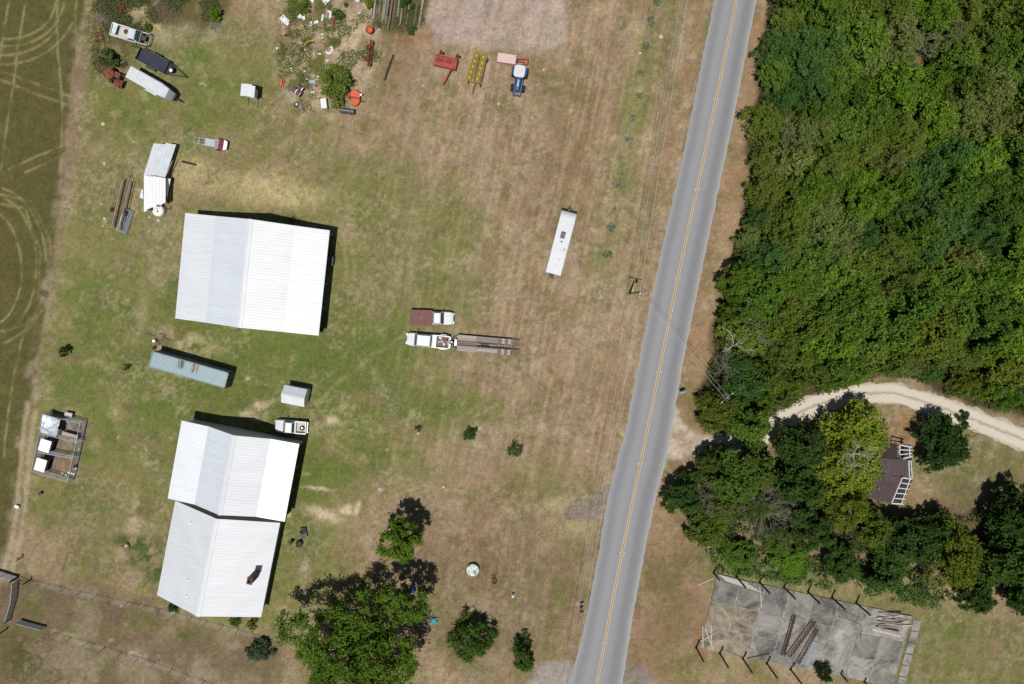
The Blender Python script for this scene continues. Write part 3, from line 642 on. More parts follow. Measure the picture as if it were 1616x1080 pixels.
# round tank by the shed
p = G(*k(665,757), .9); t = thing('water_tank', 'round white plastic water tank with two dark ports at the shed end', 'tank', p)
PLW = M('white_plastic', (.6,.6,.57), .5, var=.06, scale=2)
MB().lathe((0,0,0), [(0,0),(.88,0),(.9,.1),(.9,.75),(.86,.84),(.6,.92),(.1,.96),(0,.96)], 28).build('body', PLW, t, smooth=True)
MB().lathe((.05,-.18,.9), [(.13,0),(.13,.09),(0,.09)], 12).build('cap', DARKM, t); MB().lathe((.0,.2,.9), [(.09,0),(.09,.08),(0,.08)], 10).build('cap', DARKM, t)

# derelict house with open porch rafters
k = Z(1360, 660, 7.2); BRN = M('brown_metal_roof', A(92,76,76), .7, .1, .22, 1.2); WTRIM = M('peeling_white_timber', A(214,214,216), .85, var=.12, scale=5)
loc = G(*k(280,600), 4); t = thing('derelict_house', 'abandoned house with brown roof and bare white porch rafters beside the trees', 'house', loc)
def L4(x, y, z): return P(*k(x, y), z)-loc
rr = random.Random(3)
NE_, NWp = L4(400,288,3.0), L4(90,270,3.0); RE, RW = L4(530,475,4.6), L4(60,440,4.6); RE2, RW2 = L4(528,672,4.7), L4(60,600,4.7); SE_, SW_ = L4(332,975,3.1), L4(20,880,3.1)
sheet_run(t, NWp, NE_, L4(412,470,4.5), L4(60,440,4.5), 9, BRN, rr)
sheet_run(t, L4(60,442,4.55), RE, RE2, RW2, 11, BRN, rr)
sheet_run(t, RW2, L4(455,676,4.66), SE_, SW_, 10, BRN, rr)
ez = 2.75
ring = [NWp, NE_, L4(418,470,3), L4(520,476,3), L4(515,665,3), L4(445,680,3), SE_, SW_]
b = MB(); ctr_ = sum(ring, Vector())/len(ring); ring = [ctr_.lerp(Vector((p.x, p.y, 0)), .93) for p in ring]
n = len(ring); vs = [(p.x, p.y, 0) for p in ring]+[(p.x, p.y, 2.9) for p in ring]; b.add(vs, [(i, (i+1) % n, n+(i+1) % n, n+i) for i in range(n)]); b.build('wall', M('grey_clapboard', A(150,140,130), .9, var=.2, scale=4), t)
def frame_run(i0, i1, o0, o1, n, zi, zo):
    a0, a1, c0, c1 = L4(*i0, zi), L4(*i1, zi), L4(*o0, zo), L4(*o1, zo)
    MB().bar(a0, a1, .16, .12).build('ledger', WTRIM, t); MB().bar(c0, c1, .14, .14).build('porch_beam', WTRIM, t)
    for i in range(n):
        f = i/(n-1); p_, q_ = a0.lerp(a1, f), c0.lerp(c1, f); e = (q_-p_).normalized()*.35
        MB().bar(p_+Vector((0,0,.08)), q_+e+Vector((0,0,.08)), .20 if i in (0, n-1) else .15, .1).build('rafter', WTRIM, t)
    for f in (0, .5, 1):
        q_ = c0.lerp(c1, f); MB().bar((q_.x, q_.y, 0), (q_.x, q_.y, zo-.08), .13, .13).build('porch_post', WTRIM, t)
frame_run((430,305), (425,470), (540,325), (545,440), 4, 3.0, 2.6)
frame_run((532,488), (540,668), (556,490), (570,668), 3, 3.2, 2.7)
frame_run((460,676), (337,968), (548,690), (448,975), 6, 3.0, 2.6)
p = L4(200,880,0); pts = [L4(450,300,0), L4(550,310,0), L4(560,700,0), L4(440,985,0), L4(350,960,0), L4(440,680,0)]
b = MB(); b.prism([(p.x, p.y) for p in pts], .02, .35); b.build('porch_floor', DWOOD, t)

# rusty roof in the wood
c4 = [P(*p, 3.0) for p in ((1436,91),(1454,88),(1452,114),(1431,112))]; loc = sum(c4, Vector())/4; loc.z = 0
t = thing('rusty_roofed_shed', 'small shed with a rust-red tin roof glimpsed in the wood', 'shed', loc); rr = random.Random(2)
c4 = [c-loc for c in c4]; sheet_run(t, c4[0], c4[1], c4[2], c4[3], 4, M('rust_red_roof', A(150,88,76), .85, var=.25, scale=1.6), rr)
b = MB(); b.prism([(c.x*.88, c.y*.88) for c in c4], 0, 2.9); b.build('wall', DWOOD, t)

# ------------------------------------------------------------------ concrete slab of a vanished building
k = Z(1070, 860, 4.04)
CON = [M('concrete_%d' % i, A(*c), .9, var=v, scale=s, bump=.2, col2=A(*c2), thr=(.38,.62)) for i, (c, c2, v, s) in enumerate([((94,92,88),(162,157,147),.12,.26),((84,82,79),(142,138,130),.1,.3),((100,98,94),(176,171,160),.1,.28),((90,84,75),(172,157,133),.1,.34)])]
for m_ in CON:
    for nd in m_.node_tree.nodes:
        if nd.type == 'TEX_NOISE': nd.inputs['Detail'].default_value = 12; nd.inputs['Roughness'].default_value = .78; nd.inputs['Distortion'].default_value = .6
def bil(u, v):
    a, b_, c_, d_ = (247,186),(1492,452),(1368,905),(132,655)
    x = (a[0]*(1-u)+b_[0]*u)*(1-v)+(d_[0]*(1-u)+c_[0]*u)*v; y = (a[1]*(1-u)+b_[1]*u)*(1-v)+(d_[1]*(1-u)+c_[1]*u)*v
    return k(x, y)
loc = G(*bil(.5,.5)); slab = thing('concrete_slab', 'cracked grey concrete slab left from a demolished building', 'slab', loc); slab['kind'] = 'structure'
NU, NV = 8, 3; pick = {(0,0):1,(1,0):1,(2,0):1,(3,0):0,(4,0):1,(5,0):0,(6,0):2,(7,0):2,(0,1):3,(1,1):3,(2,1):0,(3,1):0,(4,1):0,(5,1):2,(6,1):1,(7,1):0,(0,2):3,(1,2):3,(2,2):0,(3,2):0,(4,2):2,(5,2):2,(6,2):2,(7,2):0}
rr = random.Random(6)
for i in range(NU):
    for j in range(NV):
        vs_ = [(0,.37,.7,1.0)[j], (0,.37,.7,1.0)[j+1]]; e = .0022; ev = .005
        pts = [G(*bil(i/NU+e, vs_[0]+ev)), G(*bil((i+1)/NU-e, vs_[0]+ev)), G(*bil((i+1)/NU-e, vs_[1]-ev)), G(*bil(i/NU+e, vs_[1]-ev))]
        MB().prism([((p-loc).x, (p-loc).y) for p in pts], -.05, .15+rr.uniform(-.012,.012)).build('slab_panel', CON[pick[(i,j)]], slab)
# joint filler just below the surface
pts = [G(*bil(u, v))-loc for u, v in ((.003,.005),(.997,.005),(.997,.995),(.003,.995))]
MB().prism([(p.x, p.y) for p in pts], -.04, .115).build('joint_filler', M('pale_joint', A(128,124,116), .95, var=.3, scale=1.2, col2=A(176,172,164)), slab)
for i in range(6):
    f0, f1 = i/6+.008, (i+1)/6-.008; a = (1492,470); c_ = (1378,905); o = 58
    pts = [G(*k(a[0]+(c_[0]-a[0])*f+s, a[1]+(c_[1]-a[1])*f+s*.2)) for f, s in ((f0,10),(f0,o),(f1,o),(f1,10))]
    MB().prism([((p-loc).x, (p-loc).y) for p in pts], -.05, .1+rr.uniform(-.02,.02)).build('edge_block', CON[2], slab)
POST = M('black_steel_post', A(58,54,52), .7, .2, .2, 3)
def slab_post(bx, by, h, label):
    p = G(*k(bx, by)); t = thing('steel_post', label, 'post', p, R(12), 'posts around the slab')
    MB().box((0,0,h/2), (.2,.2,h)).build('shaft', POST, t); MB().box((0,0,.02), (.4,.4,.06)).build('base_plate', POST, t)
    MB().box((0,0,h+.02), (.3,.3,.05)).build('cap_plate', POST, t)
for i, (x, y) in enumerate([(228,178),(370,200),(520,238),(675,270),(828,300),(980,335),(1135,370)]):
    slab_post(x, y, 2.9 if i == 0 else 4.3, 'dark steel post on the slab edge facing the trees')
for i, (x, y) in enumerate([(115,655),(265,690),(413,725),(565,755),(718,795),(1035,820),(1185,870)]):
    slab_post(x, y, 4.3 if i < 5 else 2.2, 'dark steel post on the slab edge away from the trees' if i < 5 else 'short dark steel post by the slab bush')
RST = M('rusty_steel', A(104,72,58), .9, var=.3, scale=4)
TRU = M('truss_rust', A(92,72,64), .9, var=.3, scale=4)
def truss(a, b, w_, label):
    p, q = G(*k(*a)), G(*k(*b)); c_ = (p+q)/2; L = (q-p).length; t = thing('roof_truss', label, 'truss', (c_.x, c_.y, .15), math.atan2((q-p).y, (q-p).x), 'rusty trusses on the slab')
    for y, z in ((-w_/2,.06),(w_/2,.06),(-w_*.3,.5),(w_*.3,.5)): MB().bar((-L/2,y,z), (L/2,y,z), .07, .07).build('chord', TRU, t)
    n = 11
    for i in range(n):
        x0, x1 = -L/2+L*i/n, -L/2+L*(i+1)/n
        b_ = MB(); b_.bar((x0,-w_/2,.06), ((x0+x1)/2,-w_*.3,.5), .05,.05); b_.bar(((x0+x1)/2,-w_*.3,.5), (x1,-w_/2,.06), .05,.05); b_.build('web', TRU, t)
        b_ = MB(); b_.bar((x0,w_/2,.06), ((x0+x1)/2,w_*.3,.5), .05,.05); b_.bar((x0,-w_/2,.06), (x1,w_/2,.06), .05,.05); b_.build('web', TRU, t)
truss((735,440), (662,700), .55, 'rusty lattice truss on the slab with a bent hook end'); truss((860,480), (695,705), .8, 'widest rusty lattice truss lying on the slab'); truss((880,530), (757,748), .55, 'rusty lattice truss lying against the tin sheets')
b = thing('tin_stack', 'pale tin sheets lying under the rusty trusses on the slab', 'metal sheets', G(*k(825,680)))
for i in range(4):
    a = [G(*k(x+8*i, y+3*i))-b.location for x, y in ((835-38*i*0,602),(872,612),(800,755),(770,748))]
    MB().slab([(p.x+.02*i, p.y, .19+.03*i) for p in a], .015).build('sheet', M('dull_tin', (.19,.195,.2), .6, .2, .2, 2), b)
def plank(a, b_, z, w_, label, mat=WOOD, name='plank', cat='plank', group=None, h=.06, kk=None):
    kk = kk or k; p, q = G(*kk(*a)), G(*kk(*b_)); c_ = (p+q)/2; L = (q-p).length
    o = MB().bar((-L/2,0,h/2), (L/2,0,h/2+.02), w_, h).build(name, mat, None, (c_.x, c_.y, z), math.atan2((q-p).y, (q-p).x)); return tag(o, label, cat, group)
lw = M('bleached_wood', A(190,184,174), .9, var=.2, scale=6)
for a, b_ in (((155,515),(158,655)),((170,530),(222,665)),((208,510),(212,630)),((140,610),(238,555))): plank(a, b_, .15 if a != (140,610) else .22, .16, 'bleached plank in the crossed heap on the slab corner', lw, group='crossed planks')
for i in range(9): plank((255+6*i, 186+5*i), (430+14*i, 232+9*i), .15+.07*(i % 2), .18, 'grey board in the row along the slab edge below the trees', lw if i % 2 else WOOD, group='boards along the slab edge')
plank((518,265), (532,402), .15, .14, 'single pale plank lying on dark slab concrete', lw); plank((128,256), (226,212), 0, .14, 'pale pole poking off the slab into the grass', lw)
for i in range(5): plank((260+10*i, 655+7*i), (390+4*i, 708+3*i), .15+.065*(i % 2), .13, 'grey board in the bundle by the slab posts', WOOD, group='boards by the slab posts')
plank((440,718), (580,690), .15, .16, 'dark beam on the slab beside the board bundle', DWOOD)
rr = random.Random(12)
for i in range(16):
    x0, y0 = rr.uniform(1255,1300), 425+i*6.5; m_ = [lw, WOOD, DWOOD, M('bare_rust_board', A(128,100,84), .9, var=.3)][rr.choice((0,0,1,1,1,2,3))]
    plank((x0, y0+rr.uniform(-12,12)), (x0+rr.uniform(110,200), y0+rr.uniform(-26,44)), .15+.07*(i % 4), .2, 'board in the tumbled lumber pile at the slab corner', m_, group='lumber pile')
plank((1235,535), (1415,580), .15, .35, 'long bleached beam on the slab edge below the lumber pile', lw)
for pts, lb in (([(615,300),(655,400),(655,455),(685,492)], 'thin bent rusty rod on the slab by the dark panels'), ([(905,335),(960,395),(1010,408),(1075,425)], 'thin bent rusty rod near the slab posts'), ([(1020,452),(1110,480),(1165,510),(1160,595)], 'thin dark hose bent at a right angle on the slab')):
    q_ = [G(*k(*p)) for p in pts]; tag(MB().path([(p-q_[0])+Vector((0,0,.04)) for p in q_], .04).build('rod', RST, None, (q_[0].x, q_[0].y, .15)), lb, 'rod')
# ------------------------------------------------------------------ vehicles
WPAINT = M('white_paint', (.53,.54,.545), .35, var=.05, scale=1.5, spec=.4); GLASS = M('dark_glass', (.035,.05,.05), .12, var=.1, spec=.6); TYRE = M('tyre_rubber', (.022,.022,.023), .85)
RIM = M('wheel_rim', (.5,.5,.5), .4, .5, .1, 5); CHROME = M('bumper_chrome', (.5,.5,.52), .3, .7, .08); BLK = M('black_paint', (.025,.026,.03), .5, var=.3, scale=3); LAMP = M('lamp_lens', (.3,.3,.28), .2)
REDL = M('tail_lens', (.35,.03,.02), .3); REDP = M('faded_red_paint', A(172,80,70), .75, var=.28, scale=3); BLUEP = M('tractor_blue', A(46,92,148), .55, var=.2, scale=3); ORNG = M('orange_paint', A(222,104,66), .65, var=.18, scale=3)
WHEELS = {}
def wheel(parent, x, y, z, r=.38, w_=.26, axis='y', rim=RIM):
    key = (round(r,2), round(w_,2), axis, rim.name)
    if key not in WHEELS:
        h = w_/2; ty = MB().lathe((0,0,0), [(r*.6,-h*.9),(r*.85,-h),(r*.97,-h*.8),(r,-h*.4),(r,h*.4),(r*.97,h*.8),(r*.85,h),(r*.6,h*.9),(r*.6,-h*.9)], 20, axis).mesh('wheel', True); ty.materials.append(TYRE)
        ri = MB().lathe((0,0,0), [(0,-h*.45),(r*.25,-h*.6),(r*.3,-h*.4),(r*.61,-h*.7),(r*.61,h*.7),(r*.3,h*.4),(r*.25,h*.6),(0,h*.45)], 16, axis).mesh('rim'); ri.materials.append(rim)
        WHEELS[key] = (ty, ri)
    ty, ri = WHEELS[key]; o = link('wheel', ty, None, parent, (x, y, z)); link('rim', ri, None, o); return o
def ring(x, w_, zb, zt, sh=.14, tuck=.0):
    return [(x,-w_+tuck,zb),(x,-w_,zb+.2),(x,-w_,zt-sh),(x,-w_+sh*.9,zt),(x,w_-sh*.9,zt),(x,w_,zt-sh),(x,w_,zb+.2),(x,w_-tuck,zb)]
def pickup(label, rear, front, zr, W=2.0, cab=1.55, hood=1.5, style='bed', crew=False, dually=False, hoodless=False, paint=None, name='pickup_truck', H=1.85):
    paint = paint or WPAINT
    a, b = P(*rear, zr), P(*front, zr); L = (b-a).length; c_ = (a+b)/2; t = thing(name, label, 'pickup truck', (c_.x, c_.y, 0), math.atan2((b-a).y, (b-a).x))
    x1 = L/2; xr = -L/2; w_ = W/2; xh = x1-hood; xc0 = xh-.55; xc1 = xc0-cab                   # windshield base at xh, roof from xc0 to xc1
    bd = MB()
    if hoodless:
        bd.loft([ring(xc1-.35, w_, .5, 1.12), ring(xh, w_, .5, 1.12)])
        bd.build('body', paint, t); eb = MB(); eb.box((xh+.45, 0, .75), (.7,.6,.5)); eb.box((xh+.35,.2,1.02), (.35,.3,.14)); eb.build('engine', RST, t)
        for s in (-1, 1): MB().box((xh+hood*.45, s*(w_-.12), .78), (hood*.85,.1,.4)).build('fender', paint, t)
        MB().bar((x1-.1,-w_+.1,.6), (x1-.1,w_-.1,.6), .14,.2).build('front_bumper', CHROME, t)
    else:
        bd.loft([ring(xc1-.35, w_, .45, 1.15), ring(xh-.1, w_, .45, 1.15), ring(xh+.05, w_, .45, 1.13), ring(x1-.6, w_-.02, .45, 1.06), ring(x1-.35, w_-.07, .45, 1.02), ring(x1-.16, w_-.17, .45, .96), ring(x1-.03, w_-.34, .5, .84)])
        bd.build('body', paint, t, smooth=False)
        MB().loft([[(xh+.12,-W*.2,1.08),(xh+.12,W*.2,1.08),(xh+.12,W*.16,1.165),(xh+.12,-W*.16,1.165)],[(x1-.45,-W*.26,1.0),(x1-.45,W*.26,1.0),(x1-.45,W*.2,1.075),(x1-.45,-W*.2,1.075)]]).build('hood_bulge', paint, t)
        MB().bar((x1-.04,-w_+.2,.55), (x1-.04,w_-.2,.55), .14,.2).build('front_bumper', CHROME, t)
        for s in (-1, 1): MB().box((x1-.2, s*(w_-.30), .80), (.18,.26,.14)).build('headlight', LAMP, t)
        MB().box((x1-.05, 0, .78), (.1, W*.4, .22)).build('grille', BLK, t)
    ti = .20                                                                               # cab: roof inset
    def rect(x0, x1_, ww, z): return [(x0,-ww,z),(x1_,-ww,z),(x1_,ww,z),(x0,ww,z)]
    cb = MB(); cb.loft([rect(xc1-.22, xh-.06, w_-.06, 1.12), rect(xc1-.02, xc0+.02, w_-ti, H-.07), rect(xc1+.08, xc0-.1, w_-ti-.08, H)]); cb.build('cab', paint, t)
    def pane(name, q, mat=GLASS): 
        b_ = MB(); b_.add(q, [(0,1,2,3)]); 
        me = b_.mesh(name); me.materials.append(mat); return link(name, me, None, t)
    def lerp3(p, q, f): return tuple(p[i]+(q[i]-p[i])*f for i in range(3))
    zb, zt = 1.12, H-.07; e = .012
    F0 = [(xh-.06+e,-w_+.12,zb+.04), (xh-.06+e, w_-.12,zb+.04), (xc0+.02+e,w_-ti-.06,zt-.02), (xc0+.02+e,-w_+ti+.06,zt-.02)]
    pane('windshield', F0)
    pane('rear_window', [(xc1-.22-e,-w_+.22,zb+.1), (xc1-.22-e,w_-.22,zb+.1), (xc1-.02-e,w_-ti-.12,zt-.03), (xc1-.02-e,-w_+ti+.12,zt-.03)])
    spans = [(0.06,.46),(.54,.94)] if crew else [(.1,.9)]
    for s in (-1, 1):
        for f0, f1 in spans:
            lo0 = xc1-.1+(xh-.35-xc1+.1)*f0; lo1 = xc1-.1+(xh-.35-xc1+.1)*f1; hi0 = xc1+.06+(xc0-.06-xc1-.06)*f0; hi1 = xc1+.06+(xc0-.06-xc1-.06)*f1
            f = .12; yb = s*(w_-.06-(ti-.06)*f+e); yt = s*(w_-.06-(ti-.06)*.92+e)
            pane('side_window', [(lo0,yb,zb+.08),(lo1,yb,zb+.08),(hi1,yt,zt-.04),(hi0,yt,zt-.04)])
        m_ = MB(); m_.box((xh-.32, s*(w_+.13), 1.22), (.14,.24,.2)); m_.build('mirror', BLK, t)
    xb0 = xc1-.38
    if style == 'bed':
        Lb = xb0-xr; xm = (xb0+xr)/2; BEDM = M('beige_bed_liner', A(206,198,184), .8, var=.1, scale=3) if not crew else M('scuffed_grey_liner', A(120,112,106), .9, var=.4, scale=6)
        MB().box((xm,0,.66), (Lb-.04,W-.2,.06)).build('bed_floor', BEDM, t)
        for s in (-1, 1):
            b_ = MB(); b_.box((xm, s*(w_-.09), .8), (Lb,.17,.72))
            if dually: b_.loft([[(xr+.35+q*1.3, s*(w_-.02), .45), (xr+.35+q*1.3, s*(w_+(.2 if q not in (0,1) else .03)), .5), (xr+.35+q*1.3, s*(w_+(.18 if q not in (0,1) else .02)), .93), (xr+.35+q*1.3, s*(w_-.03), 1.0)] for q in (0,.25,.5,.75,1)])
            b_.build('bed_side', paint, t)
        MB().box((xb0-.03,0,.86), (.08,W-.36,.5)).build('bed_front', paint, t)
        MB().box((xr+.05,0,.84), (.1,W-.37,.62)).build('tailgate', paint, t); MB().box((xr-.06,0,.55), (.14,W-.3,.18)).build('rear_bumper', CHROME, t)
        for s in (-1, 1): MB().box((xr-.01, s*(w_-.1), .86), (.05,.14,.3)).build('taillight', REDL, t)
    elif style == 'flat':
        Lb = xb0-xr; GRYD = M('dull_hatch', (.2,.19,.18), .8); FB = M('rusty_brown_flatbed', A(128,92,84), .85, var=.16, scale=2.5, bump=.2)
        MB().box(((xb0+xr)/2+.0,0,1.02), (Lb,W+.36,.1)).build('flatbed', FB, t)
        MB().box(((xb0+xr)/2,0,.7), (Lb-.2,.9,.2)).build('chassis', BLK, t); MB().box((xr+.04,0,.85), (.1,W+.2,.2)).build('rear_bumper', BLK, t)
        MB().lathe(((xb0+xr)/2+.05,0,1.075), [(.14,0),(.14,.03),(0,.03)], 10).build('hitch_hatch', GRYD, t)
        MB().bar((xb0+.06,-w_-.1,1.5), (xb0+.06,w_+.1,1.5), .06,.08).build('headache_rack', BLK, t)
    for sx in (x1-hood*.55, xr+1.05):
        for s in (-1, 1):
            wheel(t, sx, s*(w_-.1), .38)
            if dually and sx < 0: wheel(t, sx, s*(w_+.06), .38, .38, .2)
    return t, dict(xb0=xb0, xr=xr, xm=(xb0+xr)/2, W=W)
k = Z(420, 580, 8.307)
t1, q1 = pickup('white regular-cab pickup with spare tyre in bed beside the barn shadow', k(525,797), k(112,764), 1.0, 2.0, 1.0, 1.35)
sp = thing('spare_tyre', 'spare tyre lying in the bed of the barn-side pickup', 'tyre'); sp.matrix_world = Matrix.Translation(t1.location) @ Matrix.Rotation(t1.rotation_euler.z, 4, 'Z') @ Matrix.Translation((q1['xm']-.15, -.15 if False else .1, .70))
def flat_tyre(t, r=.38, w_=.24, rim=True, z=0):
    h = w_
    MB().lathe((0,0,z), [(r*.55,.02),(r*.9,0),(r,h*.3),(r,h*.7),(r*.9,h),(r*.55,h*.95),(r*.55,.02)], 20).build('tread', TYRE, t, smooth=True)
    if rim: MB().lathe((0,0,z), [(0,h*.5),(r*.3,h*.55),(r*.56,h*.8),(r*.56,h*.2),(0,h*.2)], 16).build('rim', RIM, t)
flat_tyre(sp)
o = tag(MB().bar((-.9,0,.03), (.9,0,.03), .07,.06).build('timber', WOOD), 'short timber lying along the bed side of the barn-side pickup', 'timber')
o.matrix_world = Matrix.Translation(t1.location) @ Matrix.Rotation(t1.rotation_euler.z, 4, 'Z') @ Matrix.Translation((q1['xm'], .68, .70))
k = Z(620, 470, 7.345)
pickup('white single-cab truck with a rusty brown flatbed', k(200,228), k(705,242), 1.0, 2.05, 1.0, 1.45, 'flat')
t3, q3 = pickup('white crew-cab pickup with flared rear fenders hitched to the flatbed trailer', k(655,522), k(155,476), 1.0, 2.05, 2.0, 1.25, 'bed', True, True)
mw = Matrix.Translation(t3.location) @ Matrix.Rotation(t3.rotation_euler.z, 4, 'Z')
MB().box((q3['xb0']-.28,0,1.0), (.5,2.0,.42)).build('tool_box', WPAINT, t3)
rr = random.Random(9); tools = [('red fuel can','fuel can',M('red_plastic',(.5,.04,.03),.5)),('grey steel bucket','bucket',GALV),('light timber offcut','timber',M('new_timber',A(206,186,150),.8)),('rusty iron bar','iron bar',RST),('white plastic jug','jug',PLW),('black tool case','tool case',BLK),('second light timber offcut, crosswise,','timber',M('new_timber',A(206,186,150),.8)),('coil of grey cable','iron bar',GALV),('pale plywood scrap','timber',M('new_timber',A(206,186,150),.8)),('long white pipe','iron bar',PLW),('blue water jug','jug',M('blue_jug',(.05,.12,.3),.5)),('small red jerrycan lid-up','fuel can',M('red_plastic',(.5,.04,.03),.5))]
for i, (nm, ct, mt) in enumerate(tools):
    lx = q3['xm']-.35+rr.uniform(-.55,.5); ly = rr.uniform(-.6,.6); b = MB()
    if ct in ('timber','iron bar'): b.bar((-.7,0,.05),(.7,0,.05),.1,.07)
    elif ct in ('bucket','jug'): b.lathe((0,0,0),[(0,0),(.13,0),(.17,.32),(.14,.33),(.1,.03),(0,.03)],12)
    else: b.box((0,0,.15),(.4,.25,.26)); b.box((0,0,.31),(.2,.05,.06)); b.tube((.15,.05,.28),(.15,.05,.38),.04)
    o = b.build(ct.replace(' ','_'), mt); tag(o, nm+' in the bed of the crew-cab pickup', ct); o.matrix_world = mw @ Matrix.Translation((lx,ly,.70+.0*i)) @ Matrix.Rotation(rr.uniform(0,3),4,'Z')
# trailer behind the crew cab
nw, ne, se, sw = [P(*k(*a), .8) for a in ((755,430),(1375,480),(1365,670),(730,615))]; c_ = (nw+ne+se+sw)/4; d = (ne-nw)+(se-sw); TL = d.length/2; TW = ((nw-sw).length+(ne-se).length)/2
t = thing('flatbed_trailer', 'long open-centre flatbed trailer with grey plank runways and rear ramps', 'trailer', (c_.x, c_.y, 0), math.atan2(d.y, d.x))
PLK = [M('grey_plank_%d' % i, A(*c), .9, var=.2, scale=5) for i, c in enumerate([(172,160,150),(150,138,130),(184,172,162)])]; PBR = M('brown_plank', A(146,112,104), .9, var=.2, scale=4)
rr = random.Random(4)
for side in (-1, 1):
    for j in range(4):
        y = side*(.42+.21*j+.1); x = -TL/2+.05
        segs = [(-TL/2+.05, -TL/2+TL*.36), (-TL/2+TL*.362, TL/2-2.05)]
        for a, b in segs: MB().box(((a+b)/2, y, .78+rr.uniform(-.008,.008)), (b-a-.02,.195,.06)).build('plank', PLK[rr.randrange(3)], t)
    for i, mt in enumerate((PBR, PLK[2], PBR, PLK[2])):
        for j in range(2): MB().box((TL/2-1.78+i*.5, side*(.42+.42*j+.2), .79), (.47,.4,.06)).build('plank', mt, t)
    MB().box((0, side*(TW/2-.03), .72), (TL,.08,.16)).build('side_rail', BLK, t); MB().box((0, side*.36, .70), (TL,.07,.14)).build('inner_rail', BLK, t)
    rp_ = thing('x','','') if False else None
    b = MB()
    for yy in (.35, TW/2-.08): b.bar((TL/2+.05, side*yy, .72), (TL/2+1.25, side*yy, .5), .08,.1)
    ro = b.build('ramp', BLK, t)
    for i in range(6): MB().bar((TL/2+.12+i*.2, side*.38, .75-i*.035), (TL/2+.12+i*.2, side*(TW/2-.11), .75-i*.035), .06,.05).build('ramp_bar', PLK[1], ro)
    for xx in (.5, 1.4): wheel(t, xx, side*(TW/2-.35), .36, .36, .24)
for i in range(17):
    x = -TL/2+.3+i*(TL-.6)/16; MB().box((x,0,.69), (.08,.64,.1)).build('crossmember', BLK, t)
for y, a, b in ((.12,.0,.44),(-.16,.0,.36),(.0,.36,.60),(-.02,.44,.72),(.14,.6,.98)):
    MB().box((-TL/2+TL*(a+b)/2, y, .765), (TL*(b-a),.12,.05)).build('plank', PLK[1], t)
b = MB(); b.bar((-TL/2,-TW/2+.1,.7), (-TL/2-1.35,0,.6), .12,.12); b.bar((-TL/2,TW/2-.1,.7), (-TL/2-1.35,0,.6), .12,.12); b.bar((-TL/2-1.3,0,.6), (-TL/2-1.75,0,.6), .12,.12); b.build('drawbar', BLK, t)
MB().tube((-TL/2-1.2,0,0), (-TL/2-1.2,0,.75), .05).build('jack', GALV, t); MB().box((-TL/2-.2,-.0,.86), (.28,.95,.22)).build('tool_box', GALV, t)
sp = MB().lathe((-TL/2-.85,0,.72), [(.19,.02),(.34,0),(.37,.08),(.37,.16),(.34,.22),(.19,.2),(.19,.02)], 20).build('spare_wheel', TYRE, t, smooth=True)
MB().lathe((-TL/2-.85,0,.72), [(0,.12),(.1,.14),(.2,.18),(.2,.05)], 14).build('rim', RIM, sp)

# motorhome
k = Z(820, 300, 6); n4 = [P(*k(*a), 3.1) for a in ((402,180),(548,212),(393,812),(243,778))]; c_ = sum(n4, Vector())/4; d = (n4[0]-n4[3])+(n4[1]-n4[2]); ML = d.length/2; MW = ((n4[1]-n4[0]).length+(n4[2]-n4[3]).length)/2
t = thing('camper_trailer', 'long white camper trailer with dark rooftop air conditioner in the mown field', 'camper', (c_.x, c_.y, 0), math.atan2(d.y, d.x))
def cring(x, w_, zb, zt, r_=.12): return [(x,-w_,zb),(x,-w_,zt-r_),(x,-w_+r_*.4,zt-r_*.3),(x,-w_+r_,zt),(x,w_-r_,zt),(x,w_-r_*.4,zt-r_*.3),(x,w_,zt-r_),(x,w_,zb)]
h = MW/2
MB().loft([cring(-ML/2, h, .55, 3.02), cring(-ML/2+.1, h, .5, 3.1), cring(ML/2-1.1, h, .5, 3.1), cring(ML/2-.7, h, .5, 3.02), cring(ML/2-.3, h, .5, 2.75), cring(ML/2-.02, h, .55, 2.2)]).build('shell', WPAINT, t)
GRY = M('grey_plastic', (.10,.10,.11), .6); BEI = M('beige_plastic', A(206,198,176), .6)
def roof_at(x, y): 
    v_ = P(*k(x, y), 3.15)-Vector(t.location); a_ = -t.rotation_euler.z; return (v_.x*math.cos(a_)-v_.y*math.sin(a_), v_.x*math.sin(a_)+v_.y*math.cos(a_))
x, y = roof_at(410,428); b = MB(); b.loft([[(x-.5,y-.34,3.1),(x+.5,y-.34,3.1),(x+.5,y+.34,3.1),(x-.5,y+.34,3.1)],[(x-.5,y-.34,3.28),(x+.5,y-.34,3.28),(x+.5,y+.34,3.28),(x-.5,y+.34,3.28)],[(x-.38,y-.26,3.4),(x+.38,y-.26,3.4),(x+.38,y+.26,3.4),(x-.38,y+.26,3.4)]]); b.build('air_conditioner', GRY, t)
for (a, b_), sz, m_, nm in (((397,490),(.26,.3,.16),GRY,'vent_hood'),((425,566),(.42,.48,.1),BEI,'roof_hatch'),((390,572),(.13,.13,.1),GRY,'vent_pipe'),((372,660),(.13,.13,.1),GRY,'vent_pipe'),((335,712),(.2,.36,.05),BEI,'roof_vent'),((392,622),(.36,.36,.04),PLW,'roof_hatch'),((445,278),(.3,.4,.04),PLW,'roof_hatch')):
    x, y = roof_at(a, b_); MB().lathe((x,y,3.1), [(sz[0]*.55,0),(sz[0]*.5,sz[2]),(0,sz[2])], 12 if nm == 'vent_pipe' else 8).build(nm, m_, t)
MB().bar((-ML/2-.05,-.1,3.0), (-ML/2-.05,.85,3.0), .06,.06).build('ladder_rail', BLK, t)
for y in (.1,.5):
    MB().tube((-ML/2-.08,y,.7), (-ML/2-.08,y,2.95), .025).build('ladder_rail', BLK, t)
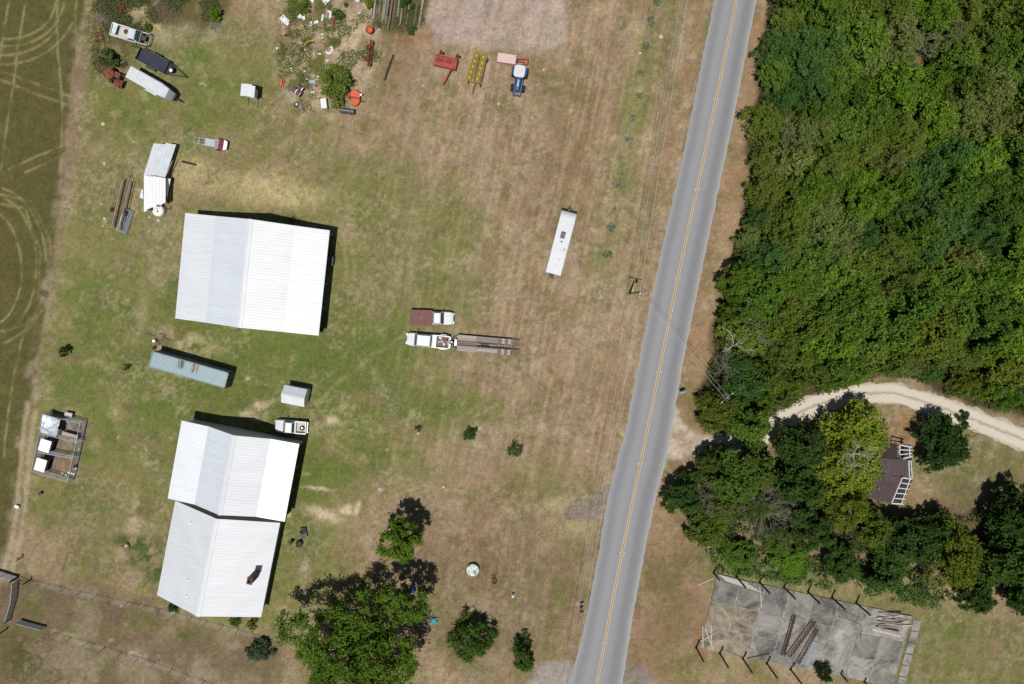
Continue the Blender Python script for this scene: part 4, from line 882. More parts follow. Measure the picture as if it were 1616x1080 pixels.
for z in (1,1.4,1.8,2.2,2.6): MB().tube((-ML/2-.08,.1,z), (-ML/2-.08,.5,z), .02).build('ladder_rung', BLK, t)
MB().box((-ML/2-.3,0,.5), (.5,.7,.18)).build('rear_carrier', BLK, t)
b = MB(); b.bar((ML/2-.1,-.8,.5), (ML/2+.9,0,.5), .1,.12); b.bar((ML/2-.1,.8,.5), (ML/2+.9,0,.5), .1,.12); b.bar((ML/2+.8,0,.5), (ML/2+1.2,0,.5), .1,.1); b.build('drawbar', BLK, t)
MB().lathe((ML/2+.45,0,.56), [(0,0),(.2,0),(.22,.1),(.22,.45),(.12,.55),(0,.56)], 14).build('gas_bottle', GRY, t); MB().tube((ML/2+.75,0,0), (ML/2+.75,0,.6), .05).build('jack', GALV, t)
for s in (-1, 1):
    for x in (-.9, .0): wheel(t, x, s*(h-.18), .36, .36, .24)
    for x, wd in ((-ML*.28,.9),(ML*.1,1.1),(ML*.33,.7)): MB().box((x, s*(h+.005), 1.9), (wd,.03,.65)).build('window', GLASS, t)
MB().box((ML*.22,-h-.01,1.5), (.7,.04,1.85)).build('door', BEI, t)

# tractor
k = Z(660, 0, 5.387); a, b = P(*k(868,575), 1.5), P(*k(838,790), 1.0); f = (b-a); c_ = P(*k(862,605), 2.6)
t = thing('tractor', 'blue tractor with white cab roof and front loader arms', 'tractor', (c_.x, c_.y, 0), math.atan2(f.y, f.x))
b = MB(); b.loft([[(x,-w_,z0),(x,-w_,z1-.1),(x,-w_*.6,z1),(x,w_*.6,z1),(x,w_,z1-.1),(x,w_,z0)] for x, w_, z0, z1 in ((.7,.36,.8,1.6),(1.6,.34,.8,1.52),(2.4,.30,.8,1.38),(2.55,.24,.85,1.2))]); b.build('hood', BLUEP, t)
MB().box((1.5,0,1.56), (1.0,.2,.06)).build('hood_decal', M('pale_decal', (.4,.45,.5), .5), t); MB().tube((1.25,-.38,1.3), (1.25,-.38,2.2), .05).build('exhaust', BLK, t)
MB().loft([[(-.75,-.75,1.0),(.75,-.75,1.0),(.75,.75,1.0),(-.75,.75,1.0)],[(-.7,-.68,2.4),(.6,-.68,2.4),(.6,.68,2.4),(-.7,.68,2.4)]]).build('cab', GLASS, t)
def rrect(x0, x1, w_, r_):
    return [(x0+r_,-w_),(x1-r_,-w_),(x1,-w_+r_),(x1,w_-r_),(x1-r_,w_),(x0+r_,w_),(x0,w_-r_),(x0,-w_+r_)]
b = MB(); b.prism(rrect(-.88,.88,.82,.25), 2.42, 2.56); b.prism(rrect(-.78,.78,.72,.22), 2.56, 2.64); b.build('cab_roof', M('white_cab_roof', (.5,.52,.53), .5, var=.1, scale=2), t)
MB().box((.0,0,.8), (2.0,.7,.5)).build('chassis', BLK, t); MB().box((1.6,0,.62), (1.8,.5,.3)).build('front_axle_frame', BLK, t)
BR = M('blue_rim', A(60,100,160), .6)
for s in (-1, 1):
    wheel(t, -.35, s*.98, .82, .82, .46, rim=BR); wheel(t, 1.95, s*.9, .58, .58, .36, rim=BR)
    fd = MB(); fd.box((-.35, s*.9, 1.72), (1.1,.36,.06)); fd.build('fender', BLUEP, t)
    ar = MB(); ar.bar((.75, s*.58, 1.3), (2.3, s*.58, 1.1), .1,.16); ar.bar((2.3, s*.58, 1.1), (3.05, s*.58, .5), .1,.16); ar.build('loader_arm', BLUEP, t)
MB().bar((2.45,-.6,.98), (2.45,.6,.98), .1,.1).build('loader_crossbar', BLUEP, t); MB().bar((3.02,-.62,.5), (3.02,.62,.5), .14,.3).build('loader_carrier', BLUEP, t)
b = MB(); b.bar((3.05,-.4,.15),(3.05,-.4,.7),.1,.1); b.bar((3.05,.4,.15),(3.05,.4,.7),.1,.1); b.build('carrier_upright', BLUEP, t)
# side mower on the tractor's rear
PINK = M('faded_pink_canvas', A(226,196,188), .8, var=.06)
n4 = [P(*k(*a), .9) for a in ((678,447),(835,468),(830,550),(668,525))]; c_ = sum(n4, Vector())/4; d = (n4[1]-n4[0])+(n4[2]-n4[3]); dL = d.length/2; dW = ((n4[0]-n4[3]).length+(n4[1]-n4[2]).length)/2
t = thing('disc_mower', 'side-mounted disc mower with faded pink canvas cover and red arm behind the tractor', 'mower', (c_.x, c_.y, 0), math.atan2(d.y, d.x))
MB().loft([[(-dL/2,-dW/2,z),(dL/2,-dW/2,z),(dL/2,dW/2,z),(-dL/2,dW/2,z)] for z in (.25,.86)]+[[(-dL/2+.06,-dW/2+.1,.93),(dL/2-.06,-dW/2+.1,.93),(dL/2-.06,dW/2-.06,.93),(-dL/2+.06,dW/2-.06,.93)]]).build('canvas_cover', PINK, t)
MB().bar((-dL/2,-dW/2-.03,.84), (dL/2,-dW/2-.03,.84), .08,.12).build('edge_bar', REDP, t); MB().bar((-dL/2-.03,-dW/2,.84), (-dL/2-.03,dW/2,.84), .08,.12).build('edge_bar', REDP, t)
b = MB(); b.box((dL/2+.1,0,.5),(.3,.5,.5)); b.build('gearbox', BLK, t)
b = MB(); b.bar((dL/2+.1,.15,.95),(dL/2+1.85,.3,.95),.16,.14); b.bar((dL/2+.2,-.15,.85),(dL/2+1.2,-.2,.85),.1,.1); b.bar((dL/2+1.75,.3,.95),(dL/2+1.75,-.55,.85),.18,.16); b.bar((dL/2+1.0,-.5,.9),(dL/2+1.8,-.5,.9),.14,.14); b.build('hitch_arm', REDP, t)
MB().box((-dL/2+.25,0,.12), (.3,dW-.2,.24)).build('skid', BLK, t); MB().box((dL/2-.3,0,.12), (.3,dW-.2,.24)).build('skid', BLK, t); MB().bar((dL/2+1.75,-.1,0),(dL/2+1.75,-.1,.9),.1,.1).build('stand', BLK, t)
# wheel rake
YW = M('rake_yellow', A(178,158,70), .75, var=.25, scale=6); YC = M('rake_yellow_hub', A(206,186,96), .7, var=.1)
c_ = G(*k(495,575), .6); rzr = ang(k(508,450), k(460,800)); t = thing('hay_rake', 'wheel hay rake with two rows of yellow finger wheels on a rusty frame', 'rake', c_, rzr)
ri = -rzr
def loc2(x, y, z=.6):
    v_ = P(*k(x, y), z)-c_; return (v_.x*math.cos(ri)-v_.y*math.sin(ri), v_.x*math.sin(ri)+v_.y*math.cos(ri))
def rake_wheel(x, y, tilt):
    b = MB(); b.lathe((0,0,0), [(.50,-.03),(.56,-.03),(.56,.03),(.50,.03),(.50,-.03)], 22)
    for i in range(22):
        a_ = 2*math.pi*i/22; b.bar((.14*math.cos(a_),.14*math.sin(a_),.02), (.52*math.cos(a_),.52*math.sin(a_),0), .045,.02)
    for i in range(22):
        a_ = 2*math.pi*(i+.5)/22; b.bar((.55*math.cos(a_),.55*math.sin(a_),0), (.66*math.cos(a_+.15),.66*math.sin(a_+.15),-.04), .03,.015)
    o = b.build('finger_wheel', YW, t, (x, y, .62)); o.rotation_euler = tilt
    hb = MB().lathe((0,0,0), [(0,.08),(.1,.07),(.13,.03),(.2,.025),(.2,.0),(0,.0)], 16).build('hub', YC, o); return o
for (x, y), s in [((495,473),1),((480,520),1),((465,565),1),((450,612),1),((435,657),1),((555,488),-1),((543,535),-1),((530,582),-1),((518,630),-1),((503,672),-1)]:
    lx, ly = loc2(x, y, .65); rake_wheel(lx, ly, (R(-32*s), R(26), 0))
lx, ly = loc2(560,470); 
for s, (p, q_) in ((1, ((525,470),(470,690))), (-1, ((585,500),(535,700)))):
    a, b_ = loc2(*p), loc2(*q_); MB().bar((*a,.42), (*b_,.42), .1,.12).build('frame_bar', RST, t)
a, b_ = loc2(485,700), loc2(460,800); MB().bar((*a,.5), (*b_,.35), .12,.12).build('drawbar', M('dull_red_steel', A(128,74,60), .8, var=.2), t)
a, b_ = loc2(425,690), loc2(530,715); MB().bar((*a,.5), (*b_,.5), .12,.12).build('toolbar', M('dull_red_steel', A(128,74,60), .8), t)
for q_ in ((425,695),(530,722),(590,510)): a = loc2(*q_); wheel(t, a[0], a[1], .28, .28, .16)
a = loc2(458,795); MB().bar((a[0]-.1,a[1],0),(a[0]-.1,a[1],.4),.07,.07).build('stand', RST, t)
# red mower conditioner
n4 = [P(*k(*a), 1.1) for a in ((140,470),(335,512),(320,592),(128,545))]; c_ = sum(n4, Vector())/4; d = (n4[1]-n4[0])+(n4[2]-n4[3]); dL = d.length/2; dW = ((n4[0]-n4[3]).length+(n4[1]-n4[2]).length)/2
t = thing('mower_conditioner', 'red mower conditioner with long offset drawbar on the mown grass', 'farm implement', (c_.x, c_.y, 0), math.atan2(d.y, d.x))
MB().loft([[(-dL/2,-dW/2,.2),(dL/2,-dW/2,.2),(dL/2,dW/2,.2),(-dL/2,dW/2,.2)],[(-dL/2,-dW/2+.05,.9),(dL/2,-dW/2+.05,.9),(dL/2,dW/2,1.1),(-dL/2,dW/2,1.1)],[(-dL/2+.1,-dW/2+.35,1.1),(dL/2-.1,-dW/2+.35,1.1),(dL/2-.1,dW/2-.1,1.2),(-dL/2+.1,dW/2-.1,1.2)]]).build('hood', REDP, t)
MRN = M('dark_red_canvas', A(140,62,62), .9, var=.15)
for s in (-1, 1): MB().box((s*dL*.2-.1,dW*.1,1.19), (dL*.34,dW*.42,.05)).build('canvas_panel', MRN, t)
MB().bar((-dL/2+.2,dW/2+.14,1.05), (dL/2-.1,dW/2+.14,1.05), .22,.2).build('beam', REDP, t)
for x in (-dL/2+.55, dL/2-.45):
    MB().bar((x,dW/2,.9), (x+.1,dW/2+1.05,.6), .16,.16).build('lift_arm', M('dull_red_steel', A(128,74,60), .8), t); wheel(t, x+.28, dW/2+.75, .4, .4, .26)
MB().box((dL/2-.18,0,.95), (.3,dW*.9,.6)).build('gearcase', REDP, t)
v_ = P(*k(200,715), .6)-Vector((c_.x,c_.y,0)); a_ = -t.rotation_euler.z; e = (v_.x*math.cos(a_)-v_.y*math.sin(a_), v_.x*math.sin(a_)+v_.y*math.cos(a_))
b = MB(); b.bar((dL/2-.5,dW/2,1.32), (dL/2-.75,-dW/2-.2,1.1), .2,.2); b.bar((dL/2-.75,-dW/2-.15,1.1), (e[0]+.35,e[1]+.3,.7), .2,.2); b.bar((e[0]+.4,e[1]+.35,.7), (e[0],e[1],.55), .3,.16); b.build('drawbar', REDP, t)
MB().tube((e[0]+.3,e[1]+.3,0), (e[0]+.3,e[1]+.3,.9), .05).build('jack', RST, t)

# ------------------------------------------------------------------ north-west scrap corner
k = Z(140, 20, 7.2)
OLDW = M('chalky_white_paint', A(218,221,224), .8, var=.12, scale=2.5)
t5, q5 = pickup('abandoned white pickup wreck without a hood, weeds in its engine bay', k(255,185), k(685,310), 1.0, 1.95, 1.0, 1.3, 'bed', hoodless=True, paint=OLDW, name='wrecked_pickup')
mw5 = Matrix.Translation(t5.location) @ Matrix.Rotation(t5.rotation_euler.z, 4, 'Z')
def on(mw, o, x, y, z, rz=0): o.matrix_world = mw @ Matrix.Translation((x, y, z)) @ Matrix.Rotation(rz, 4, 'Z'); return o
on(mw5, tag(MB().slab([(-.35,-.9,.1),(.3,-.85,.2),(.35,.8,.05),(-.3,.9,.15)], .04).build('scrap_sheet', TIN), 'crumpled grey sheet across the bed of the wrecked pickup', 'metal sheet'), q5['xr']+.7, .1, 1.2)
b = thing('scrap_hood', 'white-rimmed rusty lid lying on the wrecked pickup', 'scrap'); MB().lathe((0,0,0), [(0,.06),(.4,.04),(.4,0),(0,0)], 12).build('lid', RST, b); MB().lathe((0,0,0), [(.4,0),(.55,0),(.55,.07),(.4,.07)], 12).build('rim_band', OLDW, b); on(mw5, b, q5['xb0']-.35, .2, 1.05)
# black utility trailer
n4 = [P(*k(*a), .9) for a in ((600,395),(920,560),(850,690),(530,530))]; c_ = sum(n4, Vector())/4; d = (n4[1]-n4[0])+(n4[2]-n4[3]); L = d.length/2; W_ = ((n4[0]-n4[3]).length+(n4[1]-n4[2]).length)/2
t = thing('utility_trailer', 'black steel utility trailer with high sides and spare wheel on its drawbar', 'trailer', (c_.x, c_.y, 0), math.atan2(d.y, d.x))
DB = M('dark_blue_black_deck', A(58,62,72), .8, var=.25, scale=4)
n = 11
for i in range(n): MB().box((-L/2+L*(i+.5)/n,0,.6), (L/n-.02,W_-.2,.05)).build('deck_board', DB, t)
for s in (-1, 1):
    MB().box((0,s*(W_/2-.05),.75), (L,.07,.4)).build('side_panel', BLK, t); MB().bar((-L/2,s*W_/2,.98),(L/2,s*W_/2,.98),.08,.07).build('top_rail', GRY, t)
    for x in (-.35,.45): wheel(t, x, s*(W_/2+.14), .34, .34, .22)
    MB().box((.05,s*(W_/2+.14),.72), (1.6,.26,.05)).build('fender', BLK, t)
MB().box((-L/2,0,.8), (.08,W_,.55)).build('tailgate', BLK, t); MB().box((L/2,0,.75), (.07,W_,.4)).build('front_panel', BLK, t)
v_ = [P(*k(*a), .6)-Vector((c_.x,c_.y,0)) for a in ((1110,735),(943,665))]; a_ = -t.rotation_euler.z; e, sw_ = [(p.x*math.cos(a_)-p.y*math.sin(a_), p.x*math.sin(a_)+p.y*math.cos(a_)) for p in v_]
b = MB(); b.bar((L/2,-W_/2+.05,.6),(e[0],e[1],.55),.12,.12); b.bar((L/2,W_/2-.05,.6),(e[0],e[1],.55),.12,.12); b.build('drawbar', BLK, t); MB().prism([(L/2+.05,-W_/2+.15),(L/2+1.0,-.35),(L/2+1.0,.35),(L/2+.05,W_/2-.15)], .6, .66).build('front_deck', BLK, t)
s_ = MB().lathe((sw_[0],sw_[1],.67), [(.2,.02),(.34,0),(.37,.08),(.37,.16),(.34,.22),(.2,.2),(.2,.02)], 20).build('spare_wheel', TYRE, t, smooth=True); MB().lathe((sw_[0],sw_[1],.67), [(0,.16),(.1,.18),(.26,.22),(.26,.1)], 14).build('rim', M('white_rim', (.62,.62,.62), .5), s_)
MB().tube((e[0]-.5,e[1],0),(e[0]-.5,e[1],.8),.05).build('jack', GALV, t)
# white enclosed trailer
n4 = [P(*k(*a), 2.3) for a in ((480,600),(945,885),(905,990),(415,735))]; a, b_ = (n4[0]+n4[3])/2, (n4[1]+n4[2])/2; d = b_-a; L = d.length; c_ = (a+b_)/2; W_ = (n4[0]-n4[3]).length*.98
t = thing('stock_trailer', 'long white enclosed livestock trailer with tapered nose beside the black trailer', 'trailer', (c_.x, c_.y, 0), math.atan2(d.y, d.x)); h = W_/2
def srg(x, w_, zb, zt): return [(x,-w_,zb),(x,-w_,zt-.12),(x,-w_+.15,zt),(x,w_-.15,zt),(x,w_,zt-.12),(x,w_,zb)]
MB().loft([srg(-L/2,h,.5,2.3),srg(L/2-1.9,h,.5,2.3),srg(L/2-.55,h*.78,.5,2.28)]).build('box', OLDW, t); MB().loft([srg(L/2-.55,h*.77,.8,2.27),srg(L/2-.3,h*.7,.9,2.0),srg(L/2+.1,h*.6,1.0,1.5)]).build('nose', GALV, t)
for s in (-1, 1):
    for x in (-.5,.35): wheel(t, x, s*(h+.02), .36, .36, .22)
    MB().box((-.08,s*(h+.05),.8), (1.9,.3,.06)).build('fender', OLDW, t)
b = MB(); b.bar((L/2,0,.55),(L/2+1.1,0,.5),.14,.14); b.tube((L/2+.8,0,0),(L/2+.8,0,.7),.05); b.build('drawbar', BLK, t)
for i in range(5): MB().box((-L/2+.6+i*.85,-h-.01,1.5), (.6,.03,.18)).build('side_slot', BLK, t)
# rusty harvester hulk
c_ = G(*k(290,740), 1); t = thing('rusty_machine', 'rust-red hulk of an old farm machine with a round drum', 'machine', c_, R(-25))
RR_ = M('flaking_rust_paint', A(92,52,46), .9, var=.35, scale=2.5, col2=A(138,86,68)); 
MB().lathe((-.85,.25,.4), [(0,0),(.8,0),(.86,.1),(.86,1.0),(.7,1.12),(0,1.2)], 20).build('drum', RR_, t)
MB().box((.35,.55,.75), (.9,.8,.9)).build('gearbox', RR_, t); MB().box((.7,-.65,.65), (.9,.8,.8)).build('engine_block', RR_, t); MB().bar((0,-.9,.5),(1.4,-.9,.5),.2,.2).build('frame_rail', RST, t); MB().bar((-.2,.9,.9),(1.6,.75,.6),.16,.16).build('frame_rail', RST, t)
MB().box((1.25,-.35,.7), (.35,.9,.5)).build('hopper', RR_, t); MB().tube((.1,-.1,.5),(1.0,-.1,.5),.2).build('shaft', RST, t)
for x, y in ((-.5,-.75),(.9,1.05)): wheel(t, x, y, .4, .4, .24, rim=RST)
# cultivator
c_ = G(*k(105,265), .5); t = thing('cultivator', 'rusty orange cultivator frame with spring tines in the weeds', 'cultivator', c_, R(8)); OR_ = M('rusty_orange', A(142,90,56), .85, var=.3, scale=4)
for s in (-.55,.0,.55): MB().bar((-.8,s,.45),(.8,s+.1,.45),.07,.08).build('toolbar', OR_, t)
for s in (-.55,.55): MB().bar((s,-1.2,.5),(s*.6,1.2,.5),.08,.08).build('beam', OR_, t)
for i in range(6):
    x = -.7+.28*i; MB().path([(x,-.5,.45),(x,-.75,.55),(x,-.85,.25),(x,-.65,0)], .025).build('tine', RST, t)
REDQ = M('dull_plough_red', A(140,58,54), .85, var=.3); c_ = G(194,17); t = thing('red_plough', 'small faded red implement lost among tall weeds', 'implement', c_, R(60)); MB().bar((-.7,0,.4),(.7,0,.4),.14,.16).build('beam', REDQ, t); MB().bar((-.5,-.3,.2),(-.2,.3,.5),.1,.3).build('blade', REDQ, t); MB().bar((.3,-.3,.2),(.5,.3,.5),.1,.3).build('blade', REDQ, t); MB().bar((0,0,0),(0,0,.4),.1,.1).build('stand', REDP, t)
c_ = G(*k(400,585)); t = thing('scrap_rack', 'small rusty frame of bars behind the stock trailer', 'scrap', c_, R(-60))
for i in range(4): MB().bar((-.4+.27*i,-.5,.3),(-.4+.27*i,.5,.35),.08,.08).build('bar', GALV if i == 1 else RST, t)
for s in (-1,1): MB().bar((-.5,s*.4,.24),(.5,s*.4,.24),.07,.06).build('crossbar', RST, t); MB().bar((-.4*s,.4*s,0),(-.4*s,.4*s,.24),.06,.06).build('foot', RST, t)

# striped low trailer
kk = Z(140, 190, 4); c4 = [P(*kk(*a), .6) for a in ((735,100),(880,118),(870,207),(733,168))]; c_ = sum(c4, Vector())/4; d = (c4[1]-c4[0]); 
t = thing('ski_boat_trailer', 'small trailer loaded with grey and maroon panels, twin rails trailing', 'trailer', (c_.x, c_.y, 0), ang(kk(660,130), kk(870,170))); MAR = M('maroon_panel', A(122,52,58), .7, var=.12)
for i, (x0, x1, w_, mt) in enumerate(((-1.75,-.25,1.15,GALV),(-.22,.42,1.5,WOOD),(.45,1.2,1.65,MAR),(1.22,1.75,1.6,TINW))): MB().prism([(x0,-w_/2),(x1,-w_/2*(.7 if i == 3 else 1)),(x1,w_/2*(.7 if i == 3 else 1)),(x0,w_/2)], .55, .62+.05*i).build('panel', mt, t)
for i in range(5): MB().box((-.15+.12*i,0,.7), (.05,1.55,.05)).build('slat', GALV, t)
for s in (-1,1):
    MB().bar((-3.6,s*.45,.4),(1.4,s*.5,.48),.09,.1).build('rail', GALV, t); wheel(t, .3, s*.85, .28, .28, .18)
MB().bar((-2.7,-.5,.46),(-2.7,.5,.46),.08,.08).build('crossbar', GALV, t); MB().tube((-3.3,0.45,0),(-3.3,.45,.4),.05).build('jack', GALV, t); MB().tube((-3.3,-.45,0),(-3.3,-.45,.4),.05).build('jack', GALV, t)

# hay elevator frame and stacked gates
k = Z(150, 220, 6.75)
a, b_ = P(*k(330,440), .8), P(*k(215,950), .8); d = a-b_; c_ = (a+b_)/2; L = d.length; t = thing('hay_elevator', 'long rusty hay elevator frame with pale pipe rails lying in grass', 'hay elevator', (c_.x, c_.y, 0), math.atan2(d.y, d.x)); PALEP = M('pale_rusty_pipe', A(176,160,152), .8, var=.2, scale=4)
for y, mt, r_ in ((.62,PALEP,.10),(-.58,PALEP,.08),(1.25,RST,.04),(-.95,RST,.05),(.0,RST,.035)): MB().tube((-L/2,y,.75),(L/2,y,.75),r_).build('rail', mt, t)
for i in range(22): x = -L/2+.15+i*(L-.3)/21; MB().bar((x,-.95,.68),(x,1.25,.68),.05,.05).build('crossbar', RST, t)
b = MB(); b.bar((L/2,-.8,.7),(L/2+.95,-.25,.6),.08,.08); b.bar((L/2,.1,.7),(L/2+.95,-.25,.6),.08,.08); b.build('hitch', BLK, t)
for s in (-1,1): wheel(t, -1.1, .2+s*1.2, .36, .36, .2); MB().bar((L/2-.5,.2+s*.6,0),(L/2-.5,.2+s*.6,.7),.07,.07).build('leg', RST, t)
def gate(name, label, a, b_, h, n, mat, group=None, lean=0, loc_z=0, stiles=4):
    p, q_ = G(*a), G(*b_); c0 = (p+q_)/2; L = (q_-p).length; t = thing(name, label, 'gate', (c0.x, c0.y, loc_z), math.atan2((q_-p).y, (q_-p).x), group)
    for i in range(n): z = .15+(h-.15)*i/(n-1); MB().tube((-L/2,lean*z,z),(L/2,lean*z,z),.042 if i not in (0,n-1) else .05).build('rail', mat, t)
    for i in range(stiles): x = -L/2+L*i/(stiles-1); MB().tube((x,lean*.0,.0),(x,lean*h,h),.045).build('stile', mat, t)
    return t
a, b_ = G(*k(378,755)), G(*k(300,993)); d = a-b_; c_ = (a+b_)/2; L = 3.6; 
t = thing('stacked_gates', 'stack of galvanised tube gates lying flat beside the hay elevator', 'gates', c_, math.atan2(d.y, d.x))
for j in range(3):
    for i in range(6): MB().tube((-L/2,-.66+.26*i+.03*j,.12+.11*j),(L/2,-.66+.26*i+.03*j,.12+.11*j),.045).build('rail', GALV, t)
    for i in range(4): MB().tube((-L/2+L*i/3,-.7,.07+.11*j),(-L/2+L*i/3,.7,.07+.11*j),.03).build('stile', GALV, t)
MB().bar((-L/2,.72,.3),(L/2,.72,.3),.1,.5).build('trough_side', TIN, t); MB().box((0,0,.02), (L*.8,1.2,.04)).build('pallet', DWOOD, t)
c_ = G(299,258); tag(MB().tube((-1.1,0,.13),(1.1,0,.13),.16,.13).build('log', DWOOD, None, c_, R(-14)), 'dark log lying beside the sagging shed', 'log')  # long dark tapered cylinder lying on the grass
# ------------------------------------------------------------------ scrap yard by the pole stack
k = Z(400, 0, 5.387)
SCRW = M('white_scrap', (.62,.64,.65), .6, var=.1, scale=3)
sheet_thing('metal_sheet', 'white metal door panel with a notched corner on bare ground', 'metal sheet', [k(225,165),k(258,125),k(312,180),k(300,198),k(305,205),k(290,225)], SCRW, .15)
sheet_thing('metal_sheet', 'large white sheet beside the weeds at the yard end', 'metal sheet', [k(570,-10),k(640,-30),k(660,0),k(612,45)], SCRW, .12)
sheet_thing('metal_sheet', 'bent L-shaped white sheet in the weeds near red scrap', 'metal sheet', [k(625,92),k(668,105),k(660,165),k(645,165),k(648,115)], SCRW, .25)
for i, pts in enumerate([[(370,150),(400,120),(420,150),(395,165)],[(480,190),(500,185),(500,225),(470,228)],[(515,190),(550,178),(555,195),(520,210)],[(585,125),(605,130),(590,185),(575,180)],[(405,150),(440,140),(445,165),(430,180)],[(485,-5),(520,-5),(510,28),(488,15)],[(568,290),(595,292),(600,305),(575,300)]]):
    sheet_thing('scrap_piece', 'torn white scrap of sheet metal among the weeds', 'scrap', [k(*p) for p in pts], SCRW if i % 3 else TIN, .16, group='torn white scraps')
rr = random.Random(33); bits = [SCRW, TIN, WOOD, RST, DWOOD, M('blue_bit', (.12,.2,.3), .6)]
for i in range(46):
    x, y = rr.gauss(500, 38), rr.gauss(85, 48)
    if not (432 < x < 585 and 4 < y < 172): continue
    s = rr.uniform(1.2, 4.2); a0 = rr.uniform(0, 6.28); pts = [(x+s*math.cos(a0+j*1.57+rr.uniform(-.4,.4)), y+s*rr.uniform(.3,.8)*math.sin(a0+j*1.57)) for j in range(4)]
    mi = rr.randrange(6); sheet_thing('litter_piece', ['small white flake','small grey tin flake','small weathered board','small rusty flake','small dark board','small blue flake'][mi]+' of litter strewn over the scrap yard', 'litter', pts, bits[mi], .08, group='litter over the scrap yard')
t = thing('window_frame', 'broken white frame corner on bare sandy soil', 'frame', G(*k(645,430)))
for a, b_ in (((655,398),(675,415)),((675,415),(650,460)),((650,460),(615,445))):
    p, q_ = G(*k(*a))-Vector(t.location), G(*k(*b_))-Vector(t.location); MB().bar((p.x,p.y,.05),(q_.x,q_.y,.09),.2,.06).build('rail', SCRW, t)
p = G(*k(985,255), .9); t = thing('orange_hopper', 'round orange steel hopper beside the pole stack', 'hopper', p)
MB().lathe((0,0,0), [(.25,0),(.3,.3),(.55,.75),(.56,.92),(.52,.92),(.45,.7),(.22,.45),(0,.42)], 22).build('tub', ORNG, t, smooth=True)
MB().lathe((0,0,.92), [(.5,-.02),(.58,-.02),(.58,.04),(.5,.04)], 22).build('rim_ring', RST, t)
a, b_ = G(*k(1012,350)), G(*k(985,578)); d = a-b_; c_ = (a+b_)/2; L = d.length; t = thing('grain_auger', 'rusty seed-drill beam with round seed boxes in the weeds', 'farm implement', c_, math.atan2(d.y,d.x)); DRD = M('dark_rust_red', A(128,62,50), .9, var=.3, scale=4)
for s in (-.18,.18): MB().bar((-L/2,s,.5),(L/2,s,.5),.12,.14).build('beam', DRD, t)
for x in (.72,-.98): MB().lathe((x+.1,.32,.3), [(0,0),(.3,0),(.38,.5),(.34,.5),(.2,.3),(0,.3)], 18).build('seed_box', DRD, t)
for i in range(7): MB().bar((-L/2+.3+i*.55,-.3,.4),(-L/2+.3+i*.55,.3,.4),.08,.08).build('crossbar', RST, t)
MB().bar((-1.2,.4,.35),(-.6,1.35,.2),.1,.1).build('hitch_bar', BLK, t)
for x in (-1.6,1.6): wheel(t, x, -.3, .26, .26, .14, rim=RST)
a, b_ = G(*k(1190,475)), G(*k(1115,692)); d = a-b_; c_ = (a+b_)/2; L = d.length; t = thing('disc_harrow', 'narrow black row of harrow discs on an axle', 'harrow', c_, math.atan2(d.y,d.x))
MB().tube((-L/2,0,.28),(L/2,0,.28),.05).build('axle', BLK, t)
for i in range(13): MB().lathe((-L/2+.15+i*(L-.3)/12,0,.28), [(0,0),(.2,.03),(.28,.07),(.2,.045),(0,.02)], 14, 'x').build('disc', BLK, t)
# orange rotary cutter
p = G(*k(858,830), .8); t = thing('rotary_cutter', 'orange rotary mower deck with two rounded lobes and black gearbox bar', 'mower', p, R(-5))
def lobe(cx, cy, r_, z0, z1): return MB().lathe((cx,cy,z0), [(0,z1-z0),(r_*.8,z1-z0),(r_*.95,(z1-z0)*.92),(r_,(z1-z0)*.7),(r_,0)], 20)
lobe(-.05,.55,.72,.3,.75).build('deck_lobe', ORNG, t); lobe(.1,-.55,.62,.3,.75).build('deck_lobe', ORNG, t); MB().box((.42,.1,.52), (.75,1.5,.38)).build('deck', ORNG, t)
MB().bar((-.55,.02,.85),(.9,-.12,.85),.12,.12).build('gearbox_bar', BLK, t); MB().bar((-.95,-.25,.4),(-.5,-.4,.5),.16,.2).build('guard_arm', ORNG, t); MB().bar((-1.0,-.3,.4),(-.9,.5,.45),.14,.2).build('guard_arm', ORNG, t)
MB().box((.95,.5,.76), (.3,.3,.06)).build('tail_plate', TINW, t); wheel(t, 1.15, -.3, .22, .22, .14); wheel(t, -.1, 1.2, .2, .2, .12); wheel(t, 0, -1.1, .2, .2, .12)
# black tank, white box, barrels, tyre
a, b_ = G(*k(740,945)), G(*k(867,962)); c_ = (a+b_)/2; L = (b_-a).length; t = thing('black_tank', 'black cylindrical tank with a pale seam lying on the grass', 'tank', c_, math.atan2((b_-a).y,(b_-a).x)); DG = M('charcoal_plastic', (.05,.05,.055), .6, var=.2)
MB().lathe((0,0,.42), [(0,-L/2),(.36,-L/2),(.42,-L/2+.1),(.42,L/2-.1),(.36,L/2),(0,L/2)], 20, 'x').build('body', DG, t, smooth=False)
MB().bar((-L/2+.1,0,.85),(L/2-.1,0,.85),.06,.03).build('seam', GALV, t)
for x in (-.6,.6): MB().box((x,0,.04), (.16,.9,.1)).build('cradle', BLK, t)
p = G(*k(597,880), .9); t = thing('chest_freezer', 'white chest freezer standing outdoors by the leafy bush', 'freezer', p, R(-84))
MB().box((0,0,.42), (1.45,.85,.8)).build('cabinet', M('dull_blue_grey', (.3,.34,.37), .6), t); MB().box((0,-.02,.86), (1.5,.86,.09)).build('lid', PLW, t); MB().box((.5,-.46,.62), (.3,.04,.06)).build('handle', BLK, t)
BRL = M('brown_barrel', A(112,84,80), .8, var=.2, scale=4)
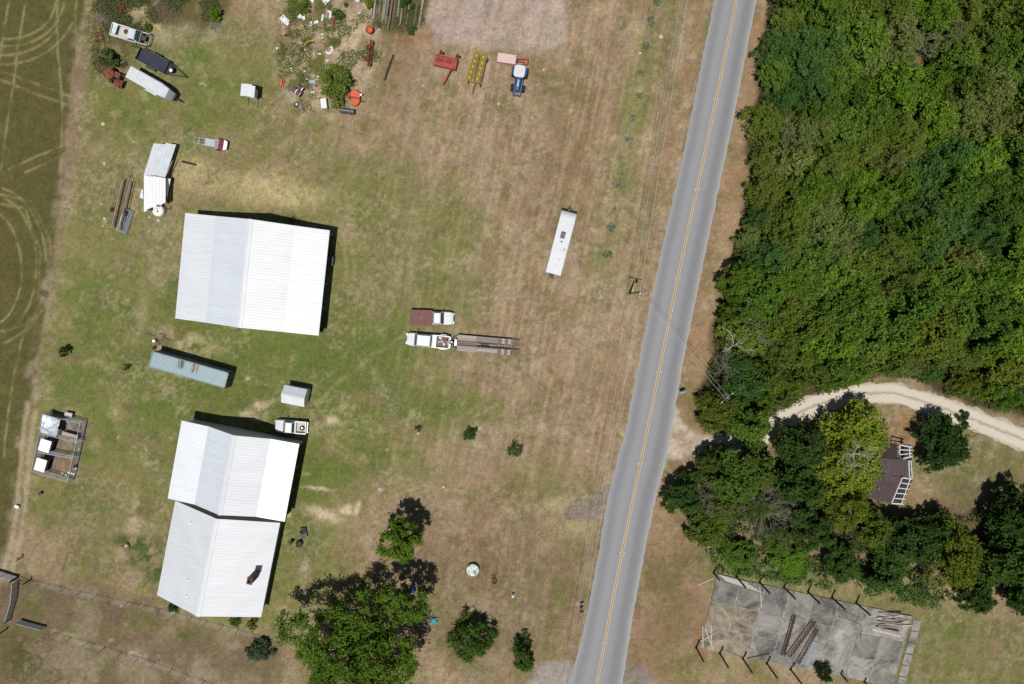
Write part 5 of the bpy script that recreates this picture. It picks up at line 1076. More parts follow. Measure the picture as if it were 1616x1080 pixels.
for cx, cy, r_, L, rz, lb in ((372,783,.46,1.5,-38,'big brown barrel with a white band lying in weeds'),(400,748,.36,1.1,-38,'smaller brown barrel with a white end lying in weeds')):
    p = G(*k(cx,cy), .4); t = thing('barrel', lb, 'barrel', p, R(rz)); MB().lathe((0,0,r_), [(0,-L/2),(r_*.97,-L/2),(r_,-L/2+.05),(r_*.97,-L/6),(r_,L/6),(r_,L/2-.05),(r_*.97,L/2),(0,L/2)], 20, 'x').build('shell', BRL, t)
    x = 0 if r_ > .4 else L/2-.12; MB().lathe((x,0,r_), [(r_+.005,-.06),(r_+.02,-.06),(r_+.02,.06),(r_+.005,.06)], 20, 'x').build('band', TINW, t)
    if r_ > .4: MB().lathe((L/2-.05,0,r_), [(r_+.005,-.04),(r_+.02,-.04),(r_+.02,.04),(r_+.005,.04)], 20, 'x').build('band', TIN, t)
p = G(*k(370,893)); t = thing('old_tyre', 'old tyre lying beside a broken concrete lump', 'tyre', p); flat_tyre(t, .42, .26); 
sheet_thing('concrete_lump', 'broken pale concrete piece next to the old tyre', 'concrete', [k(385,870),k(402,878),k(425,930),k(400,938),k(380,915)], CON[2], .2)
t = thing('orange_post', 'fallen pinkish pipe with an orange fork fixed to it', 'pipe', G(*k(250,690))); PK = M('pinkish_pipe', A(196,112,92), .8, var=.15)
p, q_ = G(*k(198,645))-Vector(t.location), G(*k(302,730))-Vector(t.location); MB().tube((p.x,p.y,.12),(q_.x,q_.y,.12),.08).build('pipe', PK, t)
p = G(*k(240,718))-Vector(t.location); b = MB(); b.bar((p.x+.05,p.y+.5,.2),(p.x-.2,p.y-.6,.12),.16,.16); b.bar((p.x+.05,p.y+.5,.2),(p.x+.2,p.y-.55,.12),.16,.16); b.bar((p.x+.05,p.y+.7,.2),(p.x+.05,p.y+.2,.24),.24,.2); b.build('fork', ORNG, t)
p = G(*k(295,812)); t = thing('broken_pallet', 'broken pallet of thin pale slats on the grass edge', 'pallet', p, R(32))
for i in range(5): MB().box((0,-.65+.33*i,.12), (1.0-.12*(i % 2),.09,.03)).build('slat', lw, t)
for s in (-.35,.35): MB().box((s,0,.05), (.08,1.6,.09)).build('bearer', WOOD, t)
p = G(*k(508,688)); t = thing('junk_mattress', 'litter of grey boards with a pale blue sheet by the bush', 'litter', p, R(10))
rr = random.Random(3)
for i in range(7): MB().box((rr.uniform(-.5,.6),.9-.22*i+rr.uniform(-.05,.05),.05+.04*(i % 2)), (rr.uniform(.5,1.2),.14,.04)).build('board', [WOOD, lw, BRL][i % 3], t)
MB().slab([(-.7,-.25,.2),(.2,-.45,.16),(.3,-.05,.22),(-.6,.1,.18)], .03).build('blue_sheet', M('pale_blue_sheet', A(160,190,204), .6), t)
sheet_thing('tarp_scrap', 'flat brown-grey tarp with pointed corner on bare ground', 'tarp', [k(458,715),k(540,700),k(538,718),k(492,752)], M('brown_tarp', A(156,134,122), .9, var=.15), .03)
pts = [(440,398),(447,380),(460,368),(480,358),(500,354),(520,356)]; q_ = [G(*k(*p)) for p in pts]
t = thing('yellow_hose', 'yellow and black hose curled over weeds', 'hose', q_[2]); MB().path([(p-q_[2])+Vector((0,0,.3)) for p in q_], .1).build('hose', M('hose_yellow', A(206,160,50), .6, var=.2), t); MB().path([(p-q_[2])+Vector((.12,-.22,.22)) for p in q_[1:]], .08).build('hose', BLK, t); MB().box((-.75,-1.1,.2), (.35,.5,.4)).build('reel', BLK, t)
p = G(*k(688,190)); t = thing('red_scrap', 'thin red steel scrap bar among weeds near white sheets', 'scrap', p, R(70)); MB().bar((-.8,0,.3),(.7,.1,.35),.14,.14).build('bar', REDP, t); MB().box((-.7,0,.2), (.35,.4,.36)).build('block', REDP, t); MB().bar((.5,-.2,.15),(.6,.35,.2),.1,.1).build('arm', REDP, t)
p = G(*k(790,52)); t = thing('black_drum', 'small black drum on bare ground beside the weeds', 'drum', p); MB().lathe((0,0,0), [(0,0),(.26,0),(.28,.1),(.28,.5),(.24,.55),(0,.56)], 16).build('body', BLK, t); MB().lathe((0,0,.5), [(.28,0),(.3,.02),(.28,.05)], 16).build('hoop', GRY, t)
p = G(*k(895,12)); t = thing('white_drum', 'white rounded plastic drum by yellow-green shrubs', 'drum', p); MB().lathe((0,0,0), [(0,0),(.4,0),(.42,.1),(.42,.8),(.36,.95),(.15,1.0),(0,1.0)], 18).build('body', PLW, t, smooth=True); MB().lathe((.1,.1,.98), [(.08,0),(.08,.07),(0,.07)], 10).build('cap', GRY, t)
# stack of old utility poles
k2 = Z(540, 0, 8.978); PW = [M('grey_pole_%d' % i, A(*c), .9, var=.25, scale=3) for i, c in enumerate([(150,150,130),(128,114,104),(172,172,156),(140,110,96)])]
pol = [((440,-160),(410,232),2,0,.15),((490,-160),(445,282),2,0,.17),((560,-160),(530,190),0,0,.13),((618,-160),(568,325),0,0,.16),((648,-160),(598,300),0,.3,.15),((672,-160),(618,335),0,0,.16),((745,-160),(655,442),3,.22,.18),((700,-160),(640,240),1,.36,.15),((775,-160),(735,200),1,0,.14),((830,-160),(790,250),0,0,.14),((885,-160),(820,380),0,0,.17),((925,-40),(880,260),1,0,.13),((955,60),(905,355),2,0,.10),((1062,60),(1008,470),1,0,.14),((1175,-160),(1085,405),2,0,.16)]
for i, (a, b_, m_, z, r_) in enumerate(pol):
    p, q_ = G(*k2(*a)), G(*k2(*b_)); c_ = (p+q_)/2; L = (q_-p).length
    lb = {0:'weathered grey utility pole lying in the pole stack',1:'brown-grey utility pole lying in the pole stack',2:'pale silvery utility pole lying in the pole stack',3:'thick reddish-brown pole lying on top of the pole stack'}[m_]
    tag(MB().tube((-L/2,0,r_),(L/2,0,r_),r_,r_*.8,9).build('utility_pole', PW[m_], None, (c_.x,c_.y,z), math.atan2((q_-p).y,(q_-p).x), smooth=False), lb, 'log', 'old poles in the stack')

# ------------------------------------------------------------------ dog kennels
k = Z(40, 640, 8.308)
FW = M('fence_wire', (.35,.37,.38), .5, .4); KB = M('kennel_grey_board', A(124,118,110), .9, var=.2, scale=4)
c_ = G(*k(420,600)); t = thing('dog_pen', 'chain-link dog pen of three bays with grey gravelly floor', 'kennel pen', c_)
cor = [P(*k(*a), 1.8)-c_ for a in ((222,118),(715,238),(630,640),(548,1005),(75,862),(178,362))]
cor = [Vector((p.x,p.y,0)) for p in cor]
def link_run(a, b_, parent, name='wire_panel', h=1.8):
    L = (b_-a).length; n = max(2, round(L/2.3)); b = MB()
    for i in range(int(L/.14)): 
        p = a.lerp(b_, i/(L/.14)); b.bar((p.x,p.y,.05),(p.x,p.y,h),.012,.012)
    for i in range(11): z = .1+(h-.12)*i/10; b.bar((a.x,a.y,z),(b_.x,b_.y,z),.012,.012)
    b.build(name, FW, parent); MB().tube((a.x,a.y,h),(b_.x,b_.y,h),.035).build('top_rail', GALV, parent); MB().tube((a.x,a.y,.06),(b_.x,b_.y,.06),.03).build('bottom_rail', GALV, parent)
    for i in range(n): p = a.lerp(b_, i/n); MB().tube((p.x,p.y,0),(p.x,p.y,h+.04),.04).build('post', GALV, parent)
for a, b_ in zip(cor, cor[1:]+cor[:1]): link_run(a, b_, t)
def dv(a, b_): 
    p, q_ = P(*k(*a), 1.8)-c_, P(*k(*b_), 1.8)-c_; link_run(Vector((p.x,p.y,0)), Vector((q_.x,q_.y,0)), t, 'divider_panel')
dv((178,372), (690,490)); dv((130,610), (620,700))
MB().prism([(p.x*.97,p.y*.97) for p in (cor[0].lerp(cor[1],.45), cor[1], cor[2], cor[2].lerp(cor[5],.5))], -.03, .05).build('floor_slab', CON[3], t)
def dog_house(corners, z, label, ht):
    q4 = [P(*k(*a), z) for a in corners]; c0 = sum(q4, Vector())/4; d = (q4[1]-q4[0])+(q4[2]-q4[3]); L, W_ = d.length/2, ((q4[0]-q4[3]).length+(q4[1]-q4[2]).length)/2
    t = thing('dog_house', label, 'dog house', (c0.x,c0.y,0), math.atan2(d.y,d.x))
    n = 5; me = panel_mesh(W_/n-.005, L, .2, .025)
    for i in range(n):
        o = link('roof_panel', me, TINW, t); o.matrix_local = Matrix(((0,1,0,-L/2),(-1,0,0,W_/2-W_*i/n),(0,0,1,z),(0,0,0,1)))
    w0, w1 = L/2-.12, W_/2-.14
    MB().box((0,w1,z/2-.03), (2*w0,.05,z-.1)).build('wall', KB, t); MB().box((0,-w1,z/2-.03), (2*w0,.05,z-.1)).build('wall', KB, t); MB().box((-w0+.03,0,z/2-.03), (.05,2*w1-.06,z-.1)).build('wall', KB, t)
    MB().box((w0-.03,0,z*.7), (.05,2*w1-.06,z*.5)).build('front_wall', KB, t); MB().box((w0-.2,0,.15), (.5,2*w1-.1,.08)).build('floor', DWOOD, t)
dog_house(((205,432),(345,475),(305,630),(165,585)), 1.55, 'dog house with white ribbed roof in the middle bay next to the tarp', 1)
dog_house(((150,685),(285,722),(245,885),(110,840)), 1.55, 'dog house with white ribbed roof in the end bay away from the tarp', 1)
# tarp canopy
q4 = [P(*k(*a), 2.1) for a in ((225,115),(450,195),(390,415),(178,360))]; c0 = sum(q4, Vector())/4; c0.z = 0; t = thing('tarp_canopy', 'silver-grey tarp stretched over poles with deep folds at the pen corner', 'tarp', c0)
b = MB(); n = 14; vs = []; rr = random.Random(7)
for i in range(n+1):
    for j in range(n+1):
        u, v = i/n, j/n; p = (q4[0]*(1-u)+q4[1]*u)*(1-v)+(q4[3]*(1-u)+q4[2]*u)*v
        z = 2.1-.45*math.sin(math.pi*u)*math.sin(math.pi*v)-.55*abs(float(vnoise(np.array([u*2.3+v*1.1]), np.array([v*3.1-u*.8]), 5)[0])-.5)-.22*abs(float(vnoise(np.array([u*6+v*2]), np.array([v*4-u*3]), 9)[0])-.5)
        e = .06*math.sin(9*v) if i == n else 0; vs.append((p.x-c0.x+e, p.y-c0.y, z))
b.add(vs, [(i*(n+1)+j, (i+1)*(n+1)+j, (i+1)*(n+1)+j+1, i*(n+1)+j+1) for i in range(n) for j in range(n)]); b.build('tarp', M('silver_tarp', (.42,.45,.48), .45, .2, .1, 2), t)
for p in q4: MB().tube((p.x-c0.x,p.y-c0.y,0), (p.x-c0.x,p.y-c0.y,2.0), .04).build('pole', GALV, t)
q4 = [P(*k(*a), .9) for a in ((485,340),(690,395),(675,470),(470,410))]; c0 = sum(q4, Vector())/4; d = q4[1]-q4[0]; L = d.length; t = thing('plank_platform', 'low bleached plank platform standing inside the dog pen', 'platform', (c0.x,c0.y,0), math.atan2(d.y,d.x))
for i in range(5): MB().box((0,-.36+.18*i,.88+.006*(i % 2)), (L,.165,.04)).build('plank', lw if i % 2 else M('peeling_board', A(184,168,152), .9, var=.3, scale=5), t)
for s in (-1,1):
    MB().box((s*(L/2-.15),0,.82), (.08,.85,.08)).build('bearer', WOOD, t)
    for y in (-.35,.35): MB().box((s*(L/2-.15),y,.39), (.09,.09,.78)).build('leg', WOOD, t)
p = G(*k(568,122), .6); t = thing('feed_bin', 'pale square feed bin just outside the dog pen', 'bin', p, R(-12)); MB().box((0,0,.32), (1.1,.62,.62)).build('bin_body', KB, t); MB().box((0,0,.66), (1.18,.7,.06)).build('lid', M('pale_grey_board', A(206,200,190), .8), t)
p = G(*k(570,470), .0); 
p = G(*k(575,200)); t = thing('dog_bowl', 'white bucket by the pen gate', 'bucket', p); MB().lathe((0,0,0), [(0,0),(.2,0),(.26,.4),(.22,.4),(.17,.05),(0,.05)], 14).build('pail', PLW, t); MB().path([(-.24,0,.4),(-.15,0,.55),(.15,0,.55),(.24,0,.4)], .012).build('handle', GALV, t)
for i, (x, y) in enumerate(((495,890),(540,912),(610,890),(640,900),(575,880),(715,575),(668,830))):
    p = G(*k(x,y)); t = thing('dog_dish', 'small white dish on the dirt in the dog pen', 'dish', p, 0, 'dishes in the pen'); MB().lathe((0,0,0), [(0,.05),(.1,.05),(.15,.14),(.19,.14),(.14,0),(0,0)], 12).build('bowl', PLW, t); 
p = G(*k(672,790)); t = thing('black_tub', 'black plastic tub at the pen fence', 'tub', p); MB().lathe((0,0,0), [(0,.05),(.22,.05),(.27,.35),(.3,.35),(.25,0),(0,0)], 14).build('tub_shell', BLK, t); MB().tube((-.3,0,.33),(-.36,0,.3),.02).build('handle', BLK, t)

# ------------------------------------------------------------------ gates and fences in the south-west
k = Z(0, 880, 8.308); PIPE = M('grey_pipe_gate', (.30,.32,.33), .5, .4, .15, 4)
gate('pipe_gate', 'grey pipe gate panel hung at the braced corner post', k(242,310), k(222,545), 1.45, 7, PIPE)
gate('pipe_gate', 'grey pipe gate panel continuing to the end post', k(221,550), k(146,800), 1.45, 7, PIPE)
gate('wire_gate', 'dark mesh-filled gate lying half open by the dirt lot', k(280,822), k(605,912), 1.2, 8, PIPE, stiles=9)
gate('pipe_gate', 'grey pipe gate across the two-wheel track', k(-190,120), k(228,252), 1.45, 7, PIPE)
def fpost(x, y, h, r_, label, brace=None):
    p = G(*k(x,y)); t = thing('fence_post', label, 'fence post', p); MB().tube((0,0,0),(0,0,h),r_,r_*.9,8).build('shaft', DWOOD, t); MB().lathe((0,0,h), [(r_*.9,0),(r_*.5,.04),(0,.05)], 8).build('cap', DWOOD, t)
    if brace: q_ = G(*k(*brace))-p; MB().tube((0,0,1.1),(q_.x,q_.y,.25),.06).build('brace', DWOOD, t)
fpost(236,262,1.9,.13,'stout dark corner post with a brace rail by the gates',(390,300)); fpost(402,296,1.7,.12,'dark brace post next to the gate corner'); fpost(92,935,1.7,.11,'dark end post below the pipe gates'); fpost(145,805,1.6,.1,'dark hinge post between the pipe gates')
fpost(300,0,1.5,.07,'thin dark post beside the wheel tracks')
def wire_fence(label, pts, n, posth=1.2, name='wire_fence'):
    q_ = resample(pts, n); p0 = G(*q_[0]); t = thing(name, label, 'fence', p0); W_ = [G(*p)-p0 for p in q_]; rr = random.Random(n)
    for p in W_: MB().tube((p.x,p.y,0),(p.x+rr.uniform(-.06,.06),p.y+rr.uniform(-.06,.06),posth),.04,n=6).build('post', DWOOD, t)
    for z in (.35,.7,1.05): MB().path([(p.x,p.y,z) for p in W_], .012, 4).build('wire', FW, t)
wire_fence('sagging wire fence on thin posts between the house and the dirt lot', [(52,918),(120,934),(250,962),(350,988),(425,1010)], 16)
wire_fence('sagging wire fence on thin posts across the dirt lot', [(85,1000),(150,1018),(240,1046),(330,1080),(400,1105)], 13)
p = G(29,799); t = thing('water_trough', 'small blue-grey tub beside the wheel tracks', 'tub', p, R(-20)); MB().box((0,0,.2),(.6,.4,.4)).build('tub_body', TIN, t); MB().box((0,0,.41),(.68,.48,.04)).build('rim', PLW, t)
p = G(66,778); t = thing('black_box', 'small black box on the grass by the wheel tracks', 'box', p, R(30)); MB().box((0,0,.2),(.5,.4,.4)).build('box_body', BLK, t); MB().box((0,0,.41),(.54,.44,.04)).build('lid', BLK, t)
p = G(35,878); t = thing('stake', 'short dark stake by the wheel tracks', 'stake', p); MB().tube((0,0,0),(0,0,1.0),.06).build('shaft', BLK, t); MB().box((0,0,1.02),(.3,.2,.1)).build('plate', BLK, t)
# well cover, fire ring, cistern, vent stub, planters
k = Z(0, 760, 3.232); p = G(*k(650,325)); t = thing('well_ring', 'round concrete well cover with a short pipe in lush grass', 'well', p); MB().lathe((0,0,0), [(0,.3),(.25,.3),(.27,.36),(.4,.36),(.42,0)], 18).build('ring', CON[3], t); MB().lathe((0,0,.3), [(.22,0),(.2,.1),(0,.12)], 14).build('lid', M('pale_lid', A(210,190,160), .8), t); MB().tube((-.9,-.15,.1),(-.3,-.05,.12),.07).build('pipe', BLK, t)
k = Z(430, 760, 3.376); p = G(*k(1067,472), .5); t = thing('round_cistern', 'round tub with flaking white and green top on the lawn', 'cistern', p)
def flake():
    m = M('flaking_white_green', (.62,.64,.6), .8, 0, .02, 3.2, .3, col2=A(150,168,150), thr=(.47,.56)); return m
MB().lathe((0,0,0), [(1.0,0),(1.02,.62),(.94,.66)], 28).build('wall', M('cistern_wall', A(150,146,132), .9), t); MB().lathe((0,0,0), [(.95,.64),(.8,.7),(0,.74)], 28).build('lid', flake(), t); MB().lathe((.35,-.3,.7), [(.3,0),(.28,.07),(0,.09)], 14).build('hatch', M('green_hatch', A(110,170,140), .7, var=.2), t)
p = G(*k(1182,525)); t = thing('fire_pit', 'rusty fire pit scrap on scorched grass', 'fire pit', p, R(15)); rr = random.Random(5)
MB().lathe((0,-.15,0), [(.42,0),(.45,.22),(.4,.22),(.37,.02),(0,.03)], 16).build('pan', RST, t); MB().bar((-.4,.3,.12),(.4,.55,.16),.12,.1).build('bar', DRD, t); MB().bar((-.2,.75,.1),(.35,.8,.12),.1,.1).build('bar', RST, t); MB().bar((-.35,-.6,.05),(.3,-.3,.3),.08,.06).build('bar', DRD, t)
p = G(*k(1281,612), .8); t = thing('white_post', 'white-capped short post standing alone on the lawn', 'post', p); MB().tube((0,0,0),(0,0,.85),.07).build('shaft', GALV, t); MB().lathe((0,0,.8), [(.2,0),(.2,.12),(.1,.2),(0,.22)], 14).build('cap', PLW, t)
CLAY = M('terracotta', A(120,88,70), .9, var=.15)
# ------------------------------------------------------------------ playground under the big tree
k = Z(560, 870, 8.308); BLP = M('play_blue', A(30,74,190), .45, var=.1); LBL = M('pipe_pale', (.45,.47,.5), .4, .3)
a, b_ = P(*k(575,815), 2.2), P(*k(960,995), 2.2); c_ = (a+b_)/2; c_.z = 0; L = (b_-a).length; t = thing('swing_set', 'metal swing set with blue top bar and pale legs in tree shade', 'swing set', c_, math.atan2((b_-a).y,(b_-a).x))
MB().tube((-L/2,0,2.2),(L/2,0,2.2),.06).build('top_bar', BLP, t)
for x in (-L/2,L/2,.3):
    for s in (-1,1): MB().tube((x,0,2.18),(x,s*1.15,0),.04).build('leg', LBL, t)
for x in (-1.6,-.5,1.3):
    for s in (-.25,.25): MB().tube((x+s,0,2.18),(x+s,0,.55),.018).build('chain', LBL, t)
    MB().box((x,0,.53),(.6,.24,.05)).build('swing_seat', BLP, t)
p = G(*k(745,520), .8); t = thing('plastic_slide', 'bright blue plastic slide with thin metal ladder under the tree', 'slide', p, R(8))
b = MB(); b.loft([[(-.45,y,z),(.45,y,z),(.45,y,z+.18),(.38,y,z+.18),(.38,y,z+.05),(-.38,y,z+.05),(-.38,y,z+.18),(-.45,y,z+.18)] for y, z in ((.5,1.25),(.1,.9),(-.35,.4),(-.6,.25))]); b.build('chute', BLP, t)
for s in (-.3,.3): MB().tube((s,.55,1.3),(s,1.3,0),.03).build('ladder_rail', LBL, t); MB().tube((s,.5,1.2),(s,.45,0),.03).build('leg', LBL, t)
for i in range(4): f = .2+.2*i; MB().tube((-.3,.55+.75*f,1.3*(1-f)),(.3,.55+.75*f,1.3*(1-f)),.025).build('rung', LBL, t)
p = G(*k(765,290)); t = thing('hand_cart', 'thin metal cart frame with long handle in tree shade', 'cart', p, R(80)); MB().tube((-1.6,0,.2),(.2,0,.7),.03).build('handle', LBL, t); MB().tube((.2,0,.7),(.7,.35,.9),.03).build('fork', LBL, t); MB().tube((.2,0,.7),(.7,-.35,.9),.03).build('fork', LBL, t); MB().tube((.2,0,0),(.2,0,.7),.03).build('stand', LBL, t); MB().box((-1.6,0,.15),(.3,.4,.06)).build('foot_plate', BLP, t)
p = G(*k(1035,925), .4); t = thing('turtle_sandbox', 'round teal plastic sandbox at the edge of tree shade', 'sandbox', p); TEAL = M('teal_plastic', A(70,150,150), .5, var=.12); MB().lathe((0,0,0), [(.5,0),(.58,.18),(.52,.32),(.2,.42),(0,.44)], 20).build('shell', TEAL, t, smooth=True); MB().box((.5,.35,.12),(.3,.25,.2)).build('head', TEAL, t)
for x, y in ((.45,-.4),(-.45,-.4),(-.45,.4)): MB().box((x,y,.08),(.3,.22,.16)).build('flipper', TEAL, t)
p = G(*k(158,570), .6); t = thing('garden_table', 'small white table with teal rim under the big tree', 'table', p, R(6)); MB().box((0,0,.58),(1.0,1.1,.05)).build('rim', TEAL, t); MB().box((0,0,.63),(.78,.9,.06)).build('top', PLW, t)
for x in (-.4,.4):
    for y in (-.45,.45): MB().box((x,y,.28),(.06,.06,.55)).build('leg', TEAL, t)
for (x, y), lb in (((225,780),'small deep-blue plastic chair by the big tree trunk'),((325,800),'small pale-blue plastic chair under big tree branches')):
    p = G(*k(x,y)); t = thing('plastic_chair', lb, 'chair', p, R(30)); mt = BLP if x < 300 else M('pale_blue_plastic', A(130,150,200), .5)
    MB().box((0,0,.4),(.45,.45,.05)).build('seat', mt, t); MB().box((-.22,0,.68),(.05,.45,.5)).build('backrest', mt, t)
    for sx in (-.18,.18):
        for sy in (-.18,.18): MB().box((sx,sy,.19),(.05,.05,.38)).build('leg', mt, t)
# ------------------------------------------------------------------ mailboxes, poles, wires
def mailbox(px_, py_, label, rz, two=False, big=False):
    p = G(px_,py_); t = thing('mailbox', label, 'mailbox', p, rz); MB().box((0,0,.5),(.1,.1,1.0)).build('post', DWOOD, t); MB().box((0,0,.99),(.7,.14,.05)).build('arm', DWOOD, t); s = 1.5 if big else 1
    b = MB(); r_ = .13*s; b.loft([[(x,-r_,1.02),(x,-r_,1.02+r_*1.2)]+[(x,-r_*math.cos(a),1.02+r_*1.2+r_*math.sin(a)) for a in (R(45),R(90),R(135))]+[(x,r_,1.02+r_*1.2),(x,r_,1.02)] for x in (-.28*s,.28*s)]); b.build('box', BLK if not big else M('blue_grey_box', (.22,.26,.32), .5), t)
    MB().box((.29*s,0,1.02+r_),(.02,r_*1.7,r_*1.8)).build('door', GALV, t); MB().box((0,-r_-.02,1.3),(.05,.02,.18)).build('flag', REDP, t)
mailbox(917,953, 'black mailbox on a post in the pair by the verge, near the gravel apron', R(5)); mailbox(917.5,960.5, 'second black mailbox of the pair, set toward the gravel apron', R(5)); mailbox(1075.5,617.5, 'lone blue-grey mailbox by the sandy drive mouth', R(200), big=True)
POLEW = M('pole_wood', A(120,110,100), .9, var=.2, scale=3)
WH = 8.4
def upole(base_px, label, rz, h=9.0, arm=True):
    p = G(*base_px); t = thing('power_pole', label, 'utility pole', p, rz); MB().tube((0,0,0),(0,0,h),.16,.11,10).build('shaft', POLEW, t)
    if arm:
        MB().bar((-1.1,.12,h-.6),(1.1,.12,h-.6),.1,.12).build('crossarm', POLEW, t)
        for x in (-1,0,1): MB().lathe((x,.12,h-.54), [(.05,0),(.09,.05),(.05,.1),(.09,.14),(0,.2)], 8).build('insulator', PLW, t)
    MB().lathe((.28,0,h-2.0), [(0,0),(.22,0),(.22,.75),(.1,.8),(0,.8)], 14).build('transformer', GALV, t)
    return p
pA = upole((993,463.5), 'wooden power pole with a crossarm on the roadside grass', ang((1066,200),(1004,462))+R(90)); 
pB = upole((1120,617), 'wooden power pole rising through the roadside trees', R(40), 9.5)
pN = upole((1100,-190), 'distant wooden power pole farther along the road, away from the house', ang((1066,200),(1004,462))+R(90)); pS = upole((862,1240), 'distant wooden power pole farther along the road, past the gravel apron', ang((1066,200),(1004,462))+R(90))
WIRE = M('aluminium_wire', (.5,.5,.5), .5, .5, .02)
def wire(a, b_, za, zb, sag, r_, label):
    n = 16; pts = []
    for i in range(n+1):
        f = i/n; p = a.lerp(b_, f); pts.append(Vector((p.x-a.x, p.y-a.y, za+(zb-za)*f-4*sag*f*(1-f))))
    tag(MB().path(pts, r_, 5).build('power_line', WIRE, None, (a.x,a.y,0)), label, 'power line')
dr_ = (pN-pS).normalized(); nn_ = Vector((-dr_.y, dr_.x, 0))
for o, nm in ((0,'top conductor'),(.9,'field-side conductor')):
    e = nn_*o
    wire(pA+e, pN+e, WH+(.55 if o == 0 else .1), WH+(.55 if o == 0 else .1), .5, .022, nm+' leaving the roadside pole toward the field machinery'); wire(pA+e, pS+e, WH+(.55 if o == 0 else .1), WH+(.55 if o == 0 else .1), .5, .022, nm+' leaving the roadside pole toward the mailbox pair')
for o, nm in ((-.35,'upper wire'),(.35,'lower wire')):
    e = nn_.cross(Vector((0,0,1)))*o; wire(pA+e*.3, pB+e, WH-.2+o*.5, 9.0+o*.6, .35, .016, nm+' crossing the road to the pole in the trees')
# roadside sticks
k = Z(820, 300, 6)
plank((695,942), (795,918), 0, .12, 'thin fallen stick on dry grass near the power pole', WOOD, 'stick', 'stick', kk=k, h=.1); plank((930,925), (980,910), 0, .1, 'short fallen stick on dry grass beside the power pole', WOOD, 'stick', 'stick', kk=k, h=.1)

# odds and ends behind the container
p = G(246,538.5); t = thing('grey_drum', 'small grey drum standing behind the shipping container', 'drum', p); MB().lathe((0,0,0), [(0,0),(.28,0),(.3,.06),(.3,.55),(.26,.6),(0,.58)], 16).build('body', GALV, t); MB().lathe((0,0,.4), [(.3,0),(.32,.03),(.3,.06)], 16).build('hoop', GRY, t)
p = G(245,549); t = thing('dark_crate', 'small dark crate behind the shipping container', 'crate', p, R(10)); MB().box((0,0,.2),(.5,.4,.4)).build('crate_body', BLK, t); MB().box((0,0,.42),(.54,.44,.04)).build('lid', DWOOD, t)
p = G(251,549); t = thing('leaning_board', 'flat pinkish board leaning on litter behind the shipping container', 'board', p, R(15)); MB().box((0,0,.08),(1.0,.7,.05)).build('face_board', M('pinkish_board', A(176,136,112), .9, var=.2), t); MB().box((0,.2,.025),(.9,.1,.05)).build('batten', WOOD, t)
for i, (x, y) in enumerate(((236,528),(256,527),(262,533))):
    plank((x-6, y-1), (x+8, y+2+i), .0, .22, ['long','short','cracked'][i]+' brown board in the litter behind the shipping container', BRL, kk=lambda a, b: (a, b))
# ------------------------------------------------------------------ vegetation
def leaf_mat(name, rough=.6):
    m = bpy.data.materials.new(name); m.use_nodes = True; n = m.node_tree.nodes; l = m.node_tree.links; n.remove(n['Principled BSDF'])
    out = n['Material Output']; oi = n.new('ShaderNodeObjectInfo'); at = n.new('ShaderNodeAttribute'); at.attribute_name = 'tint'
    hs = n.new('ShaderNodeHueSaturation'); l.new(oi.outputs['Color'], hs.inputs['Color'])
    def mr(src, lo, hi):
        r = n.new('ShaderNodeMapRange'); r.inputs[3].default_value = lo; r.inputs[4].default_value = hi; l.new(src, r.inputs[0]); return r.outputs[0]
    l.new(mr(at.outputs['Fac'], .58, 1.5), hs.inputs['Value']); l.new(mr(at.outputs['Fac'], .506, .494), hs.inputs['Hue'])
    d = n.new('ShaderNodeBsdfDiffuse'); tr = n.new('ShaderNodeBsdfTranslucent'); mx = n.new('ShaderNodeMixShader'); mx.inputs[0].default_value = .36
    g = n.new('ShaderNodeBsdfGlossy'); g.inputs['Roughness'].default_value = .5; g.inputs['Color'].default_value = (.5,.5,.5,1); m2 = n.new('ShaderNodeMixShader'); m2.inputs[0].default_value = .012
    l.new(hs.outputs[0], d.inputs[0]); l.new(hs.outputs[0], tr.inputs[0]); l.new(d.outputs[0], mx.inputs[1]); l.new(tr.outputs[0], mx.inputs[2]); l.new(mx.outputs[0], m2.inputs[1]); l.new(g.outputs[0], m2.inputs[2]); l.new(m2.outputs[0], out.inputs[0])
    return m
LEAF = leaf_mat('foliage'); BARK = M('bark', A(96,84,72), .95, var=.3, scale=3); PBARK = M('pale_bark', A(176,170,160), .9, var=.2, scale=3)
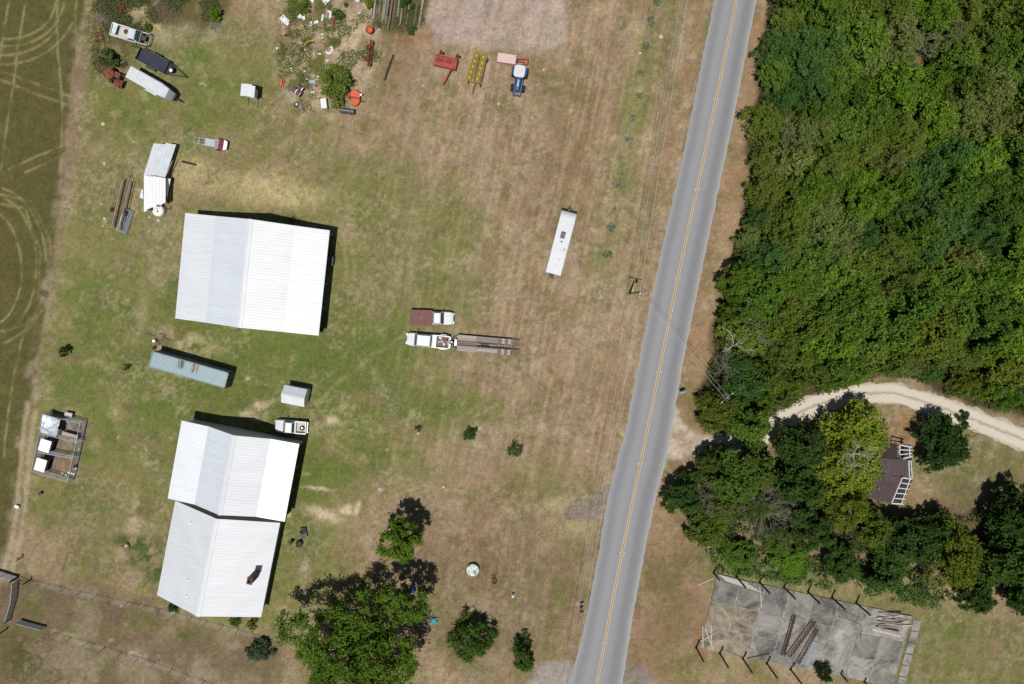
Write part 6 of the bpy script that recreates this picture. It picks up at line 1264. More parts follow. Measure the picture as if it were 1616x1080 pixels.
def leaf_mesh(name, cen, rad, n, size, rng, shell=.5, up=.55, aspect=.5, per=9):
    "leaves set along short sprigs that radiate from each clump centre"
    cen = np.array(cen); rad = np.array(rad); w_ = rad**2; S = max(4, n//per); ci = rng.choice(len(cen), S, p=w_/w_.sum())
    axis = cen.mean(0)*np.array([1,1,.6]); out = cen[ci]-axis; out /= np.linalg.norm(out, axis=1)[:, None]+1e-6
    sd = rng.normal(size=(S,3))*np.array([1,1,.7])+out*.7+np.array([0,0,.55]); sd /= np.linalg.norm(sd, axis=1)[:, None]
    o_ = cen[ci]+rng.normal(size=(S,3))*rad[ci][:, None]*.28; L = rad[ci]*(.7+.9*rng.rand(S))
    si = np.repeat(np.arange(S), per); n = len(si); t_ = .15+.85*rng.rand(n)**.8
    pos = o_[si]+sd[si]*(L[si]*t_)[:, None]+rng.normal(size=(n,3))*size*.35
    nrm = np.array([0,0,1])*up+rng.normal(size=(n,3))*.42+sd[si]*.15; nrm /= np.linalg.norm(nrm, axis=1)[:, None]
    a = np.cross(nrm, rng.normal(size=(n,3))+np.cross(nrm, sd[si])*1.2); a /= np.linalg.norm(a, axis=1)[:, None]+1e-6; b = np.cross(nrm, a)
    s = (size*(.6+.8*rng.rand(n)))[:, None]; a = a*s*.5; b = b*s*.5*aspect
    V = np.stack([pos-a, pos+b-a*.1, pos+a, pos-b+a*.1], 1).reshape(-1, 3); me = np_mesh(name, V, np.arange(4*n).reshape(n, 4))
    ct = rng.rand(len(cen)); st = rng.rand(S); tint = np.clip(.30*ct[ci][si]+.42*st[si]+.28*rng.rand(n), 0, 1)
    at = me.attributes.new('tint', 'FLOAT', 'POINT'); at.data.foreach_set('value', np.repeat(tint, 4).astype(np.float32)); me.materials.append(LEAF)
    return me
def leaf_ball_mesh(name, cen, rad, n, size, rng, shell=.5, up=.55, aspect=.55):
    cen = np.array(cen); rad = np.array(rad); w_ = rad**2; ci = rng.choice(len(cen), n, p=w_/w_.sum())
    d = rng.normal(size=(n,3)); d /= np.linalg.norm(d, axis=1)[:, None]; d[:,2] = np.abs(d[:,2])*np.where(rng.rand(n) < .82, 1, -1)
    r = rad[ci]*(shell+(1-shell)*rng.rand(n)**.6); pos = cen[ci]+d*r[:, None]*np.array([1,1,.75])
    nrm = d*(1-up)+np.array([0,0,1])*up+rng.normal(size=(n,3))*.38; nrm /= np.linalg.norm(nrm, axis=1)[:, None]
    a = np.cross(nrm, rng.normal(size=(n,3))); a /= np.linalg.norm(a, axis=1)[:, None]; b = np.cross(nrm, a)
    s = (size*(.55+.9*rng.rand(n)))[:, None]; a = a*s*.5; b = b*s*.5*aspect
    V = np.stack([pos-a, pos+b-a*.15, pos+a, pos-b+a*.1], 1).reshape(-1, 3)
    me = np_mesh(name, V, np.arange(4*n).reshape(n, 4))
    ct = rng.rand(len(cen)); tint = np.clip(.55*ct[ci]+.45*rng.rand(n), 0, 1)
    at = me.attributes.new('tint', 'FLOAT', 'POINT'); at.data.foreach_set('value', np.repeat(tint, 4).astype(np.float32)); me.materials.append(LEAF)
    return me
def crown_clumps(rng, R_, hb, ht, nc, cr=(.2,.36), lobes=4, flat=1.0):
    "clump centres over an irregular dome of radius R_ between heights hb and ht"
    ph = rng.rand(lobes)*6.28; am = .1+.22*rng.rand(lobes); cen = []; rad = []
    off = (rng.rand(lobes, 2)-.5)*R_*.5
    for i in range(nc):
        th = rng.rand()*6.283; q = rng.rand()**.5; prof = 1+sum(am[j]*math.cos((j+2)*th+ph[j]) for j in range(lobes))/2
        rr_ = R_*.82*q*prof; zt = hb+(ht-hb)*(1-(q*.98)**2.2)**.6*(.72+.28*rng.rand()); z = zt-(rng.rand()**1.6)*(zt-hb)*.65
        cen.append((rr_*math.cos(th), rr_*math.sin(th), z)); rad.append(R_*(cr[0]+(cr[1]-cr[0])*rng.rand())*(1-.25*q))
    return cen, rad
def trunk_mb(rng, h, r_, cen, nl=10):
    b = MB(); b.tube((0,0,0),(0,0,h*.45),r_,r_*.75,8); b.tube((0,0,h*.45),(.1*r_,.1*r_,h*.8),r_*.75,r_*.3,7)
    idx = rng.choice(len(cen), min(nl, len(cen)), replace=False)
    for i in idx:
        c_ = Vector(cen[i]); z0 = h*(.25+.3*rng.rand()); m_ = Vector((c_.x*.45, c_.y*.45, (z0+c_.z)*.55)); b.tube((0,0,z0), m_, r_*.4, r_*.25, 5); b.tube(m_, c_, r_*.25, r_*.08, 5)
    return b
PROTO = []
def make_proto(seed, R_, hb, ht, nc, nleaf, size, cr, tr=.16, shell=.5, up=.55):
    rng = np.random.RandomState(seed); cen, rad = crown_clumps(rng, R_, hb, ht, nc, cr)
    cm = leaf_mesh('crown', cen, rad, nleaf, size, rng, shell, up); tm = trunk_mb(rng, ht, tr, cen).mesh('trunk'); tm.materials.append(BARK)
    return cm, tm
for i in range(9): PROTO.append(make_proto(100+i, 3.3, 1.4, [5.4,6.2,6.8][i % 3], 70+12*(i % 3), 14000, .27+.02*(i % 3), (.12,.22)))
FINE = [make_proto(200+i, 3.2, 1.0, 5.6, 90, 17000, .20, (.13,.24), shell=.2, up=.4) for i in range(3)]     # feathery, olive
def tree(name, label, px_, py_, zc, r, color, proto, group=None, cat='tree', zs=None, rot=None, kids=('trunk','crown')):
    "px_, py_: where the middle of the crown shows; zc its height there"
    p = P(px_, py_, zc); s = r/3.3; t = thing(name, label, cat, (p.x, p.y, 0), rot if rot is not None else RT.uniform(0,6.28), group)
    sz = zs or s*RT.uniform(.85,1.1); cm, tm = proto
    for nm, me in (('trunk', tm), ('crown', cm)):
        o = bpy.data.objects.new(nm, me); C.objects.link(o); o.parent = t; o.scale = (s*RT.uniform(.92,1.08), s*RT.uniform(.92,1.08), sz)
        if nm == 'crown': o.color = (*color, 1)
    return t
RT = random.Random(77)
def jit(c, a=.14): f = 1+RT.uniform(-a, a); return tuple(min(1, x*f*(1+RT.uniform(-.06,.06))) for x in c)
SP = {'olive':((.145,.198,.03),'fine','feathery olive-green tree in the dense roadside wood'), 'mid':((.114,.188,.024),'broad','mid-green leafy tree in the dense roadside wood'),
      'dark':((.082,.148,.017),'broad','dark green leafy tree in the dense roadside wood'), 'blue':((.084,.164,.036),'fine','blue-green fine-leaved tree in the dense roadside wood'),
      'bright':((.122,.208,.018),'broad','bright green leafy tree in the dense roadside wood'), 'grey':((.178,.222,.056),'fine','pale grey-green thin-leaved tree in the dense roadside wood'), 'yellow':((.13,.165,.02),'broad','yellowish green leafy tree in the dense roadside wood')}
ANCH = [(1250,60,'blue'),(1230,110,'mid'),(1290,30,'dark'),(1330,60,'mid'),(1340,20,'olive'),(1400,25,'olive'),(1260,150,'blue'),(1310,110,'olive'),(1380,110,'grey'),(1360,60,'olive'),(1420,60,'grey'),(1480,20,'bright'),(1500,50,'grey'),(1560,20,'olive'),(1600,60,'dark'),(1520,120,'mid'),(1550,90,'mid'),
        (1260,200,'grey'),(1220,230,'olive'),(1340,180,'mid'),(1330,150,'dark'),(1420,160,'bright'),(1450,180,'bright'),(1440,220,'olive'),(1400,230,'grey'),(1520,170,'grey'),(1550,180,'grey'),(1590,130,'mid'),(1560,240,'bright'),(1350,230,'olive'),(1230,270,'olive'),(1210,310,'olive'),(1290,250,'olive'),(1320,270,'dark'),(1380,300,'bright'),(1350,320,'bright'),(1480,290,'blue'),(1520,260,'blue'),(1530,320,'blue'),(1600,300,'dark'),(1590,240,'dark'),
        (1190,360,'blue'),(1180,400,'blue'),(1240,350,'olive'),(1300,370,'grey'),(1280,330,'grey'),(1420,350,'blue'),(1460,390,'mid'),(1550,360,'blue'),(1590,400,'bright'),(1500,400,'grey'),(1260,420,'mid'),(1230,460,'olive'),(1170,460,'dark'),(1340,430,'mid'),(1400,440,'olive'),(1330,480,'dark'),(1420,480,'dark'),(1480,470,'mid'),(1540,450,'dark'),(1600,480,'dark'),
        (1160,560,'mid'),(1200,540,'olive'),(1240,520,'olive'),(1300,530,'mid'),(1360,530,'mid'),(1420,530,'mid'),(1480,540,'mid'),(1540,540,'dark'),(1600,540,'bright'),(1150,610,'blue'),(1210,600,'olive'),(1260,590,'olive'),(1320,580,'mid'),(1380,580,'mid'),(1440,580,'mid'),(1500,580,'blue'),(1560,600,'dark'),(1600,620,'dark'),(1150,650,'olive'),(1190,660,'mid')]
ax = np.array([(a, b) for a, b, _ in ANCH], float)
pts = []; tries = 0
while tries < 9000 and len(pts) < 285:
    tries += 1; x, y = RT.uniform(1110,1700), RT.uniform(-70,690)
    g_ = G(x, y)
    e = float(sdf(np.array([x]), np.array([y]), FOREST)[0])
    if e > -9: continue
    if math.hypot(x-1432, y-106) < 46: continue
    if y > 560 and e > -24: continue
    if any(math.hypot(x-a, y-b) < 33 for a, b in pts): continue
    pts.append((x, y))
for x, y in pts:
    edge = -float(sdf(np.array([x]), np.array([y]), FOREST)[0])
    r = RT.uniform(2.8,4.6)*(0.75 if edge < 30 else 1)*(.8 if y > 560 and edge < 50 else 1); h = RT.uniform(1.05,1.42)*(1.05 if edge < 30 else 1.1)
    g_ = G(x, y); lean = 1+.035*h; xs_, ys_ = CX+(x-CX)*lean, 485+(y-485)*lean
    d = np.hypot(ax[:,0]-xs_, ax[:,1]-ys_); kd = ANCH[int(d.argmin())][2] if RT.random() < .82 else RT.choice(list(SP))
    c_, pk, lb = SP[kd]; cm = RT.choice(FINE if pk == 'fine' else PROTO)
    wh = 'beside the rust-red roof in the wood' if math.hypot(x-1428, y-104) < 60 else ('on the road edge of the wood' if edge < 36 and x < 1230 else ('on the sandy-drive edge of the wood' if edge < 40 and y > 540 else 'inside the dense wood'))
    lb = ('large ' if r > 3.7 else 'small ' if r < 2.9 else '')+lb.replace('in the dense roadside wood', wh)
    t = tree('woodland_tree', lb, x, y, 0, r, jit(c_), cm, 'trees of the dense wood', zs=h*(r/3.3)**.5)
# leafy floor of the wood
def scatter_leaves(name, label, poly, n, size, zmax, color, seed, cat='undergrowth', clump=22):
    rng = np.random.RandomState(seed); xs = [p[0] for p in poly]; ys_ = [p[1] for p in poly]; x = rng.uniform(max(min(xs),-60), min(max(xs),1720), n*3); y = rng.uniform(max(min(ys_),-80), min(max(ys_),1150), n*3)
    e_ = -sdf(x, y, poly); m_ = (e_ > 26*rng.rand(len(x))**1.5*(1 if name != 'undergrowth' else .2)) & (fbm(x, y, clump, 3, seed) > .44+.14*rng.rand(len(x))); x = x[m_][:n]; y = y[m_][:n]; n = len(x)
    dx = (x-CX)/F; dy = -(y-CY)/F; y2 = dy*_ct+_st; z2 = dy*_st-_ct; t_ = -CAMH/z2
    dens = fbm(x, y, clump, 3, seed); pos = np.stack([dx*t_, y2*t_, rng.rand(n)*zmax*np.clip((dens-.35)*3.5,.1,1)+.03], 1)
    nrm = np.array([0,0,1.])+rng.normal(size=(n,3))*.5; nrm /= np.linalg.norm(nrm, axis=1)[:, None]; a = np.cross(nrm, rng.normal(size=(n,3))); a /= np.linalg.norm(a, axis=1)[:, None]; b = np.cross(nrm, a)
    s = (size*(.5+rng.rand(n)))[:, None]; a = a*s*.5; b = b*s*.28
    me = np_mesh(name, np.stack([pos-a, pos+b, pos+a, pos-b], 1).reshape(-1,3), np.arange(4*n).reshape(n,4)); at = me.attributes.new('tint','FLOAT','POINT'); at.data.foreach_set('value', np.repeat(rng.rand(n),4).astype(np.float32))
    o = link(name, me, LEAF); o.color = (*color, 1); tag(o, label, cat, kind='stuff'); return o
scatter_leaves('undergrowth', 'low leafy undergrowth on the floor of the wood', FOREST, 60000, .34, 2.2, (.055,.085,.016), 11)
scatter_leaves('weeds', 'tangle of green weeds over the scrap yard', [(440,-40),(430,60),(440,130),(475,185),(545,160),(600,140),(612,90),(590,60),(590,-40)], 12000, .17, .26, (.115,.145,.034), 12, 'weeds')
scatter_leaves('weeds', 'grey-green weeds round the wrecked pickup and rusty machine', [(145,-40),(140,60),(148,120),(185,115),(210,95),(235,60),(240,40),(330,52),(366,25),(375,-40)], 20000, .19, .5, (.105,.118,.045), 13, 'weeds', 30)
scatter_leaves('weeds', 'tall weeds between the stacked utility poles', [(586,-30),(588,45),(630,52),(672,45),(678,-30)], 5000, .17, .4, (.105,.125,.035), 14, 'weeds')
scatter_leaves('weeds', 'weeds around the sagging tin shed', [(262,226),(284,236),(285,262),(275,300),(270,330),(255,352),(225,345),(262,330),(264,290)], 2600, .16, .35, (.1,.13,.035), 15, 'weeds')
scatter_leaves('ground_cover', 'bright green creeper along the trees beside the slab', [(1100,850),(1130,905),(1200,915),(1260,925),(1320,935),(1400,948),(1480,965),(1500,930),(1350,890),(1200,860)], 16000, .3, .8, (.075,.13,.022), 16, 'ground cover', 26)
scatter_leaves('ground_cover', 'dark low scrub under the lower trees by the drive', [(1090,735),(1180,715),(1240,760),(1260,690),(1400,660),(1400,800),(1440,830),(1620,780),(1640,960),(1450,945),(1250,905),(1120,885),(1070,800)], 22000, .36, 1.2, (.04,.07,.018), 17, 'undergrowth')
# short grass tufts give the lawns their nap
def tufts(name, label, poly, n, size, color, seed, thr):
    rng = np.random.RandomState(seed); x = rng.uniform(0, 1616, n*4); y = rng.uniform(0, 1080, n*4); m_ = inside(x, y, poly) & (fbm(x, y, 30, 4, seed) > thr+.12*rng.rand(len(x)))
    x = x[m_][:n]; y = y[m_][:n]; n = len(x); dx = (x-CX)/F; dy = -(y-CY)/F; y2 = dy*_ct+_st; z2 = dy*_st-_ct; t_ = -CAMH/z2; p = np.stack([dx*t_, y2*t_, np.zeros(n)], 1)
    th = rng.rand(n)*6.283; s = size*(.5+rng.rand(n)); a = np.stack([np.cos(th)*s*.35, np.sin(th)*s*.35, np.zeros(n)], 1); tip = p+np.stack([rng.normal(size=n)*s*.45, rng.normal(size=n)*s*.45, .02+.10*s*rng.rand(n)], 1)
    me = np_mesh(name, np.stack([p-a, p+a, tip], 1).reshape(-1,3), np.arange(3*n).reshape(n,3)); at = me.attributes.new('tint','FLOAT','POINT'); at.data.foreach_set('value', np.repeat(rng.rand(n),3).astype(np.float32))
    o = link(name, me, LEAF); o.color = (*color, 1); tag(o, label, 'grass', kind='stuff')
YARD = [(150,10),(700,70),(1110,0),(1080,150),(1010,480),(960,740),(920,960),(840,1080),(440,1080),(440,1000),(250,960),(60,900),(40,760),(90,400)]
tufts('grass', 'short green grass tufts over the farmyard', YARD, 60000, .17, (.15,.165,.06), 31, .46)
tufts('dry_grass', 'dry straw-coloured grass tufts over the mown field', YARD, 50000, .17, (.28,.23,.145), 32, .46)

# ------------------------------------------------------------------ single trees and bushes
def big_tree(name, label, px_, py_, zc, R_, hb, ht, color, nleaf, nc, size=.32, seed=1, cr=(.13,.22), group=None, ellipse=(1,1), rot=0, bark=BARK, shell=.5, up=.55, cat='tree', tr=.3):
    rng = np.random.RandomState(seed); cen, rad = crown_clumps(rng, R_, hb, ht, nc, cr); p = P(px_, py_, zc); t = thing(name, label, cat, (p.x,p.y,0), rot, group)
    cen = [(x*ellipse[0], y*ellipse[1], z) for x, y, z in cen]
    o = link('crown', leaf_mesh('crown', cen, rad, nleaf, size, rng, shell, up), None, t); o.color = (*color, 1)
    trunk_mb(rng, ht, tr, cen, 16).build('trunk', bark, t); return t
BRT = (.085,.15,.015)
big_tree('oak_tree', 'huge spreading shade tree over the playground beside the house', 552, 1043, 8.6, 10.9, 4.4, 12.8, (.098,.17,.016), 60000, 240, .30, 5, (.075,.13), tr=.5)
big_tree('oak_tree', 'smaller bright green tree casting its shade away from the house', 628, 860, 7.5, 3.5, 4.0, 9.5, (.10,.17,.012), 12000, 60, .28, 6, (.13,.22))
big_tree('oak_tree', 'bright limb-like young tree between the shade tree and the slide', 638, 958, 7.5, 3.5, 5.0, 9.8, (.10,.17,.016), 8500, 46, .28, 7, (.14,.24))
big_tree('lawn_tree', 'round dense green tree on the lawn beside a slimmer one', 744, 1011, 2.6, 4.0, .3, 5.0, (.066,.12,.018), 14000, 80, .24, 8, (.12,.22))
big_tree('lawn_tree', 'slim narrow green tree on the lawn near the gravel apron', 825, 1034, 2.0, 2.7, .3, 4.2, (.066,.12,.016), 7500, 50, .22, 9, (.13,.24), ellipse=(.62,1.2), rot=R(8))
big_tree('sapling', 'bushy bright green sapling on the open lawn', 741, 686, .9, 1.15, .2, 1.9, (.055,.11,.02), 1500, 20, .18, 10, (.2,.32), tr=.06)
big_tree('sapling', 'thin pale-leaved sapling on worn brown lawn', 812, 709, .9, 1.35, .2, 1.9, (.055,.10,.026), 1100, 22, .16, 11, (.18,.3), tr=.06, shell=.2)
big_tree('sapling', 'tiny sapling stake-thin beside a pale stone', 660, 677, .5, .55, .1, 1.2, (.05,.09,.03), 260, 9, .14, 12, (.2,.3), tr=.04)
big_tree('sapling', 'small dark bush throwing a sharp shadow near the field track', 100, 555, 1.0, .85, .2, 1.7, (.04,.085,.02), 900, 14, .2, 13, (.22,.34), tr=.06)
big_tree('sapling', 'thin small sapling in grass west of the container', 198, 580, .8, .55, .2, 1.3, (.05,.09,.025), 300, 10, .16, 14, (.2,.3), tr=.04)
big_tree('round_shrub', 'round grey-green broadleaf shrub beside a tyre planter', 409, 1028, 1.0, 2.05, .15, 2.2, (.085,.115,.06), 5200, 46, .26, 15, (.16,.26), cat='shrub', tr=.08)
p = G(390,1025); t = thing('tyre_planter', 'dark tyre planter next to the round grey-green shrub', 'tyre', p); flat_tyre(t, .42, .25, rim=False); MB().lathe((0,0,0), [(.24,.12),(0,.14)], 12).build('soil', DWOOD, t)
for (x, y, r_, cc, lb, sd_) in ((273,958,.9,(.06,.1,.02),'small dark bush under the house eave',21),(369,981,1.0,(.085,.13,.02),'small green bush below the house gable',22),(397,988,1.0,(.14,.18,.02),'small yellow-green bush by the house corner',23)):
    big_tree('bush', lb, x, y, .6, r_, .1, 1.2, cc, 800, 16, .2, sd_, (.2,.34), cat='bush', tr=.05)
big_tree('scrap_bush', 'large leafy bush between the freezer and the orange mower', 529, 132, 1.3, 2.6, .2, 3.0, (.15,.19,.035), 7000, 46, .26, 24, (.16,.28), ellipse=(.82,1.45), cat='bush', tr=.1)
for (x, y, r_, cc, lb, sd_) in ((478,12,1.1,(.13,.17,.03),'small bush among torn white scraps',25),(170,92,1.7,(.085,.125,.035),'dark weedy bush beside the rusty machine',26),(340,22,1.1,(.10,.17,.012),'bright yellow-green shrub in tall weeds',27),(583,5,.8,(.15,.16,.02),'yellow-green shrub by the white drum',28),(535,22,.9,(.08,.13,.028),'dark green clump near the thin red scrap',29),(233,44,.6,(.10,.16,.02),'green weeds sprouting from the wrecked engine bay',30),(641,6,1.2,(.05,.10,.02),'green bush growing through the pole stack',31),(650,48,.7,(.06,.12,.02),'green tuft at the ends of the stacked poles',32),(1300,1063,1.6,(.028,.055,.014),'dark rounded bush growing over the slab edge',33),(1520,658,1.0,(.04,.085,.02),'small green bush standing in the sandy drive',34),(1527,662,.6,(.035,.07,.02),'tiny dark bush beside the sandy drive',35)):
    if sd_ == 35: x, y = 1524, 672
    big_tree('bush', lb, x, y, r_*.6, r_, .05, r_*1.25, cc, int(900*r_*r_)+250, 22, .22, sd_, (.18,.32), cat='bush', tr=.05)
# row of blue-green shrubs along the verge
sm = None
for i, (x, y, r_) in enumerate([(1037,1,.75),(1027,33,.9),(1020,73,.8),(1010,115,.6),(1007,152,.65),(999,186,.7),(992,221,.7),(975,290,.75),(962,361,.8),(960,402,.9),(970,329,.35)]):
    rng = np.random.RandomState(50+i); 
    if sm is None or i < 4:
        cen, rad = crown_clumps(rng, .95, .1, .8, 22, (.14,.24)); sm = sm or []; tm_ = trunk_mb(rng, .7, .04, cen).mesh('stem'); tm_.materials.append(BARK); sm.append((leaf_mesh('foliage', cen, rad, 420, .2, rng, .2, .5, .4), tm_))
    p = P(x, y, .3); t = thing('blue_green_shrub', 'small blue-green shrub in the roadside row', 'shrub', (p.x,p.y,0), rng.rand()*6, 'roadside row of shrubs'); cm, tm_ = sm[i % len(sm)]
    for nm, me in (('foliage', cm), ('stem', tm_)):
        o = bpy.data.objects.new(nm, me); C.objects.link(o); o.parent = t; o.scale = (r_/.95, r_/.95, r_)
        o.color = (.16,.22,.15,1)
# trees around the derelict house and drive
low = [(1147,652,4,4.2,'fine',(.075,.10,.02),'olive tree at the drive mouth beside the road',1.1),(1120,730,3,2.4,'broad',(.05,.085,.018),'small green tree on the inner side of the drive mouth',.9),(1168,745,4.5,5.2,'broad',(.048,.088,.016),'broad green tree just inside the drive bend',1.3),
       (1080,785,3.5,3.6,'broad',(.032,.066,.018),'dark glossy tree nearest the road below the drive mouth',1.1),(1118,835,2.5,3.6,'broad',(.06,.10,.018),'leafy green tree at the corner above the slab',.8),(1165,875,1.5,2.6,'broad',(.06,.115,.02),'low bright tree beside the first slab posts',.5),(1248,885,1.6,2.7,'broad',(.07,.145,.014),'low vivid green tree above the slab edge',.5),
       (1268,705,4.5,4.2,'broad',(.030,.060,.016),'dark tree shading the drive before the derelict house',1.2),(1262,775,4,4.2,'broad',(.034,.066,.016),'dark tree behind the bright crown, away from the house',1.2),(1285,840,3,3.6,'broad',(.034,.07,.016),'dark green tree between the twiggy tree and the yellow crown',1.0),
       (1373,692,8.5,5.4,'fine',(.15,.21,.03),'tall bright lime-green tree leaning over the derelict roof',1.5),(1359,750,8.5,5.4,'fine',(.14,.20,.028),'tall lime-green tree with pale limbs by the derelict house',1.5),(1350,800,6,4.2,'fine',(.095,.135,.022),'yellow-green rounded tree below the derelict house',1.3),(1385,840,4.5,3.4,'broad',(.072,.11,.02),'olive-green tree just below the derelict porch',1.0),
       (1425,855,4,4.2,'broad',(.030,.062,.016),'dark green tree in the belt below the clearing',1.1),(1470,850,4,4.0,'broad',(.026,.056,.014),'second dark green tree in the belt below the clearing',1.1),(1330,890,2.5,3.2,'broad',(.036,.075,.018),'dark low tree facing the middle slab posts',.8),(1395,905,2.3,3.2,'broad',(.036,.078,.018),'dark low tree facing the far slab posts',.8),
       (1512,885,5.5,5.2,'fine',(.088,.118,.018),'large olive dome-shaped tree at the belt end',1.5),(1606,820,5,4.4,'broad',(.026,.056,.014),'dark tree overhanging the sandy patch of the clearing',1.3),(1600,885,5,5.0,'broad',(.036,.075,.016),'dark tree behind the olive dome tree',1.4),(1640,840,5,5,'broad',(.03,.06,.014),'dark tree at the far side of the clearing',1.4),(1545,945,3,3.0,'broad',(.03,.062,.016),'small dark tree at the foot of the olive dome',.8),(1640,930,4,5,'broad',(.03,.06,.014),'dark tree farther along the belt from the dome tree',1.3),
       (1195,800,2.2,3.0,'broad',(.04,.075,.016),'low dark tree under the bare twiggy crown',.7),(1222,852,2.0,2.8,'broad',(.05,.09,.016),'low green tree just below the bare twiggy crown',.7),(1140,800,2.5,3.0,'broad',(.07,.095,.03),'low grey-green tree beside the half-bare one',.8),
       (1490,700,3.5,4.4,'broad',(.024,.050,.014),'dark dense round tree alone between drive and clearing',1.15)]
low = [(a, b, c_, d, e, (f[0]*1.4, f[1]*1.3, f[2]*.85), g_, h) for a, b, c_, d, e, f, g_, h in low]
for i, (x, y, zc, r, pk, cc, lb, h) in enumerate(low):
    tree('drive_tree', lb, x, y, zc, r, cc, (FINE if pk == 'fine' else PROTO)[i % (3 if pk == 'fine' else 9)], zs=h)
# bare and dead trees
def bare(label, px_, py_, zc, R_, ht, mat, seed, n1_=9, depth=3, name='bare_tree', r0=.12, base_frac=.35, dirs=None):
    rng = random.Random(seed); b = MB(); p = P(px_, py_, zc); t = thing(name, label, 'tree', (p.x,p.y,0)); tb = MB(); tb.tube((0,0,0),(0,0,ht*base_frac),r0,r0*.8,8); tb.build('trunk', BARK, t)
    def grow(a, d, L, r_, dep):
        q_ = a; dd = d
        for s in range(3):
            dd = (dd+Vector((rng.uniform(-.3,.3), rng.uniform(-.3,.3), rng.uniform(-.12,.16)))).normalized(); e = q_+dd*(L/3); b.tube(q_, e, r_*(1-.22*s), r_*(1-.22*(s+1)), 5); q_ = e
            if dep > 0:
                for _ in range(rng.choice((1,2,2))):
                    sd_ = (dd+Vector((rng.uniform(-1,1), rng.uniform(-1,1), rng.uniform(-.2,.5)))).normalized(); grow(q_, sd_, L*rng.uniform(.42,.62), r_*.5, dep-1)
    for i in range(n1_):
        a_ = 2*math.pi*i/n1_+rng.uniform(-.3,.3); v_ = Vector((math.cos(a_), math.sin(a_), rng.uniform(.35,1.0))) if not dirs else Vector(dirs[i % len(dirs)])
        grow(Vector((0,0,ht*base_frac*rng.uniform(.75,1))), v_.normalized(), R_*rng.uniform(.8,1.1), r0*.5, depth)
    b.build('branches', mat, t); return t
GTW = M('grey_twig', A(150,142,132), .95, var=.2, scale=3); WTW = M('bleached_limb', A(208,204,196), .9, var=.15, scale=3)
bare('bare grey twiggy tree among green crowns above the slab', 1214, 812, 5, 3.4, 6.8, GTW, 3, 14, 3, r0=.10)
bare('half-bare grey tree beside the twiggy one', 1128, 790, 5, 3.0, 6.5, GTW, 4, 9, 3, r0=.11)
bare('bleached dead tree with pale forked limbs at the wood edge', 1163, 545, 6, 2.2, 7.6, WTW, 5, 6, 2, 'dead_tree', .09, .7)
bare('bleached dead snag standing up through the wood edge', 1180, 492, 6, 1.5, 7.8, WTW, 6, 5, 2, 'dead_tree', .07, .7)
bare('grey half-bare tree beside the bleached snag', 1200, 525, 6.5, 2.6, 8.2, GTW, 15, 9, 3, 'bare_tree', .09, .6)
bare('grey half-bare tree over the wood edge near the road wires', 1150, 582, 5.5, 2.2, 7.0, GTW, 16, 8, 3, 'bare_tree', .08, .6)
bare('grey bare twigs among pale crowns by the rust-red roof', 1465, 62, 6.5, 2.0, 8.6, GTW, 17, 8, 2, 'bare_tree', .08, .7)
bare('pale dead limbs in the wood near olive crowns', 1252, 205, 6.0, 1.9, 7.4, GTW, 7, 7, 2, 'dead_tree', .08, .7)
bare('pale dead limbs deep in the wood between blue-green crowns', 1502, 345, 7.5, 1.6, 9.0, WTW, 8, 5, 1, 'dead_tree', .1, .7)
bare('pale limbs rising through the lime-green tree', 1352, 722, 9, 2.6, 10.6, WTW, 9, 7, 2, 'dead_tree', .09, .75)
bare('fallen-looking bare limb beside the dark round tree', 1532, 698, 1.2, 1.9, 2.2, WTW, 10, 4, 2, 'dead_tree', .07, .4)
# brush piles
def brush(label, x, y, r_, mat, seed, n=90, h=.5):
    rng = random.Random(seed); p = G(x, y); b = MB()
    for i in range(n):
        a_ = rng.uniform(0,6.28); q_ = rng.uniform(0,r_); c0 = Vector((q_*math.cos(a_), q_*math.sin(a_)*.8, rng.uniform(.03,h)*(1-q_/r_*.8))); th = rng.uniform(0,6.28); L = rng.uniform(.3,.9); d = Vector((math.cos(th)*L, math.sin(th)*L, rng.uniform(-.1,.15))); b.tube(c0-d/2, c0+d/2, .022, .01, 5)
    o = b.build('brush_pile', mat, None, p); tag(o, label, 'brush pile', kind='stuff')
brush('heap of dry brown branches beside the weeds', 262, 16, 2.9, M('dry_branch', A(142,116,104), .95, var=.25), 3, 420, .7); brush('heap of grey twigs beside the cultivator', 166, 32, 1.9, GTW, 4, 160, .5); brush('small heap of grey twigs at the weed edge', 341, 42, 1.1, GTW, 5, 90, .4); brush('litter of sticks behind the container', 250, 540, 1.6, M('dry_branch', A(142,116,104), .95), 6, 70, .2)
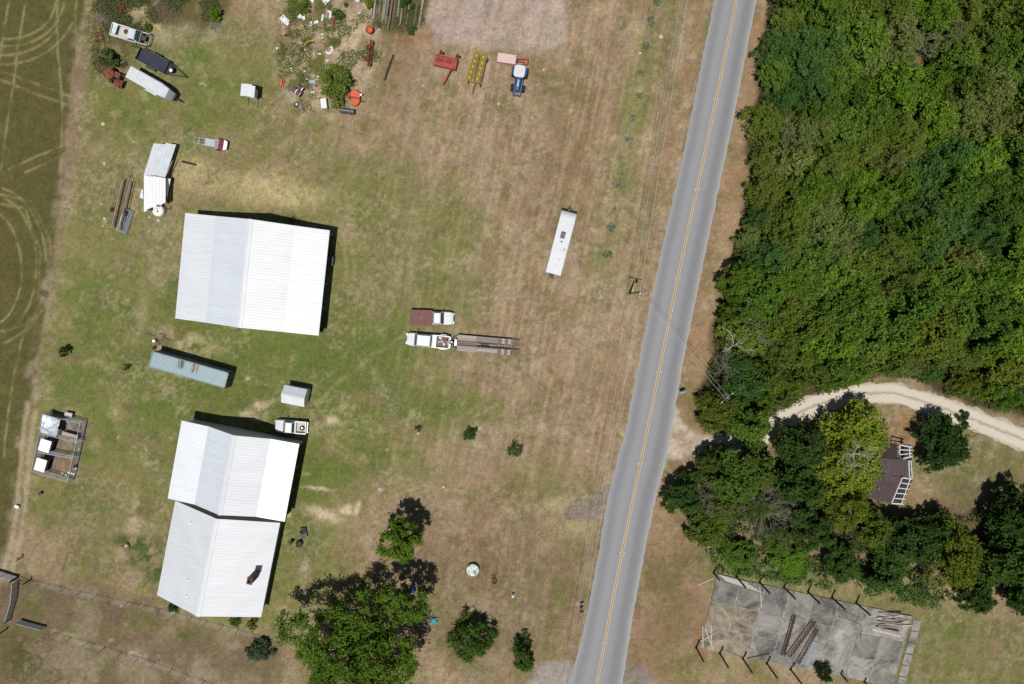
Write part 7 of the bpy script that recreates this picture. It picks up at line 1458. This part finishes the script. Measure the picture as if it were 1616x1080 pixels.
# planters by the house
k = Z(430, 760, 3.376)
for (x, y, r_, lb) in ((165,272,.62,'leafy plants crowded in a long black planter by the house'),(143,333,.6,'pot of dark leafy flowers next to the long planter'),(103,321,.35,'smallest flowerpot, set apart toward the house')):
    p = G(*k(x,y), .3); t = thing('flower_pot', lb, 'plant pot', p, R(12))
    if r_ > .61: MB().box((0,0,.2),(1.0,1.5,.4)).build('pot', BLK, t)
    else: MB().lathe((0,0,0), [(0,.3),(r_*.7,.3),(r_*.8,.42),(r_*.9,.42),(r_*.65,0),(0,0)], 14).build('pot', BLK, t)
    rng = np.random.RandomState(int(x)); cen, rad = crown_clumps(rng, r_, .4, .4+r_*.8, 14, (.2,.35)); o = link('plant', leaf_mesh('plant', cen, rad, 260, .16, rng, .2), None, t); o.color = (.075,.12,.03,1)
# barn-side odds and ends
def inbarn(mw, x, y): return mw @ Vector((x, y, 0))
mwb = Matrix.Translation(big_barn.location) @ Matrix.Rotation(big_barn.rotation_euler.z, 4, 'Z')
p = mwb @ Vector((bl[-1][0]-.05, bL*.22, 0)); t = thing('grey_chest', 'grey chest standing against the open side of the largest barn', 'chest', p, big_barn.rotation_euler.z); MB().box((0,0,.45),(.7,1.3,.9)).build('chest_body', GRY, t); MB().box((0,0,.93),(.76,1.36,.06)).build('lid', GRY, t)
brush('rusty tangle of scrap rods along the barn gable', 462, 346, 1.2, RST, 9, 60, .4)
# stones on the lawn
rr = random.Random(21)
for i, (x, y) in enumerate([(598,771),(700,769),(165,258),(160,322),(165,345),(163,357),(1043,58),(1010,84),(660,684),(757,676),(668,136),(787,164),(858,110),(840,186),(163,196),(250,348),(236,343),(598,47)]):
    b = MB(); p = G(x,y); s = rr.uniform(.16,.34); b.lathe((0,0,0), [(0,s*.5),(s*.6,s*.45),(s,s*.15),(s*.95,-.03)], 7); o = b.build('stone', M('pale_stone', A(206,196,176), .9, var=.15), None, p, rr.uniform(0,3)); o.scale = (1, rr.uniform(.6,1), 1); tag(o, 'small pale stone lying in the grass', 'stone', 'stones in the grass')
